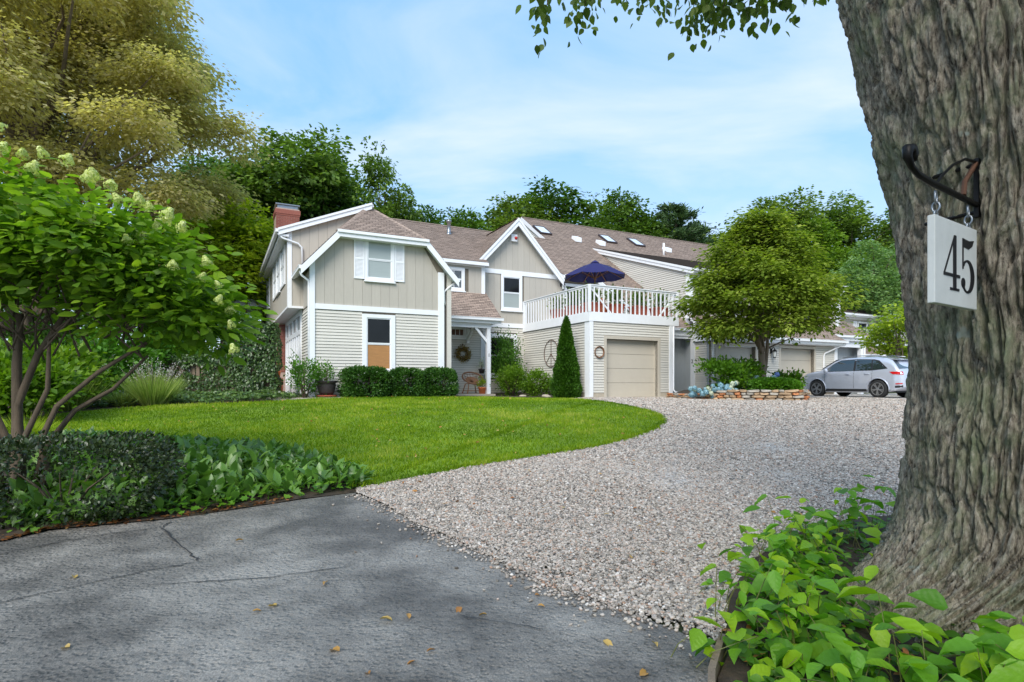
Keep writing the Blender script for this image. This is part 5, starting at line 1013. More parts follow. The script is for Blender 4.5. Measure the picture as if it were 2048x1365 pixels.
for j in range(nr):
    a = 2 * math.pi * j / nr; c_, s_ = math.cos(a), math.sin(a); mb = MB(); mb.beam((c_ * .06, s_ * .06, 2.41), (c_ * Rr * .98, s_ * Rr * .98, 1.835), .022, .028); mb.beam((c_ * .05, s_ * .05, 1.8), (c_ * .72, s_ * .72, 2.12), .018, .022); mb.build('rib', M['wood'], um)
# white patio parasol top beyond the ivy
x = (492 - 1024) / 1150 * 29; e = empty('patio_parasol', (x, 29, T(x, 29))); tag(e, 'white patio parasol top showing over the ivy wall', 'umbrella'); mb = MB(); mb.tube([(0, 0, 0), (0, 0, 4.2)], .03, 8); mb.build('pole', M['wood'], e)
V = [(0, 0, 4.85)] + [(math.cos(a * math.pi / 4) * 1.5, math.sin(a * math.pi / 4) * 1.5, 4.25) for a in range(8)]; o = mk('canopy', V, [(0, 1 + i, 1 + (i + 1) % 8) for i in range(8)], M['canvasw'], e); md = o.modifiers.new('cloth', 'SOLIDIFY'); md.thickness = .01
# ---------------- ivy clad gate pier, fence
def ivy(P0, out, n, ls, m, name='ivy', par=None, tint=(1, 1, 1)):
    o = link(name, leaves(name, P0, np.tile([0, 0, -1.], (n, 1)) + rng.normal(size=(n, 3)) * .55, nrmz(out + rng.normal(size=(n, 3)) * .45), ls * rng.uniform(.6, 1.3, n), LOBED, rng.normal(.45, .22, n), m), par); o.color = (*tint, 1); return o
px, py = (519 - 1024) / 1150 * 19.6, 19.6; e = empty('ivy_pier', (px, py, T(px, py)), .25); tag(e, 'tall block of clipped ivy left of the house doors', 'hedge')
mb = MB(); mb.box(-.52, .5, -.3, .3, -.1, 2.3); mb.build('pier', M['soil'], e)
n = 5200; t = rng.random((n, 3)); f = rng.integers(0, 4, n); P = np.zeros((n, 3)); O = np.zeros((n, 3))
for i in range(n):
    u_, v_, w_ = t[i]
    if f[i] <= 1: P[i] = (-.6 + 1.22 * u_, -.38 - .1 * w_, 2.42 * v_); O[i] = (0, -1, .3)
    elif f[i] == 2: P[i] = (random.choice((-.62, .62)), -.4 + .8 * u_, 2.42 * v_); O[i] = (np.sign(P[i, 0]), -.2, .3)
    else: P[i] = (-.62 + 1.24 * u_, -.42 + .84 * v_, 2.38 + .16 * w_); O[i] = (0, -.2, 1)
P += np.array([[.12 * mn.noise((p[0] * 3, p[2] * 3, 1)), .14 * mn.noise((p[0] * 3, p[2] * 3, 4)), .06 * mn.noise((p[0] * 3, p[1] * 3, 7))] for p in P])
ivy(P, O, n, .085, M['lf_ivy'], 'foliage', e)
# fence running left, half swallowed by ivy
fx0, fx1, fy0, fy1 = px - .6, -13.5, py + .1, 20.4; fe = empty('picket_fence', (fx0, fy0, T(fx0, fy0))); tag(fe, 'weathered stake fence half covered in ivy, left of the ivy block', 'fence')
pk = MB(); pk.box(-.035, .035, -.012, .012, 0, 1.32); pkm = mesh('picket', pk.V, pk.F, M['barkg'])
for i in range(52): t_ = i / 52; o = link('picket', pkm, fe); o.location = ((fx1 - fx0) * t_, (fy1 - fy0) * t_, random.uniform(-.05, .03)); o.rotation_euler = (0, random.uniform(-.04, .04), 0)
for zz_ in (.35, 1.05): mb = MB(); mb.beam((0, .03, zz_), (fx1 - fx0, fy1 - fy0 + .03, zz_), .04, .07); mb.build('rail', M['barkg'], fe)
n = 4200; u_ = rng.random(n); P = np.column_stack([(fx1 - fx0) * u_, (fy1 - fy0) * u_ - .08 - .1 * rng.random(n), 1.5 * rng.random(n) ** .7]); keep = np.array([mn.noise((p[0] * 1.3, 0, p[2] * 1.6)) + .32 - .1 * (abs(p[2] - .9) < .35) > 0 for p in P]); P = P[keep]
ivy(P, np.tile([0, -1., .3], (len(P), 1)), len(P), .09, M['lf_ivy'], 'ivy', fe)
# low ivy ground cover in front of it
n = 7000; x = rng.uniform(-11.5, -6.6, n); y = rng.uniform(14.5, 18.6, n); lim = np.interp(x, [-11.35, -9.31, -7.61, -6.51], [14.6, 15.5, 16.2, 17.0]); k = y > lim + .02; x, y = x[k], y[k]; n = len(x)
P = np.column_stack([x, y, [T(a, b) + .05 + .16 * random.random() + .14 * mn.noise((a, b, 0)) for a, b in zip(x, y)]]); o = link('ivy_groundcover', leaves('ivy_groundcover', P, rng.normal(size=(n, 3)) * [1, 1, .3], nrmz(rng.normal(size=(n, 3)) * .4 + [0, -.25, 1]), .10 * rng.uniform(.6, 1.3, n), LOBED, rng.normal(.5, .22, n), M['lf_ivy'])); o.color = (1.25, 1.2, 1.1, 1); tag(o, 'low ivy ground cover edging the back of the lawn', 'ground cover', kind='stuff')
# lavender clumps
def clump(name, loc, n, h, w, label, m=M['lf_sage'], spikes=90, tint=(1.35, 1.3, 1.2), group=None):
    e = empty(name, loc); tag(e, label, 'plant', group); a = rng.uniform(0, 6.28, n); r = rng.random(n) ** .5; P = np.column_stack([np.cos(a) * r * w * .35, np.sin(a) * r * w * .35, np.zeros(n)]); ax = np.column_stack([np.cos(a) * r * w, np.sin(a) * r * w, np.full(n, h)]); ax += rng.normal(0, .12, (n, 3)); c = link('foliage', leaves('foliage', P, ax, rng.normal(size=(n, 3)), h * rng.uniform(.5, 1.05, n), (BLADE[0] * [.45, 1, 1], BLADE[1]), rng.normal(.5, .2, n), m), e); c.color = (*tint, 1)
    if spikes:
        k = spikes; a = rng.uniform(0, 6.28, k); r = rng.random(k) ** .5; D = nrmz(np.column_stack([np.cos(a) * r * w, np.sin(a) * r * w, np.full(k, h)])) * (h * rng.uniform(1.05, 1.35, (k, 1))); q = 12; t = np.tile(np.linspace(.72, 1, q), k); PP_ = np.repeat(D, q, 0) * t[:, None] + rng.normal(0, .008, (k * q, 3)); s = link('flower_spike', leaves('flower_spike', PP_, rng.normal(size=(k * q, 3)) + [0, 0, .6], rng.normal(size=(k * q, 3)), .03 * rng.uniform(.6, 1.2, k * q), KITE, rng.random(k * q), M['whitefl']), e); s.color = (1.1, .95, 1.15, 1); tag(s, kind='stuff')
        mb = MB()
        for d_ in D[::2]: mb.tube([(0, 0, 0), tuple(d_ * .9)], .004, 3)
        tag(mb.build('stem', M['barkg'], e), kind='stuff')
    return e
gl = 'lavender clumps along the back of the lawn'
clump('lavender', (-11.2, 14.55, T(-11.2, 14.55)), 1700, 1.05, .85, 'lavender clump with pale spikes, left of the two tall ones', group=gl)
clump('lavender', (-9.75, 15.65, T(-9.75, 15.65)), 1700, 1.0, .8, 'lavender clump with pale spikes nearest the picket fence', group=gl)
clump('lavender', (-10.4, 15.4, T(-10.4, 15.4)), 900, .55, .55, 'small grey green clump between the two lavenders', spikes=0, group=gl)
clump('golden_grass', (-9.25, 10.9, T(-9.25, 10.9)), 500, .55, .7, 'clump of arching yellow grass under the hydrangea tree', M['lf_lime'], 0, (1.5, 1.3, .8))
sg = 'shrubs in the left garden bed'
for i, (u, v0, v1, Y, w, tint, mm, lb) in enumerate(((215, 640, 760, 18.5, 1.5, (.8, 1.1, .6), 'lf_mid', 'layered green shrub behind the left lavender'), (300, 650, 750, 20.5, 1.5, (.6, .9, .5), 'lf_mid', 'dark layered shrub behind the picket fence'), (95, 690, 830, 14.5, 1.3, (.8, .9, .5), 'lf_lime', 'lime green shrub behind the hydrangea stems'), (30, 700, 850, 12.5, 1.2, (.6, .75, .4), 'lf_lime', 'yellow green shrub at the left picture edge'), (390, 640, 720, 23.5, 1.8, (.45, .6, .45), 'lf_mid', 'deep green shrub behind the fence beside the ivy block'), (120, 640, 760, 22, 2.2, (.5, .65, .45), 'lf_mid', 'tall dark shrub at the back of the left garden'))):
    x = (u - 1024) / 1150 * Y; h = 1.5 + (768 - v0) / 1150 * Y - T(x, Y); shrub('garden_shrub', (x, Y, T(x, Y)), (w, w * .8, h), 3400, .17, M[mm], lb, form='loose', tint=tint, group=sg)
# ---------------- foreground bed: dark clipped hedge, lily leaves
hdx, hdy = -4.75, 6.1
n = 9000; d = sphere_dirs(n); q = np.sign(d) * np.abs(d) ** .6 * [1.05, .62, .42]; P = q * rng.uniform(.82, 1.03, (n, 1)) + [0, 0, .42]; P += np.array([[.09 * mn.noise(Vector(p) * 3), .09 * mn.noise(Vector(p) * 3 + Vector((3, 3, 3))), .08 * mn.noise(Vector(p) * 2.5)] for p in P]); P[:, 2] = np.maximum(P[:, 2], .02)
e = empty('dark_hedge', (hdx, hdy, T(hdx, hdy)), .25); tag(e, 'dark clipped hedge mound at the left foreground edge of the drive', 'hedge'); link('foliage', leaves('foliage', P, d + rng.normal(size=(n, 3)) * .6, nrmz(d + rng.normal(size=(n, 3)) * .4), .052 * rng.uniform(.6, 1.3, n), KITE, rng.normal(.4, .22, n), M['lf_blk']), e)
mb = MB()
for i in range(8): a = random.uniform(0, 6.28); mb.tube([(0, 0, -.05), (math.cos(a) * .3, math.sin(a) * .2, .3), (math.cos(a) * .6, math.sin(a) * .35, .5)], [.014, .01, .004], 4)
mb.build('stem', M['barkd'], e)
bed = BEDF[2:] + list(reversed(BEDB)); pts = []
while len(pts) < 3300:
    x, y = random.uniform(-9, -1.8), random.uniform(5.3, 10.4)
    if inside((x, y), bed) and y > 5.55 + .1 * random.random() and seg_d((x, y), BEDF) > .10 + .14 * random.random(): pts.append((x, y))
pts = np.array(pts); n = len(pts); rdist = np.array([min(seg_d(p, BEDF), seg_d(p, BEDB)) for p in pts]); P = np.column_stack([pts, [T(*p) + .01 for p in pts]]); P[:, 2] += np.clip(rdist * .22, 0, .22) * rng.random(n)
a = rng.uniform(0, 6.28, n); el_ = np.clip(rng.normal(.85, .35, n), .1, 1.4); ax = np.column_stack([np.cos(a) * np.cos(el_), np.sin(a) * np.cos(el_), np.sin(el_)]); up = np.column_stack([-np.cos(a) * np.sin(el_), -np.sin(a) * np.sin(el_), np.cos(el_)]) + rng.normal(0, .3, (n, 3))
o = link('lily_groundcover', leaves('lily_groundcover', P, ax, up, rng.uniform(.16, .30, n), (LANCE[0] * [1.25, 1, 1], LANCE[1]), rng.normal(.42, .2, n), M['lf_lily'])); tag(o, 'bed of broad lily leaves between drive and lawn', 'ground cover', kind='stuff')
n = 900; x = rng.uniform(-9, -2, n); pts = np.array([(a, b) for a, b in zip(rng.uniform(-6.5, -1.95, 3 * n), rng.uniform(5.2, 8.4, 3 * n)) if inside((a, b), bed)]); n = len(pts)
P = np.column_stack([pts, [T(*p) + .03 + .12 * random.random() for p in pts]]); o = link('small_groundcover', leaves('small_groundcover', P, rng.normal(size=(n, 3)) * [1, 1, .2], nrmz(rng.normal(size=(n, 3)) * .4 + [0, -.3, 1]), .075 * rng.uniform(.6, 1.4, n), LOBED, rng.normal(.5, .2, n), M['lf_vine'])); o.color = (.55, .65, .6, 1); tag(o, 'small lobed leaves creeping between the lily leaves', 'ground cover', kind='stuff')
n = 5000; X = rng.uniform(-13, -5.2, n); Y = rng.uniform(3.0, 13, n); ok = (Y > np.interp(X, [-12, -9.5, -6.6, -4.7], [2.2, 3.2, 5.1, 5.8])) & ~inside_np(X, Y, LAWN); X, Y = X[ok], Y[ok]; n = len(X)
o = link('shade_groundcover', leaves('shade_groundcover', np.column_stack([X, Y, T_np(X, Y) + .03 + .16 * rng.random(n)]), rng.normal(size=(n, 3)) * [1, 1, .4], nrmz(rng.normal(size=(n, 3)) * .4 + [0, -.2, 1]), .12 * rng.uniform(.6, 1.4, n), LOBED, rng.normal(.45, .2, n), M['lf_ivy'])); tag(o, 'dark ivy carpet under the hydrangea tree', 'ground cover', kind='stuff')
# litter along the bed edge
n = 420; k = rng.integers(2, len(BEDF) - 1, n); t = rng.random(n); B = np.array(BEDF); pts = B[k] + (B[k + 1] - B[k]) * t[:, None] if False else B[k - 1] + (B[k] - B[k - 1]) * t[:, None]; pts[:, 1] += rng.normal(.06, .07, n)
P = np.column_stack([pts, [T(*p) + .025 for p in pts]]); o = link('leaf_litter', leaves('leaf_litter', P, rng.normal(size=(n, 3)) * [1, 1, .15], nrmz(rng.normal(size=(n, 3)) * .35 + [0, 0, 1]), .05 * rng.uniform(.5, 1.3, n), OVAL, rng.normal(.3, .25, n), M['dry'])); o.color = (.45, .42, .45, 1); tag(o, 'brown leaf litter along the edge of the lily bed', 'leaf litter', kind='stuff')
# ---------------- grass
gpts = []; LW = dens(LAWN, .3)
xs_ = rng.uniform(-11, 3.7, 210000); ys_ = rng.uniform(7.2, 20.6, 210000)
ed = dens(LAWNF[:-1], .1)
ok = (rng.random(210000) < 10.5 / ys_) & inside_np(xs_, ys_, LAWN); sel = list(zip(xs_[ok], ys_[ok]))
sel += [(p[0] + random.gauss(-.02, .05), p[1] + random.gauss(.02, .05)) for p in ed for _ in range(26)]
gpts = np.array(sel); n = len(gpts); P = np.column_stack([gpts, [T(*p) + .028 for p in gpts]])
pat = np.array([.5 * mn.noise((p[0] * .4, p[1] * .4, 0)) + .4 * mn.noise((p[0] * 1.7, p[1] * 1.7, 4)) + .25 * mn.noise((p[0] * 6, p[1] * 6, 2)) for p in gpts])
ax = rng.normal(size=(n, 3)) * [.55, .55, .1] + [0, 0, 1]; o = link('grass', leaves('grass', P, ax, rng.normal(size=(n, 3)), rng.uniform(.035, .075, n) * (1 + pat * .5), (BLADE[0] * [4.0, 1, 1], BLADE[1]), .45 + pat + rng.normal(0, .16, n), M['grass'])); tag(o, 'mown bright green lawn grass', 'grass', kind='stuff')
n = 260; X = rng.uniform(-9, 3.5, n); Y = rng.uniform(8, 19, n); ok = inside_np(X, Y, LAWN); X, Y = X[ok], Y[ok]; n = len(X); P = np.column_stack([X, Y, T_np(X, Y) + .07]); o = link('lawn_litter', leaves('lawn_litter', P, rng.normal(size=(n, 3)) * [1, 1, .2], nrmz(rng.normal(size=(n, 3)) * .4 + [0, -.4, 1]), rng.uniform(.03, .07, n), OVAL, rng.random(n), M['dry'])); tag(o, 'tiny fallen leaves scattered over the lawn', 'leaf litter', kind='stuff')
# ------------------------------------------------------------------ big shade tree, right foreground
def bark_mat():
    m = bpy.data.materials.new('old_bark'); t, n = nodes(m); L = t.links.new
    tc = n('ShaderNodeTexCoord'); mp = n('ShaderNodeMapping'); mp.inputs['Scale'].default_value = (1, 1, .28); L(tc.outputs['Object'], mp.inputs[0])
    a = n('ShaderNodeTexNoise'); a.inputs['Scale'].default_value = 40; a.inputs['Detail'].default_value = 9; a.inputs['Roughness'].default_value = .78; L(mp.outputs[0], a.inputs['Vector'])
    rp = n('ShaderNodeValToRGB'); e = rp.color_ramp.elements; e[0].position = .38; e[0].color = (*srgb(68, 58, 47), 1); e[1].position = .64; e[1].color = (*srgb(206, 193, 172), 1); L(a.outputs['Fac'], rp.inputs[0])
    g = n('ShaderNodeTexNoise'); g.inputs['Scale'].default_value = 2.2; g.inputs['Detail'].default_value = 7; g.inputs['Roughness'].default_value = .8; L(tc.outputs['Object'], g.inputs['Vector'])
    gr = n('ShaderNodeMapRange'); gr.inputs['From Min'].default_value = .46; gr.inputs['From Max'].default_value = .66; gr.inputs['To Max'].default_value = .75; L(g.outputs['Fac'], gr.inputs['Value'])
    m1 = n('ShaderNodeMix', data_type='RGBA'); L(gr.outputs[0], m1.inputs['Factor']); L(rp.outputs[0], m1.inputs['A']); m1.inputs['B'].default_value = (*srgb(132, 142, 106), 1)
    w = n('ShaderNodeTexNoise'); w.inputs['Scale'].default_value = 3.3; w.inputs['Detail'].default_value = 4; mp2 = n('ShaderNodeMapping'); mp2.inputs['Location'].default_value = (7, 3, 5); L(tc.outputs['Object'], mp2.inputs[0]); L(mp2.outputs[0], w.inputs['Vector'])
    wr = n('ShaderNodeMapRange'); wr.inputs['From Min'].default_value = .69; wr.inputs['From Max'].default_value = .72; wr.inputs['To Max'].default_value = .8; L(w.outputs['Fac'], wr.inputs['Value'])
    m2 = n('ShaderNodeMix', data_type='RGBA'); L(wr.outputs[0], m2.inputs['Factor']); L(m1.outputs['Result'], m2.inputs['A']); m2.inputs['B'].default_value = (*srgb(158, 168, 158), 1)
    p = n('ShaderNodeBsdfPrincipled'); p.inputs['Roughness'].default_value = .9; p.inputs['Specular IOR Level'].default_value = .2; L(m2.outputs['Result'], p.inputs['Base Color'])
    b = n('ShaderNodeBump'); b.inputs['Strength'].default_value = 1; b.inputs['Distance'].default_value = .035; nb = n('ShaderNodeTexNoise'); nb.inputs['Scale'].default_value = 60; nb.inputs['Detail'].default_value = 8; nb.inputs['Roughness'].default_value = .7; L(mp.outputs[0], nb.inputs['Vector']); L(nb.outputs['Fac'], b.inputs['Height']); L(b.outputs[0], p.inputs['Normal'])
    o = n('ShaderNodeOutputMaterial'); L(p.outputs[0], o.inputs[0]); return m
M['oldbark'] = bark_mat()
TZ = [-.25, .03, .12, .22, .36, .5, .67, .85, 1.2, 1.46, 1.74, 1.96, 2.24, 2.45, 2.63, 2.81, 3.17, 3.52, 3.88, 4.24, 4.7, 5.3]
TA = [31.5, 30.6, 31.1, 31.9, 32.8, 33.4, 33.9, 34.0, 34.3, 34.6, 34.45, 34.15, 33.95, 33.78, 33.68, 33.3, 32.4, 31.5, 30.55, 29.9, 29.0, 28.0]
TR = [.86, .90, .88, .86, .83, .80, .78, .76, .74, .73, .73, .73, .74, .75, .76, .78, .82, .87, .92, .98, 1.04, 1.05]
TD = 5.0
NT, NZ = 400, 400; zs = np.linspace(-.25, 5.3, NZ); ra_ = np.interp(zs, TZ, TR); th_ = np.radians(np.interp(zs, TZ, TA)) + np.arcsin(ra_ / TD); tcx, tcy = TD * np.sin(th_), TD * np.cos(th_)
ANG = np.concatenate([np.linspace(R(150), R(310), 310, endpoint=False), np.linspace(R(310), R(510), 90, endpoint=False)])
tb = (TD * math.sin(R(42.8)), TD * math.cos(R(42.8)))
V = []
for i in range(NZ):
    z = zs[i]; fl = max(0, .55 - z) / .55
    for j in range(NT):
        a = ANG[j]; ca, sa = math.cos(a), math.sin(a); lean = z * .35 * math.sin(a * 1.0 + .6) + .5 * mn.noise((ca * .9, sa * .9, z * .5)); q = a * .75 + lean * .12 + fl * .25 * math.sin(2 * a)
        cx_, sy_ = math.cos(q / .75), math.sin(q / .75)
        r1 = 1 - abs(mn.noise((cx_ * 11, sy_ * 11, z * 1.5))) * 2; r2 = 1 - abs(mn.noise((cx_ * 25 + 5, sy_ * 25, z * 3.6))) * 2; r3 = mn.noise((cx_ * 34, sy_ * 34, z * 7)); r4 = mn.noise((ca * 90, sa * 90, z * 26))
        d = -.10 * max(0, r1 - .58) ** .7 - .085 * max(0, r2 - .58) ** .8 + .016 * r3 + .012 * r4 + .05 * mn.noise((ca * 1.8, sa * 1.8, z * 1.1 + 4)) + .03 * mn.noise((ca * 3.6, sa * 3.6, z * 2.4))
        d += fl ** 2 * (.20 * max(0, math.cos(a - 3.35)) ** 4 + .16 * max(0, math.cos(a - 4.9)) ** 6 + .12 * max(0, math.cos(a - 1.2)) ** 4)
        d += .07 * math.exp(-((z - 1.62) / .13) ** 2 - ((a - 3.85) / .22) ** 2) + .05 * math.exp(-((z - 2.15) / .3) ** 2 - ((a - 3.75) / .12) ** 2)
        r = ra_[i] + d; V.append((tcx[i] + ca * r - tb[0], tcy[i] + sa * r - tb[1], z))
F = [(i * NT + j, i * NT + (j + 1) % NT, (i + 1) * NT + (j + 1) % NT, (i + 1) * NT + j) for i in range(NZ - 1) for j in range(NT)]
st = empty('shade_tree', (*tb, 0)); tag(st, 'massive grey barked old tree trunk at the right edge, leaves hanging overhead', 'tree')
mk('trunk', V, F, M['oldbark'], st, True)
mb = MB(); t0 = Vector((tcx[-1] - tb[0], tcy[-1] - tb[1], 5.0)); tips = []
for q, r0 in (((-2.2, .3, 8.6), .5), ((.6, 1.6, 9.5), .5), ((2.2, -.8, 9.0), .45), ((-1.0, -2.2, 9.2), .4)):
    pts = limb(t0, t0 * .0 + Vector(q), .05, 6, .04); mb.tube(pts, [r0 * (1 - .75 * k / 5) for k in range(6)], 10); tips.append(Vector(q))
    for k in range(5): b_ = Vector(q) + Vector((random.uniform(-3, 3), random.uniform(-2.5, 2.5), random.uniform(-.5, 2))); mb.tube(limb(pts[3], b_, .05), [.12, .09, .06, .04, .02], 6)
# hanging twigs that reach into the picture
tw = []
def tip(u, v, Y): v -= 22; return Vector(((u - 1024) / 1150 * Y - tb[0], Y - tb[1], 1.5 + (768 - v) / 1150 * Y))
lp, la_, lu, lsz = [], [], [], []
for u, v, Y, wd, n in ((1062, 5, 6.6, 22, 10), (1078, 45, 6.5, 16, 26), (1082, 72, 6.5, 8, 8), (1150, 10, 6.6, 26, 34), (1168, 35, 6.6, 20, 30), (1200, 18, 6.7, 14, 12), (1262, 2, 6.9, 20, 10), (1285, 16, 6.9, 14, 12), (1320, 4, 6.8, 16, 10), (1345, 18, 6.7, 22, 26), (1395, 8, 6.5, 45, 60), (1425, 32, 6.4, 30, 60), (1462, 22, 6.4, 30, 50), (1440, 60, 6.4, 22, 18), (1385, 45, 6.5, 14, 12), (1505, 12, 6.2, 40, 50), (1540, 26, 6.1, 22, 22), (1590, 14, 6.0, 34, 32), (1625, 26, 5.9, 18, 8), (1130, -20, 6.6, 60, 50), (1420, -25, 6.5, 120, 120), (1560, -20, 6.1, 90, 90), (1270, -25, 6.8, 70, 50)):
    c = tip(u, v, Y); s0 = tip(u + random.uniform(20, 60), -90, Y - .2); mb.tube(limb(s0, c, -.05, 4, .05), [.012, .009, .006, .003], 4)
    for k in range(n):
        w_ = wd / 1150 * Y; lp.append(c + Vector((random.gauss(0, w_ * .55), random.gauss(0, .3), random.gauss(0, w_ * .3)))); la_.append((random.gauss(0, .5), random.gauss(0, .5), -1)); lu.append((random.gauss(0, 1), -1 + random.gauss(0, .8), random.gauss(.3, .6))); lsz.append(random.uniform(.065, .125))
mb.build('branch', M['barkd'], st, True)
k = len(lp); link('crown', leaves('crown', np.array(lp), np.array(la_), nrmz(np.array(lu)), np.array(lsz), BROAD, rng.normal(.4, .2, k), M['lf_maple']), st)
# rest of the crown, unseen; lobes placed behind the view to shade the foreground
lob = [(-3.6, -8, 8.6, 3, 2.6, 1.4), (0, -9, 8.4, 3, 2.4, 1.3), (-6.6, -6.6, 8.6, 2.4, 2.4, 1.2), (-2.2, -.6, 9.2, 1.2, 1.0, .6), (.6, 1.6, 10, 1.2, 1, .7), (-.6, -4.5, 9.6, 3, 2, 1.2), (2.4, -1, 9.8, 1.2, 1.2, .7)]
um_, _ = canopy(lob, 210, 30, 1.2, .22, m=M['lf_maple'], tpl=KITE, name='upper_shade_crown'); link('upper_shade_crown', um_, st)
# ---------------- iron bracket and hanging number sign
SA = math.atan2(.555, .83); s0 = (2.207, 3.0)
br = empty('sign_bracket', (2.71, 3.35, 2.5), SA); tag(br, 'black iron bracket bolted to the big tree trunk', 'bracket')
mb = MB(); mb.box(-.018, .018, -.012, .012, -.03, .31); mb.tube([(0, .0, .0), (.05, .28, .0)], .012, 6); mb.tube([(0, .0, .28), (.05, .28, .28)], .012, 6); mb.build('wall_plate', M['iron'], br)
arm = [(0, 0, .04), (-.3, 0, .045), (-.62, 0, .05), (-.78, 0, .06), (-.86, 0, .085), (-.905, 0, .125), (-.90, 0, .165), (-.86, 0, .175), (-.835, 0, .15), (-.84, 0, .12)]
mb = MB(); mb.tube(arm, [.016] * 5 + [.022, .027, .027, .024, .018], 8); mb.build('arm', M['iron'], br, True)
mb = MB(); mb.tube([(0, 0, .29), (-.18, 0, .27), (-.35, 0, .2), (-.5, 0, .11), (-.56, 0, .06)], .008, 6); mb.build('stay_wire', M['iron'], br); mb = MB(); mb.tube([(-.02, .0, .28), (-.12, .02, .16), (-.2, 0, .06)], .014, 6); mb.build('brace', M['rust'], br)
sg_ = empty('hanging_sign', (s0[0], s0[1], 1.925), SA); tag(sg_, 'white board with the black number 45 hanging from the iron bracket', 'sign')
M['signw'] = mat('weathered_white_board', (.62, .62, .58), .6, .08, 5, .0006, 60, dirt=.35, dirtcol=(.42, .43, .38))
W_, H_ = .573, .462; mb = MB(); mb.box(0, W_, 0, .036, 0, H_); o = mb.build('board', M['signw'], sg_); bv = o.modifiers.new('edge', 'BEVEL'); bv.width = .004; bv.segments = 2
def shape(name, polys, par):
    mb = MB()
    for P in polys: n = len(P); mb.add([(x, -.0005, z) for x, z in P] + [(x, -.004, z) for x, z in P], [tuple(range(n)), tuple(range(2 * n - 1, n - 1, -1))] + [(i, i + n, (i + 1) % n + n, (i + 1) % n) for i in range(n)])
    return mb.build(name, M['digit'], par)
def arc(cx, cz, rx, rz, a0, a1, n=18): return [(cx + rx * math.cos(R(a0 + (a1 - a0) * i / n)), cz + rz * math.sin(R(a0 + (a1 - a0) * i / n))) for i in range(n + 1)]
X0, Z0, hh = .105, .085, .30
shape('numeral', [[(X0 + .125, Z0), (X0 + .165, Z0), (X0 + .165, Z0 + hh), (X0 + .145, Z0 + hh), (X0 + .125, Z0 + hh * .9)], [(X0 + .0, Z0 + .085), (X0 + .014, Z0 + .085), (X0 + .152, Z0 + hh), (X0 + .138, Z0 + hh)], [(X0 + .0, Z0 + .072), (X0 + .215, Z0 + .072), (X0 + .215, Z0 + .088), (X0 + .0, Z0 + .088)], [(X0 + .085, Z0 - .001), (X0 + .205, Z0 - .001), (X0 + .205, Z0 + .012), (X0 + .085, Z0 + .012)]], sg_)
X1 = .345
ou = arc(X1 + .085, Z0 + .092, .095, .094, 140, -150, 26); inn = arc(X1 + .075, Z0 + .092, .055, .082, -150, 140, 26)
shape('numeral', [ou[:14] + inn[13:], ou[13:] + inn[:14], [(X1 + .012, Z0 + .13), (X1 + .024, Z0 + .13), (X1 + .024, Z0 + hh), (X1 + .012, Z0 + hh)], [(X1 + .012, Z0 + hh), (X1 + .024, Z0 + hh - .045), (X1 + .10, Z0 + hh - .052), (X1 + .15, Z0 + hh - .03), (X1 + .172, Z0 + hh + .005), (X1 + .1, Z0 + hh - .006)], arc(X1 + .022, Z0 + .052, .026, .028, 0, 340, 14)], sg_)
def ring(par, c, r, t, rot, m, name='chain_link', sx=1.):
    mb = MB(); P = [(math.cos(a * math.pi / 8) * r * sx, 0, math.sin(a * math.pi / 8) * r) for a in range(17)]; mb.tube(P, t, 6, False); o = mb.build(name, m, par, True); o.location = c; o.rotation_euler = (0, 0, rot); return o
for x in (.06, .50): ring(sg_, (x, .018, H_ + .012), .02, .005, 0, M['metal']); ring(sg_, (x, .018, H_ + .05), .026, .0055, 1.5, M['metal'], sx=.7); ring(sg_, (x, .018, H_ + .10), .034, .0055, .2, M['metal'], sx=.75)
random.seed(11); rng = np.random.default_rng(11)
# ---------------- leafy vines round the trunk: large leaves, each its own piece
lv = []
def veined(src, name):
    m = M[src].copy(); m.name = name; t = m.node_tree; n = t.nodes.new; L = t.links.new; tc = n('ShaderNodeTexCoord'); sp = n('ShaderNodeSeparateXYZ'); L(tc.outputs['Object'], sp.inputs[0])
    ab = n('ShaderNodeMath'); ab.operation = 'ABSOLUTE'; L(sp.outputs['X'], ab.inputs[0]); mu = n('ShaderNodeMath'); mu.operation = 'MULTIPLY_ADD'; mu.inputs[1].default_value = -.8; L(ab.outputs[0], mu.inputs[0]); L(sp.outputs['Y'], mu.inputs[2])
    fr = n('ShaderNodeMath'); fr.operation = 'MULTIPLY'; fr.inputs[1].default_value = 30; L(mu.outputs[0], fr.inputs[0]); si = n('ShaderNodeMath'); si.operation = 'SINE'; L(fr.outputs[0], si.inputs[0])
    nz = n('ShaderNodeTexNoise'); nz.inputs['Scale'].default_value = 9; L(tc.outputs['Object'], nz.inputs['Vector']); ad = n('ShaderNodeMath'); ad.operation = 'MULTIPLY_ADD'; ad.inputs[1].default_value = 5; L(nz.outputs['Fac'], ad.inputs[0]); L(si.outputs[0], ad.inputs[2])
    b = n('ShaderNodeBump'); b.inputs['Strength'].default_value = .18; b.inputs['Distance'].default_value = .005; L(ad.outputs[0], b.inputs['Height'])
    for x in t.nodes:
        if x.type == 'BSDF_PRINCIPLED': L(b.outputs[0], x.inputs['Normal'])
    return m
M['lf_vinebig'] = veined('lf_vine', 'veined_vine_leaf')
for i in range(4):
    Tm = BROAD[0].copy(); Tm[:, 0] *= (.88, 1.0, .8, .92)[i]; Tm[:, 2] += np.array([0, .02, .04, .03, -.06, .02, .03, .01, -.02, -.03]) * (1, 1.8, .5, 2.4)[i]
    me = leaves('leaf', np.zeros((1, 3)), np.array([[0, 1., 0]]), np.array([[0, 0, 1.]]), np.array([1.]), (Tm, BROAD[1]), np.array([.5]), M['lf_vinebig'], True); lv.append(me)
M['vinestem'] = mat('green_stem', srgb(96, 100, 48), .6, .2, 10)
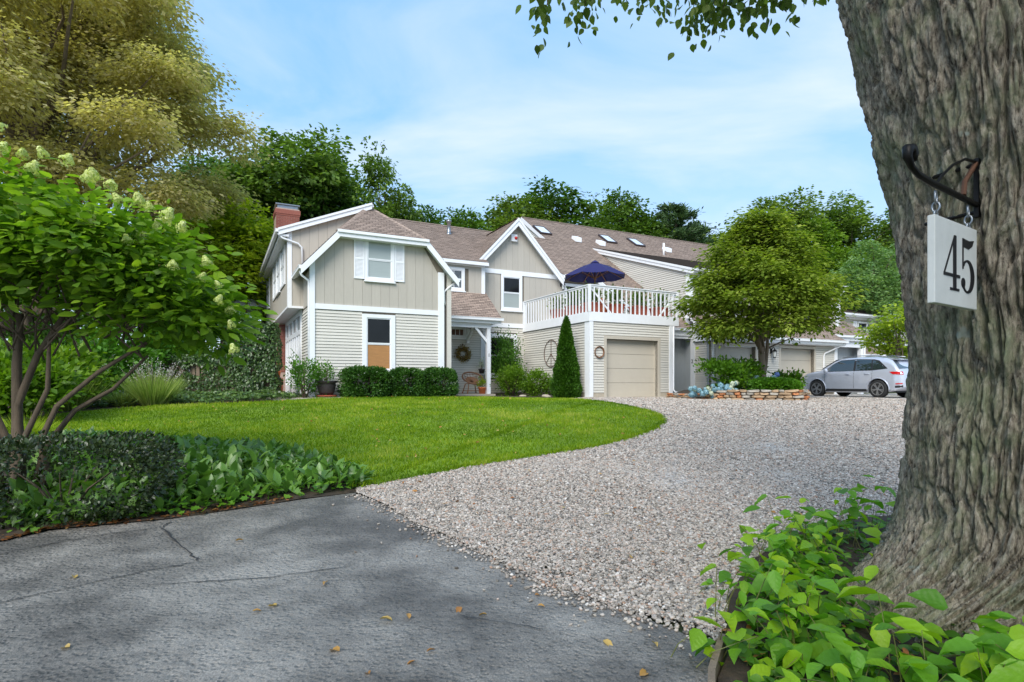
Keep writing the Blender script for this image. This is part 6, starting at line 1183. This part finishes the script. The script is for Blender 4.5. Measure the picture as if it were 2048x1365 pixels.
def vine(label, n, spots, size, loc):
    e = empty('ground_vine', (*loc, T(*loc))); tag(e, label, 'plant', 'leafy vines round the big trunk'); mb = MB()
    for k in range(n):
        (x, y), w, h = random.choice(spots); x += random.gauss(0, w); y += random.gauss(0, w * .8); z = T(x, y) + random.uniform(.06, h) 
        if math.hypot(x - tb[0], y - tb[1]) < .86 or (x < 1.3 and y > 3.3): continue
        o = link('leaf', lv[k % 4], e); o.location = (x - loc[0], y - loc[1], z - T(*loc)); a = random.uniform(0, 6.28); o.rotation_euler = (random.gauss(-.25, .35), random.gauss(0, .3), a); s = size * random.uniform(.5, 1.3); o.scale = (s * random.uniform(.85, 1.1), s, s)
        t = random.choice([(.45, .6, .6), (.7, .8, .65), (.95, .95, .7), (1.35, 1.2, .7), (1.5, 1.2, .6), (.75, .9, .9)]); hi = min(1.15, .65 + (z - T(x, y)) * 1.3); o.color = (t[0], t[1], t[2], 1)
        if k % 3 == 0:
            jx, jy = random.gauss(0, .13), random.gauss(0, .13); zl_ = z - T(*loc); mb.tube([(x - loc[0] + jx, y - loc[1] + jy, 0), (x - loc[0] + jx * .75, y - loc[1] + jy * .75, zl_ * .45), (x - loc[0] + jx * .3, y - loc[1] + jy * .3, zl_ * .8), (x - loc[0], y - loc[1], zl_)], [.0035, .003, .0025, .002], 4)
    tag(mb.build('stem', M['vinestem'], e), kind='stuff'); return e
vine('broad bright green vine leaves in front of the big trunk, bottom right corner', 250, [((1.55, 2.65), .22, .4), ((1.85, 2.5), .28, .42), ((2.2, 2.5), .3, .42), ((2.5, 2.7), .25, .38), ((1.35, 2.35), .18, .3), ((2.0, 2.1), .3, .3)], .155, (1.9, 2.5))
vine('green vine leaves along the gravel edge left of the big trunk', 260, [((1.62, 3.5), .2, .42), ((1.85, 3.9), .22, .36), ((2.12, 4.4), .22, .36), ((1.45, 3.1), .16, .32)], .13, (1.8, 3.7))
vine('yellow green vine sprays climbing at the back left of the big trunk', 120, [((2.5, 4.9), .2, .42), ((2.9, 5.2), .22, .45), ((2.3, 4.6), .18, .4), ((3.2, 5.3), .18, .6)], .14, (2.6, 4.9))
n = 3000; pts = np.column_stack([rng.uniform(.8, 3.8, n), rng.uniform(1.4, 5.8, n)]); pts = np.array([p for p in pts if math.hypot(p[0] - tb[0], p[1] - tb[1]) > .8 and p[0] > np.interp(p[1], [1, 2.2, 2.9, 3.4, 6], [.75, .9, 1.15, 1.35, 3.0])]); n = len(pts)
P = np.column_stack([pts, [T(*p) + .03 + .1 * random.random() for p in pts]]); o = link('vine_undergrowth', leaves('vine_undergrowth', P, rng.normal(size=(n, 3)) * [1, 1, .2], nrmz(rng.normal(size=(n, 3)) * .4 + [0, -.2, 1]), .075 * rng.uniform(.6, 1.5, n), BROAD, rng.normal(.4, .2, n), M['lf_vine'])); o.color = (.45, .55, .5, 1); tag(o, 'small dark vine leaves covering the soil under the big trunk', 'ground cover', kind='stuff')
# ---------------- fallen leaves on the drive
fl = [(-3.34, 4.39, .9, 'orange leaf at the far left of the asphalt, between two cracks'), (-2.5, 3.25, .95, 'yellow leaf near the bottom left of the asphalt'), (-1.7, 3.76, .7, 'ochre leaf left of centre on the rough asphalt'), (-1.58, 3.86, .75, 'tan leaf just beyond the ochre one on rough asphalt'), (-.65, 3.64, .55, 'curled tan leaf in the middle of the asphalt'), (-.52, 3.09, .3, 'orange brown leaf near the bottom centre of the picture'), (-.43, 3.22, .45, 'pale orange leaf above the orange brown one, bottom centre'), (-.73, 2.95, .35, 'rust coloured leaf at the very bottom, left of centre'), (-.16, 3.71, .7, 'green yellow leaf on the pitted asphalt right of centre'), (.53, 3.34, .8, 'upright yellow leaf right of centre near the bottom'), (.81, 3.31, .85, 'pale yellow leaf beside the wooden edging'), (.65, 2.93, .5, 'orange leaf by the bottom end of the edging'), (-1.39, 4.32, .7, 'ochre leaf beside the lower crack'), (-.96, 3.2, .6, 'tan leaf left of the bottom centre leaves'), (.16, 4.05, .45, 'orange leaf lying at the gravel edge'), (-1.36, 4.98, .35, 'rust leaf on smooth asphalt below the gravel corner'), (-2.54, 5.28, .5, 'small orange leaf on pale asphalt near the lily bed'), (-.75, 3.61, .8, 'small yellow leaf beside the curled tan leaf'), (-.35, 3.84, .4, 'small brown leaf on the pitted patch'), (.17, 3.86, .7, 'twisted yellow leaf just below the gravel edge')]
lm_ = [leaves('fallen_leaf', np.zeros((1, 3)), np.array([[0, 1., 0]]), np.array([[0, 0, 1.]]), np.array([1.]), (OVAL[0] * [1, 1, 3.2], OVAL[1]), np.array([c]), M['dry'], True) for c in (.15, .4, .65, .9)]
for i, (x, y, c, lb) in enumerate(fl):
    o = link('fallen_leaf', lm_[min(3, int(c * 4))]); o.location = (x, y, T(x, y) + .012); o.rotation_euler = (random.uniform(-.3, .3), random.uniform(-.5, .5), random.uniform(0, 6.28)); s = random.uniform(.05, .095); o.scale = (s, s, s); tag(o, lb, 'leaf', 'fallen leaves on the asphalt')
n = 160; X = rng.uniform(.85, 2.2, n); Y = rng.uniform(1.8, 3.6, n); ok = X > np.interp(Y, [1, 2.2, 2.9, 3.4, 6], [.72, .86, 1.1, 1.32, 3.0]); X, Y = X[ok], Y[ok]; n = len(X); o = link('bed_litter', leaves('bed_litter', np.column_stack([X, Y, T_np(X, Y) + .05]), rng.normal(size=(n, 3)) * [1, 1, .2], nrmz(rng.normal(size=(n, 3)) * .4 + [0, 0, 1]), rng.uniform(.04, .09, n), OVAL, rng.normal(.3, .25, n), M['dry'])); tag(o, 'dry orange leaves under the vines by the timber edging', 'leaf litter', kind='stuff')
n = 60; pts = [(random.uniform(-1.4, 3.2), random.uniform(4.4, 9)) for _ in range(400)]; pts = [p for p in pts if inside(p, GRAV)][:n]; n = len(pts); P = np.array([(a, b, T(a, b) + .045) for a, b in pts]); o = link('gravel_litter', leaves('gravel_litter', P, rng.normal(size=(n, 3)) * [1, 1, .2], nrmz(rng.normal(size=(n, 3)) * .4 + [0, 0, 1]), rng.uniform(.03, .07, n), OVAL, rng.random(n), M['dry'])); tag(o, 'scattered small dry leaves on the gravel', 'leaf litter', kind='stuff')
# ------------------------------------------------------------------ stone planter
PL = [(5.9, 21.9), (6.0, 20.6), (6.35, 19.4), (7.2, 18.5), (8.1, 18.1), (8.95, 17.95), (9.4, 18.35), (9.8, 19.6), (10.1, 21.5)]
M['fstone'] = mat('fieldstone', srgb(172, 146, 116), .85, .3, 9, .006, 40, obj_var=.28, dirt=.5, dirtcol=srgb(150, 112, 78))
M['fstone2'] = mat('rusty_fieldstone', srgb(176, 116, 76), .85, .3, 9, .006, 40, obj_var=.25)
M['fstone3'] = mat('grey_fieldstone', srgb(158, 150, 138), .85, .25, 9, .006, 40, obj_var=.22)
pw = empty('planter_wall', (8.2, 20.0, .955)); tag(pw, 'low curved fieldstone retaining wall of the planter in front of the garages', 'wall')
mb = MB(); P = dens(PL + [(9.6, 23.2), (7.2, 23.4)], .4)
hgt = lambda x, y: .955 + (.20 if x < 6.2 else .20 + .16 * min(1, (x - 6.2) / .8))
V = [(x - 8.2, y - 20, -.1) for x, y in P] + [(x - 8.2, y - 20, hgt(x, y) - .955 - .04) for x, y in P]; n = len(P); mb.add(V, [tuple(range(n, 2 * n))] + [(i, (i + 1) % n, (i + 1) % n + n, i + n) for i in range(n)], False); mb.build('earth_core', M['soil'], pw)
sl_ = []; acc = 0
for p, q in zip(PL, PL[1:]): sl_.append((acc, p, q)); acc += math.dist(p, q)
def onwall(s):
    for a, p, q in reversed(sl_):
        if s >= a: L_ = math.dist(p, q); t = (s - a) / L_; return (p[0] + (q[0] - p[0]) * t, p[1] + (q[1] - p[1]) * t, math.atan2(q[1] - p[1], q[0] - p[0]))
for row in range(4):
    s = random.uniform(0, .1); 
    while s < acc - .1:
        w = random.uniform(.14, .42); x, y, a = onwall(min(s + w / 2, acc - .01)); top = hgt(x, y) - .955; h = top / (3 if top < .3 else 4) * 1.0; z = row * (top / (3 if top < .3 else 4))
        if z + h <= top + .02:
            hw, hh_ = w / 2 - .008, h / 2 - .005; j = lambda k: random.uniform(1 - k, 1 + k); V = []
            for dy_, sc_, jt in ((.10, .9, .05), (-.02, 1, .10), (-.07, .74, .16)):
                for sx, sz in ((-1, -1), (0, -1.12), (1, -1), (1.1, 0), (1, 1), (0, 1.1), (-1, 1), (-1.1, 0)): V.append((sx * hw * sc_ * j(jt) * .93, dy_ * j(.2), sz * hh_ * sc_ * j(jt) * .93))
            F = [tuple(range(8)), tuple(range(23, 15, -1))] + [(k * 8 + i, k * 8 + (i + 1) % 8, (k + 1) * 8 + (i + 1) % 8, (k + 1) * 8 + i) for k in range(2) for i in range(8)]
            o = mk('stone', V, orient(V, F), M[random.choice(('fstone', 'fstone', 'fstone2', 'fstone3'))], pw); o.location = (x - 8.2, y - 20, z + h / 2); o.rotation_euler = (0, random.uniform(-.08, .08), a)
        s += w
# hydrangeas and juniper inside
def hyd_shrub(label, c, R3, n, heads, tint):
    e = shrub('hydrangea_shrub', (c[0], c[1], c[2]), R3, n, .13, M['lf_hyd'], label, form='loose', tint=tint, group='hydrangeas in the stone planter', tpl=KITE)
    for (dx_, dy_, dz_, s, k) in heads:
        o = link('flower_head', FH[k][random.randrange(2)], e); o.location = (dx_, dy_, dz_); o.scale = (s, s, s); o.rotation_euler = (random.uniform(-.5, .5), random.uniform(-.5, .5), random.uniform(0, 6))
    return e
FH = {k: [panicle(150, .19, .11, M[m], conic=False, ls=.045) for _ in range(2)] for k, m in (('w', 'whitefl'), ('b', 'bluefl'), ('t', 'tealfl'))}
def heads(ks, n, c, u0, u1, v0, v1, Y):
    out = []
    for _ in range(n):
        u = random.uniform(u0, u1); v = random.uniform(v0, v1); y = Y + random.uniform(-.2, .25) + (785 - v) * .012; out.append(((u - 1024) / 1150 * y - c[0], y - c[1], 1.5 + (768 - v) / 1150 * y - c[2] - .08, random.uniform(.6, .95), random.choice(ks)))
    return out
c = (7.6, 20.2, 1.2); hyd_shrub('green hydrangea mound with white and pale teal mopheads spilling over the planter wall', c, (1.05, .9, 1.15), 3000, heads('wwtt', 36, c, 1388, 1475, 764, 796, 19.0) + heads('wt', 6, c, 1380, 1400, 775, 792, 19.3) + heads('w', 5, c, 1430, 1480, 745, 765, 19.6), (.6, .75, .6))
c = (8.5, 20.9, 1.2); hyd_shrub('hydrangea with blue mopheads left of the planter tree trunk', c, (.65, .6, 1.1), 1300, heads('b', 2, c, 1420, 1482, 728, 765, 20.4) + heads('tt', 9, c, 1490, 1512, 744, 775, 20.2), (.55, .7, .55))
c = (10.0, 21.0, 1.2); hyd_shrub('small hydrangea with blue mopheads right of the planter tree trunk', c, (.6, .55, .8), 900, heads('bbt', 9, c, 1535, 1572, 748, 768, 20.3), (.55, .7, .5))
e = shrub('juniper', (8.62, 18.75, 1.2), (.8, .5, .42), 7000, .085, M['lf_mid'], 'low spreading juniper along the top of the planter wall', form='box', tint=(.75, 1.0, .4))
# ------------------------------------------------------------------ silver car
CA = math.atan2(.912, -.41); car = empty('parked_car', (14.28, 23.57, .955), CA); tag(car, 'silver compact SUV parked on the gravel by the far garage', 'car')
def paint():
    m = bpy.data.materials.new('silver_car_paint'); t, n = nodes(m); p = n('ShaderNodeBsdfPrincipled'); p.inputs['Base Color'].default_value = (*srgb(196, 201, 214), 1); p.inputs['Metallic'].default_value = .4; p.inputs['Roughness'].default_value = .32; p.inputs['Coat Weight'].default_value = 1; p.inputs['Coat Roughness'].default_value = .03
    tc = n('ShaderNodeTexCoord'); ns = n('ShaderNodeTexNoise'); ns.inputs['Scale'].default_value = 400; t.links.new(tc.outputs['Object'], ns.inputs['Vector']); mr = n('ShaderNodeMapRange'); mr.inputs['To Min'].default_value = .27; mr.inputs['To Max'].default_value = .37; t.links.new(ns.outputs['Fac'], mr.inputs['Value']); t.links.new(mr.outputs[0], p.inputs['Roughness'])
    o = n('ShaderNodeOutputMaterial'); t.links.new(p.outputs[0], o.inputs[0]); return m
M['car'] = paint(); M['carglass'] = mat('tinted_car_glass', (.02, .03, .032), .03, .2, 1, coat=1, spec=.7); M['tyre'] = mat('tyre_rubber', (.02, .02, .021), .8, .2, 20); M['alloy'] = mat('alloy_wheel', srgb(178, 178, 180), .3, .05, 8, metal=.85); M['tail'] = mat('red_lamp_lens', srgb(190, 22, 24), .12, .1, 8, coat=1); M['trimk'] = mat('black_plastic_trim', (.02, .02, .022), .5, .1)
XT = [-2.2, -2.16, -2.08, -1.98, -1.86, -1.7, -1.45, -1.0, -.4, .2, .55, .9, 1.22, 1.6, 1.9, 2.08, 2.17, 2.2]
ZT = [.72, .96, 1.03, 1.12, 1.26, 1.42, 1.52, 1.575, 1.59, 1.57, 1.50, 1.29, 1.085, 1.035, .97, .86, .74, .6]
WX = [-2.2, -2.1, -1.9, -1.4, -.5, .5, 1.3, 1.8, 2.05, 2.2]; WW = [.70, .80, .87, .905, .912, .912, .905, .86, .76, .60]
ztop = lambda x: float(np.interp(x, XT, ZT)); wid = lambda x: float(np.interp(x, WX, WW)); zlow = lambda x: float(np.interp(x, [-2.2, -1.9, -1.5, 1.5, 1.95, 2.2], [.42, .28, .2, .2, .26, .36]))
def ysurf(x, z):
    w = wid(x); zb = 1.0; y = w * (1 - .05 * ((z - .62) / .45) ** 2) + .012 * math.exp(-((z - .93) / .035) ** 2) - .01 * math.exp(-((z - .42) / .05) ** 2)
    if z > zb: y = w * .965 - (z - zb) * .36 - max(0, z - 1.4) ** 2 * 2.2
    return max(y, .05)
xsn = np.concatenate([np.linspace(-2.2, -1.8, 9), np.linspace(-1.7, 1.1, 30), np.linspace(1.2, 2.2, 16)]); V = []; NR = 15
for x in xsn:
    zl, zt = zlow(x), ztop(x); row = [(x, 0, zl)]
    for k in range(NR): z = zl + (zt - zl) * k / (NR - 1); row.append((x, min(ysurf(x, z), 9) * (1 if k < NR - 1 else .93), z))
    yt = row[-1][1]; row += [(x, yt * .8, zt + .018), (x, yt * .45, zt + .035), (x, 0, zt + .04)]; V.append(row)
m_ = len(V[0]); full = [r + [(x, -y, z) for x, y, z in reversed(r[1:-1])] for r in V]; mm_ = len(full[0]); VV = [v for r in full for v in r]; F = [(i * mm_ + j, (i + 1) * mm_ + j, (i + 1) * mm_ + (j + 1) % mm_, i * mm_ + (j + 1) % mm_) for i in range(len(full) - 1) for j in range(mm_)] + [tuple(range(mm_)), tuple(range(len(VV) - 1, len(VV) - mm_ - 1, -1))]
F = orient(VV, F); body = mk('body', VV, F, M['car'], car, True)
WB = 1.3015; wr_ = .345
cut = MB()
for x in (WB, -WB): cut.tube([(x, -1.2, wr_), (x, 1.2, wr_)], .405, 28)
cm_ = mesh('arch_cut', cut.V, orient(cut.V, cut.F), None); co_ = bpy.data.objects.new('arch_cut', cm_); COL.objects.link(co_); co_.parent = car
bo = body.modifiers.new('arches', 'BOOLEAN'); bo.operation = 'DIFFERENCE'; bo.object = co_; bo.solver = 'EXACT'
bpy.context.view_layer.update(); dgp = bpy.context.evaluated_depsgraph_get(); nm_ = bpy.data.meshes.new_from_object(body.evaluated_get(dgp)); body.modifiers.clear(); body.data = nm_; bpy.data.objects.remove(co_)
if not nm_.materials: nm_.materials.append(M['car'])
def panel(name, pts, m, off=.006, side=1, par=None, sub=3):
    """patch that follows the side of the body; pts in (x,z)"""
    cx = sum(p[0] for p in pts) / len(pts); cz = sum(p[1] for p in pts) / len(pts); b = dens(pts, .08); n = len(b); f = lambda x, z: (x, side * (ysurf(x, z) + off), z)
    V = [f(*p) for p in b] + [f(cx + (p[0] - cx) * .5, cz + (p[1] - cz) * .5) for p in b] + [f(cx, cz)]; F = [(i, (i + 1) % n, (i + 1) % n + n, i + n) for i in range(n)] + [(i + n, (i + 1) % n + n, 2 * n) for i in range(n)]
    if (area(b) > 0) != (side < 0): F = [t[::-1] for t in F]
    return mk(name, V, F, m, par or car, True)
for s in (1, -1):
    panel('window', [(.98, 1.06), (.62, 1.34), (.36, 1.47), (-.26, 1.50), (-.30, 1.06)], M['carglass'], .008, s); panel('window', [(-.38, 1.065), (-.34, 1.50), (-.95, 1.485), (-1.02, 1.08)], M['carglass'], .008, s); panel('window', [(-1.07, 1.085), (-1.0, 1.46), (-1.2, 1.42), (-1.56, 1.13)], M['carglass'], .008, s)
    panel('window_trim', [(1.04, 1.04), (.60, 1.37), (.34, 1.50), (-.3, 1.53), (-1.05, 1.495), (-1.26, 1.445), (-1.64, 1.12), (-1.1, 1.06)], M['trimk'], .004, s)
    for x0 in (.93, -.34, -1.08):                      # door seams
        panel('door_seam', [(x0, .36), (x0 + .01, .36), (x0 + .01, 1.04), (x0, 1.04)], M['trimk'], .003, s)
    for x0 in (-.20, -.98): mb = MB(); y = s * (ysurf(x0, .93) + .022); mb.tube([(x0, y - s * .02, .925), (x0 + .03, y, .93), (x0 + .17, y, .935), (x0 + .2, y - s * .02, .935)], .014, 6); mb.build('door_handle', M['car'], car, True)
    panel('sill', [(.92, .24), (.92, .34), (-.92, .34), (-.92, .24)], M['trimk'], .012, s)
    panel('tail_light', [(-1.72, 1.0), (-1.86, .9), (-2.17, .88), (-2.15, 1.0)], M['tail'], .012, s); panel('headlight', [(1.62, .93), (2.05, .78), (2.12, .70), (1.85, .74)], M['lampglass'], .006, s); panel('side_marker', [(1.93, .62), (2.02, .61), (2.02, .58), (1.93, .585)], M['tail'], .006, s); panel('reflector', [(-1.95, .56), (-2.15, .58), (-2.15, .53), (-1.95, .52)], M['tail'], .008, s); panel('bumper_vent', [(-1.93, .47), (-2.16, .49), (-2.16, .41), (-1.93, .39)], M['trimk'], .008, s)
    mb = MB(); mb.lathe([(.02, -.1), (.09, -.08), (.105, 0), (.09, .07), (.02, .1)], n=10); o = mb.build('wing_mirror', M['car'], car, True); o.scale = (.7, 1, .75); o.location = (.78, s * 1.02, 1.07); o.rotation_euler = (R(90), 0, 0)
    mb = MB(); mb.tube([(.35, s * .58, 1.60), (-.3, s * .60, 1.655), (-1.0, s * .59, 1.65), (-1.45, s * .56, 1.60)], .018, 6); mb.build('roof_rail', M['metal'], car, True)
    # wheel arch lips
    for x in (WB, -WB): mb = MB(); mb.tube([(x + math.cos(R(a)) * .415, s * (ysurf(x + math.cos(R(a)) * .415, wr_ + math.sin(R(a)) * .415) + .004), wr_ + math.sin(R(a)) * .415) for a in range(-10, 191, 10)], .018, 6); mb.build('arch_lip', M['car'], car, True)
# tailgate glass, rear bumper, spoiler, screen
V = [(x, y * k, z) for x, z, k in ((-1.66, 1.44, .60), (-1.99, 1.10, .72)) for y in (-1, -.5, 0, .5, 1)]; mk('rear_window', [(x - .03, y, z + .02) for x, y, z in V], [(i, i + 1, i + 6, i + 5) for i in range(4)], M['carglass'], car)
mb = MB(); mb.add([(-1.50, y, 1.535) for y in (-.58, .58)] + [(-1.85, y, 1.47) for y in (-.58, .58)] + [(-1.50, y, 1.49) for y in (-.58, .58)] + [(-1.83, y, 1.45) for y in (-.58, .58)], [(0, 1, 3, 2), (4, 6, 7, 5), (0, 2, 6, 4), (1, 5, 7, 3), (2, 3, 7, 6), (0, 4, 5, 1)]); mb.build('spoiler', M['car'], car)
V = [(x, y * k, z) for x, z, k in ((.58, 1.50, .58), (1.16, 1.12, .74)) for y in (-1, -.5, 0, .5, 1)]; mk('windscreen', [(x + .03, y, z + .045) for x, y, z in V], [(i + 5, i + 6, i + 1, i) for i in range(4)], M['carglass'], car)
mb = MB(); mb.box(-2.23, -2.18, -.55, .55, .4, .52); mb.build('rear_bumper', M['trimk'], car); mb = MB(); mb.box(-2.21, -2.17, -.25, .25, .72, .84); mb.build('number_plate_recess', M['trimk'], car); mb = MB(); mb.box(-1.9, 1.9, -.7, .7, .22, .34); mb.build('underbody', M['trimk'], car)
def wheel(x, s):
    w = MB(); n = 30; prof = [(.235, -.1), (.30, -.11), (.335, -.10), (.345, -.07), (.345, .07), (.335, .10), (.30, .11), (.235, .1)]; w.lathe(prof, n=n); e = w.build('wheel', M['tyre'], car, True); e.location = (x, s * .80, wr_); e.rotation_euler = (R(90) * -s, 0, 0)
    r_ = MB()
    for k in range(32): a = 2 * math.pi * k / 32; b = 2 * math.pi * (k + 1) / 32; r_.add([(math.cos(t) * q, math.sin(t) * q, zz_) for t in (a, b) for q, zz_ in ((.245, .1), (.245, .117), (.222, .117), (.215, .06))], [(0, 4, 5, 1), (1, 5, 6, 2), (2, 6, 7, 3)], False)
    for k in range(5):
        for da in (-.16, .16): a = 2 * math.pi * k / 5 + .3; r_.beam((math.cos(a) * .05, math.sin(a) * .05, .105), (math.cos(a + da) * .228, math.sin(a + da) * .228, .112), .034, .02, up=(0, 0, 1))
    r_.lathe([(.06, .08), (.06, .115), (.04, .122), (0, .122)], n=14); r_.build('rim', M['alloy'], e); d = MB(); d.lathe([(.222, .0), (.222, .05), (0, .05)], n=24); d.build('brake', M['trimk'], e)
for x in (WB, -WB):
    for s in (1, -1): wheel(x, s)
# ------------------------------------------------------------------ things on and by the house
def torus(name, R_, r, m, par=None, n=36, jit=0., k=7):
    mb = MB(); P = [(math.cos(2 * math.pi * i / n) * R_ * (1 + random.uniform(-jit, jit)), random.uniform(-jit, jit) * r, math.sin(2 * math.pi * i / n) * R_ * (1 + random.uniform(-jit, jit))) for i in range(n)]; P.append(P[0]); mb.tube(P, r, k, False); return mb.build(name, m, par, True)
x, y = HX(-.05, 2.82); e = empty('iron_hoop', (x, y, 2.79), HT + R(90)); tag(e, 'rusty iron hoop with three spokes hung on the garage side wall', 'wall ornament')
torus('rim', .575, .014, M['rust'], e); mb = MB(); mb.tube([(0, 0, .57), (0, 0, 0)], .011, 6); mb.tube([(0, 0, 0), (.41, 0, -.41)], .011, 6); mb.tube([(0, 0, 0), (-.41, 0, -.41)], .011, 6); mb.tube([(0, 0, 0), (0, 0, -.57)], .011, 6); mb.build('spoke', M['rust'], e, True)
x, y = HX(.40, -.06); e = empty('vine_ring', (x, y, 2.72), HT); tag(e, 'small brown twisted vine ring beside the garage door', 'wreath')
for i in range(5): o = torus('twist', .205 + random.uniform(-.018, .018), .013, M['rattan'], e, jit=.03); o.location = (0, random.uniform(-.02, .01), 0)
x, y = HX(-3.09, 5.24); e = empty('dried_wreath', (x, y, 2.82), HT); tag(e, 'bushy dried flower wreath on the porch wall', 'wreath'); n = 900; a = rng.uniform(0, 6.28, n); q = rng.normal(0, .07, (n, 3)); P = np.column_stack([np.cos(a) * .22, np.zeros(n), np.sin(a) * .22]) + q * [1, .5, 1]; link('foliage', leaves('foliage', P, np.column_stack([np.cos(a), -np.ones(n) * .6, np.sin(a)]) + rng.normal(0, .6, (n, 3)), rng.normal(size=(n, 3)), rng.uniform(.05, .11, n), (KITE[0] * [.7, 1, 1], KITE[1]), rng.random(n), M['dryvine']), e); torus('hoop', .22, .03, M['rattan'], e)
# rattan chair
x, y = HX(-3.05, 4.35); e = empty('rattan_chair', (x, y, 1.08), HT + .05); tag(e, 'round rattan bowl chair with splayed wooden legs on the porch', 'chair')
def bowl(t, a): r = .48 * t; return Vector((math.cos(a) * r, math.sin(a) * r * .86, .16 * t * t))
Rm = Matrix.Rotation(R(38), 3, 'X')
tr_ = lambda v: Rm @ v + Vector((0, 0, .52))
mb = MB()
for t in (1., .99): mb.tube([tr_(bowl(t, 2 * math.pi * i / 36)) + Vector((0, 0, .03 * (1 - t) * 100)) for i in range(37)], .022, 6, False)
mb.build('rim', M['rattan'], e, True)
mb = MB()
for k in range(-3, 4): 
    c_ = k / 3.6; h_ = math.sqrt(max(0, 1 - c_ * c_)); mb.tube([tr_(bowl(math.hypot(c_, h_ * s), math.atan2(h_ * s, c_))) for s in np.linspace(-1, 1, 9)], .009, 5)
for k in range(-3, 4): c_ = k / 3.6; h_ = math.sqrt(max(0, 1 - c_ * c_)); mb.tube([tr_(bowl(math.hypot(c_, h_ * s), math.atan2(c_, h_ * s))) for s in np.linspace(-1, 1, 9)], .009, 5)
mb.build('seat', M['rattan'], e, True)
mb = MB()
V = []; K = 20
for t in (.15, .4, .62): V += [tr_(bowl(t, 2 * math.pi * i / K)) for i in range(K)]
mb.add(V, [(r_ * K + i, r_ * K + (i + 1) % K, (r_ + 1) * K + (i + 1) % K, (r_ + 1) * K + i) for r_ in range(2) for i in range(K)] + [tuple(range(K))], False); mb.build('seat_weave', M['rattan'], e, True)
for sx in (-1, 1):
    for sy in (-1, 1): mb = MB(); mb.tube([(sx * .33, sy * .26, 0), (sx * .22, sy * .17, .42)], .022, 8); mb.build('leg', M['wood'], e, True)
mb = MB(); mb.tube([(-.3, -.235, .12), (.3, -.235, .12)], .016, 6); mb.tube([(-.3, .235, .12), (.3, .235, .12)], .016, 6); torus_pts = [(math.cos(i * math.pi / 10) * .26, math.sin(i * math.pi / 10) * .2, .42) for i in range(21)]; mb.tube(torus_pts, .02, 6, False); mb.build('stretcher', M['wood'], e, True)
# lanterns
def lantern(loc, rz, label, s=1.):
    e = empty('wall_lantern', loc, rz); e.scale = (s, s, s); tag(e, label, 'lamp', 'wall lanterns'); mb = MB(); mb.box(-.05, .05, -.02, 0, -.08, .1); mb.tube([(0, 0, .05), (0, -.1, .14), (0, -.15, .1), (0, -.15, .06)], .012, 6); mb.build('bracket', M['iron'], e)
    mb = MB(); mb.lathe([(.015, .07), (.09, .0), (.095, -.02), (.06, -.02)], (0, -.15, 0), 10); mb.lathe([(.02, -.26), (.05, -.24), (.055, -.22), (.02, -.22)], (0, -.15, 0), 10)
    for a in range(4): mb.tube([(math.cos(a * 1.57) * .082, -.15 + math.sin(a * 1.57) * .082, -.02), (math.cos(a * 1.57) * .05, -.15 + math.sin(a * 1.57) * .05, -.23)], .006, 4)
    mb.build('cage', M['iron'], e); mb = MB(); mb.lathe([(.045, -.22), (.072, -.02), (0, -.02)], (0, -.15, 0), 10); mb.build('glass', M['lampglass'], e)
lantern((*HX(2.02, 5.31), 6.25), HT, 'black wall lantern by the deck door beside the umbrella', 1.1); lantern((*HX(10.05, -.03), 3.0), HT, 'black wall lantern between the two garage doors behind the planter tree', 1.3); lantern((*HX(4.95, 1.48), 2.75), HT, 'lantern on the grey passage wall right of the first garage', 1.4)
# house numbers on their posts
def number(txt, loc, rz, h, label):
    cu = bpy.data.curves.new('numeral', 'FONT'); cu.body = txt; cu.size = h * 1.4; cu.extrude = .004; cu.align_x = 'CENTER'; t_ = bpy.data.objects.new('tmp', cu); COL.objects.link(t_); bpy.context.view_layer.update(); me = bpy.data.meshes.new_from_object(t_.evaluated_get(bpy.context.evaluated_depsgraph_get())); bpy.data.objects.remove(t_)
    me.materials.clear(); me.materials.append(M['digit']); o = link('house_number', me); o.location = loc; o.rotation_euler = (R(90), 0, rz); tag(o, label, 'number')
number('1', (*HX(-2.61, 3.562), 2.62), HT, .16, 'black house number 1 on the white porch post'); number('2', (*HX(6.13, .93), 2.42), HT + R(-90), .17, 'black house number 2 on the white passage post'); number('3', (*HX(14.76, -.06), 2.42), HT, .17, 'black house number 3 on the white post above the car bonnet')
# white flowers in a hanging pot beside the porch post
x, y = HX(-2.35, 4.9); pot('hanging_pot', (x, y, 1.95), [(.06, 0), (.1, .0), (.13, .16), (.15, .17), (.15, .2), (.1, .2), (0, .16)], M['darkpot'], 'dark wall pot with pale sprays behind the porch post', (150, (.14, .14, .25), .06, M['whitefl'], (1, 1, 1)))
mb = MB(); 
x, y = HX(-9.9, .2); x2, y2 = HX(-5.6, .1)
V = [(*HX(a, b), 0) for a, b in ((-11.2, .02), (-8.9, .05), (-8.9, .4), (-10.0, 1.1), (-11.4, 1.1))]; V = [(a, b, T(a, b) + .045) for a, b, _ in V]; n = len(V); V += [(a, b, z - .12) for a, b, z in V]; tag(mk('paved_walk', V, orient(V, [tuple(range(n)), tuple(range(2 * n - 1, n - 1, -1))] + [(i, i + n, (i + 1) % n + n, (i + 1) % n) for i in range(n)]), M['concrete']), kind='structure')
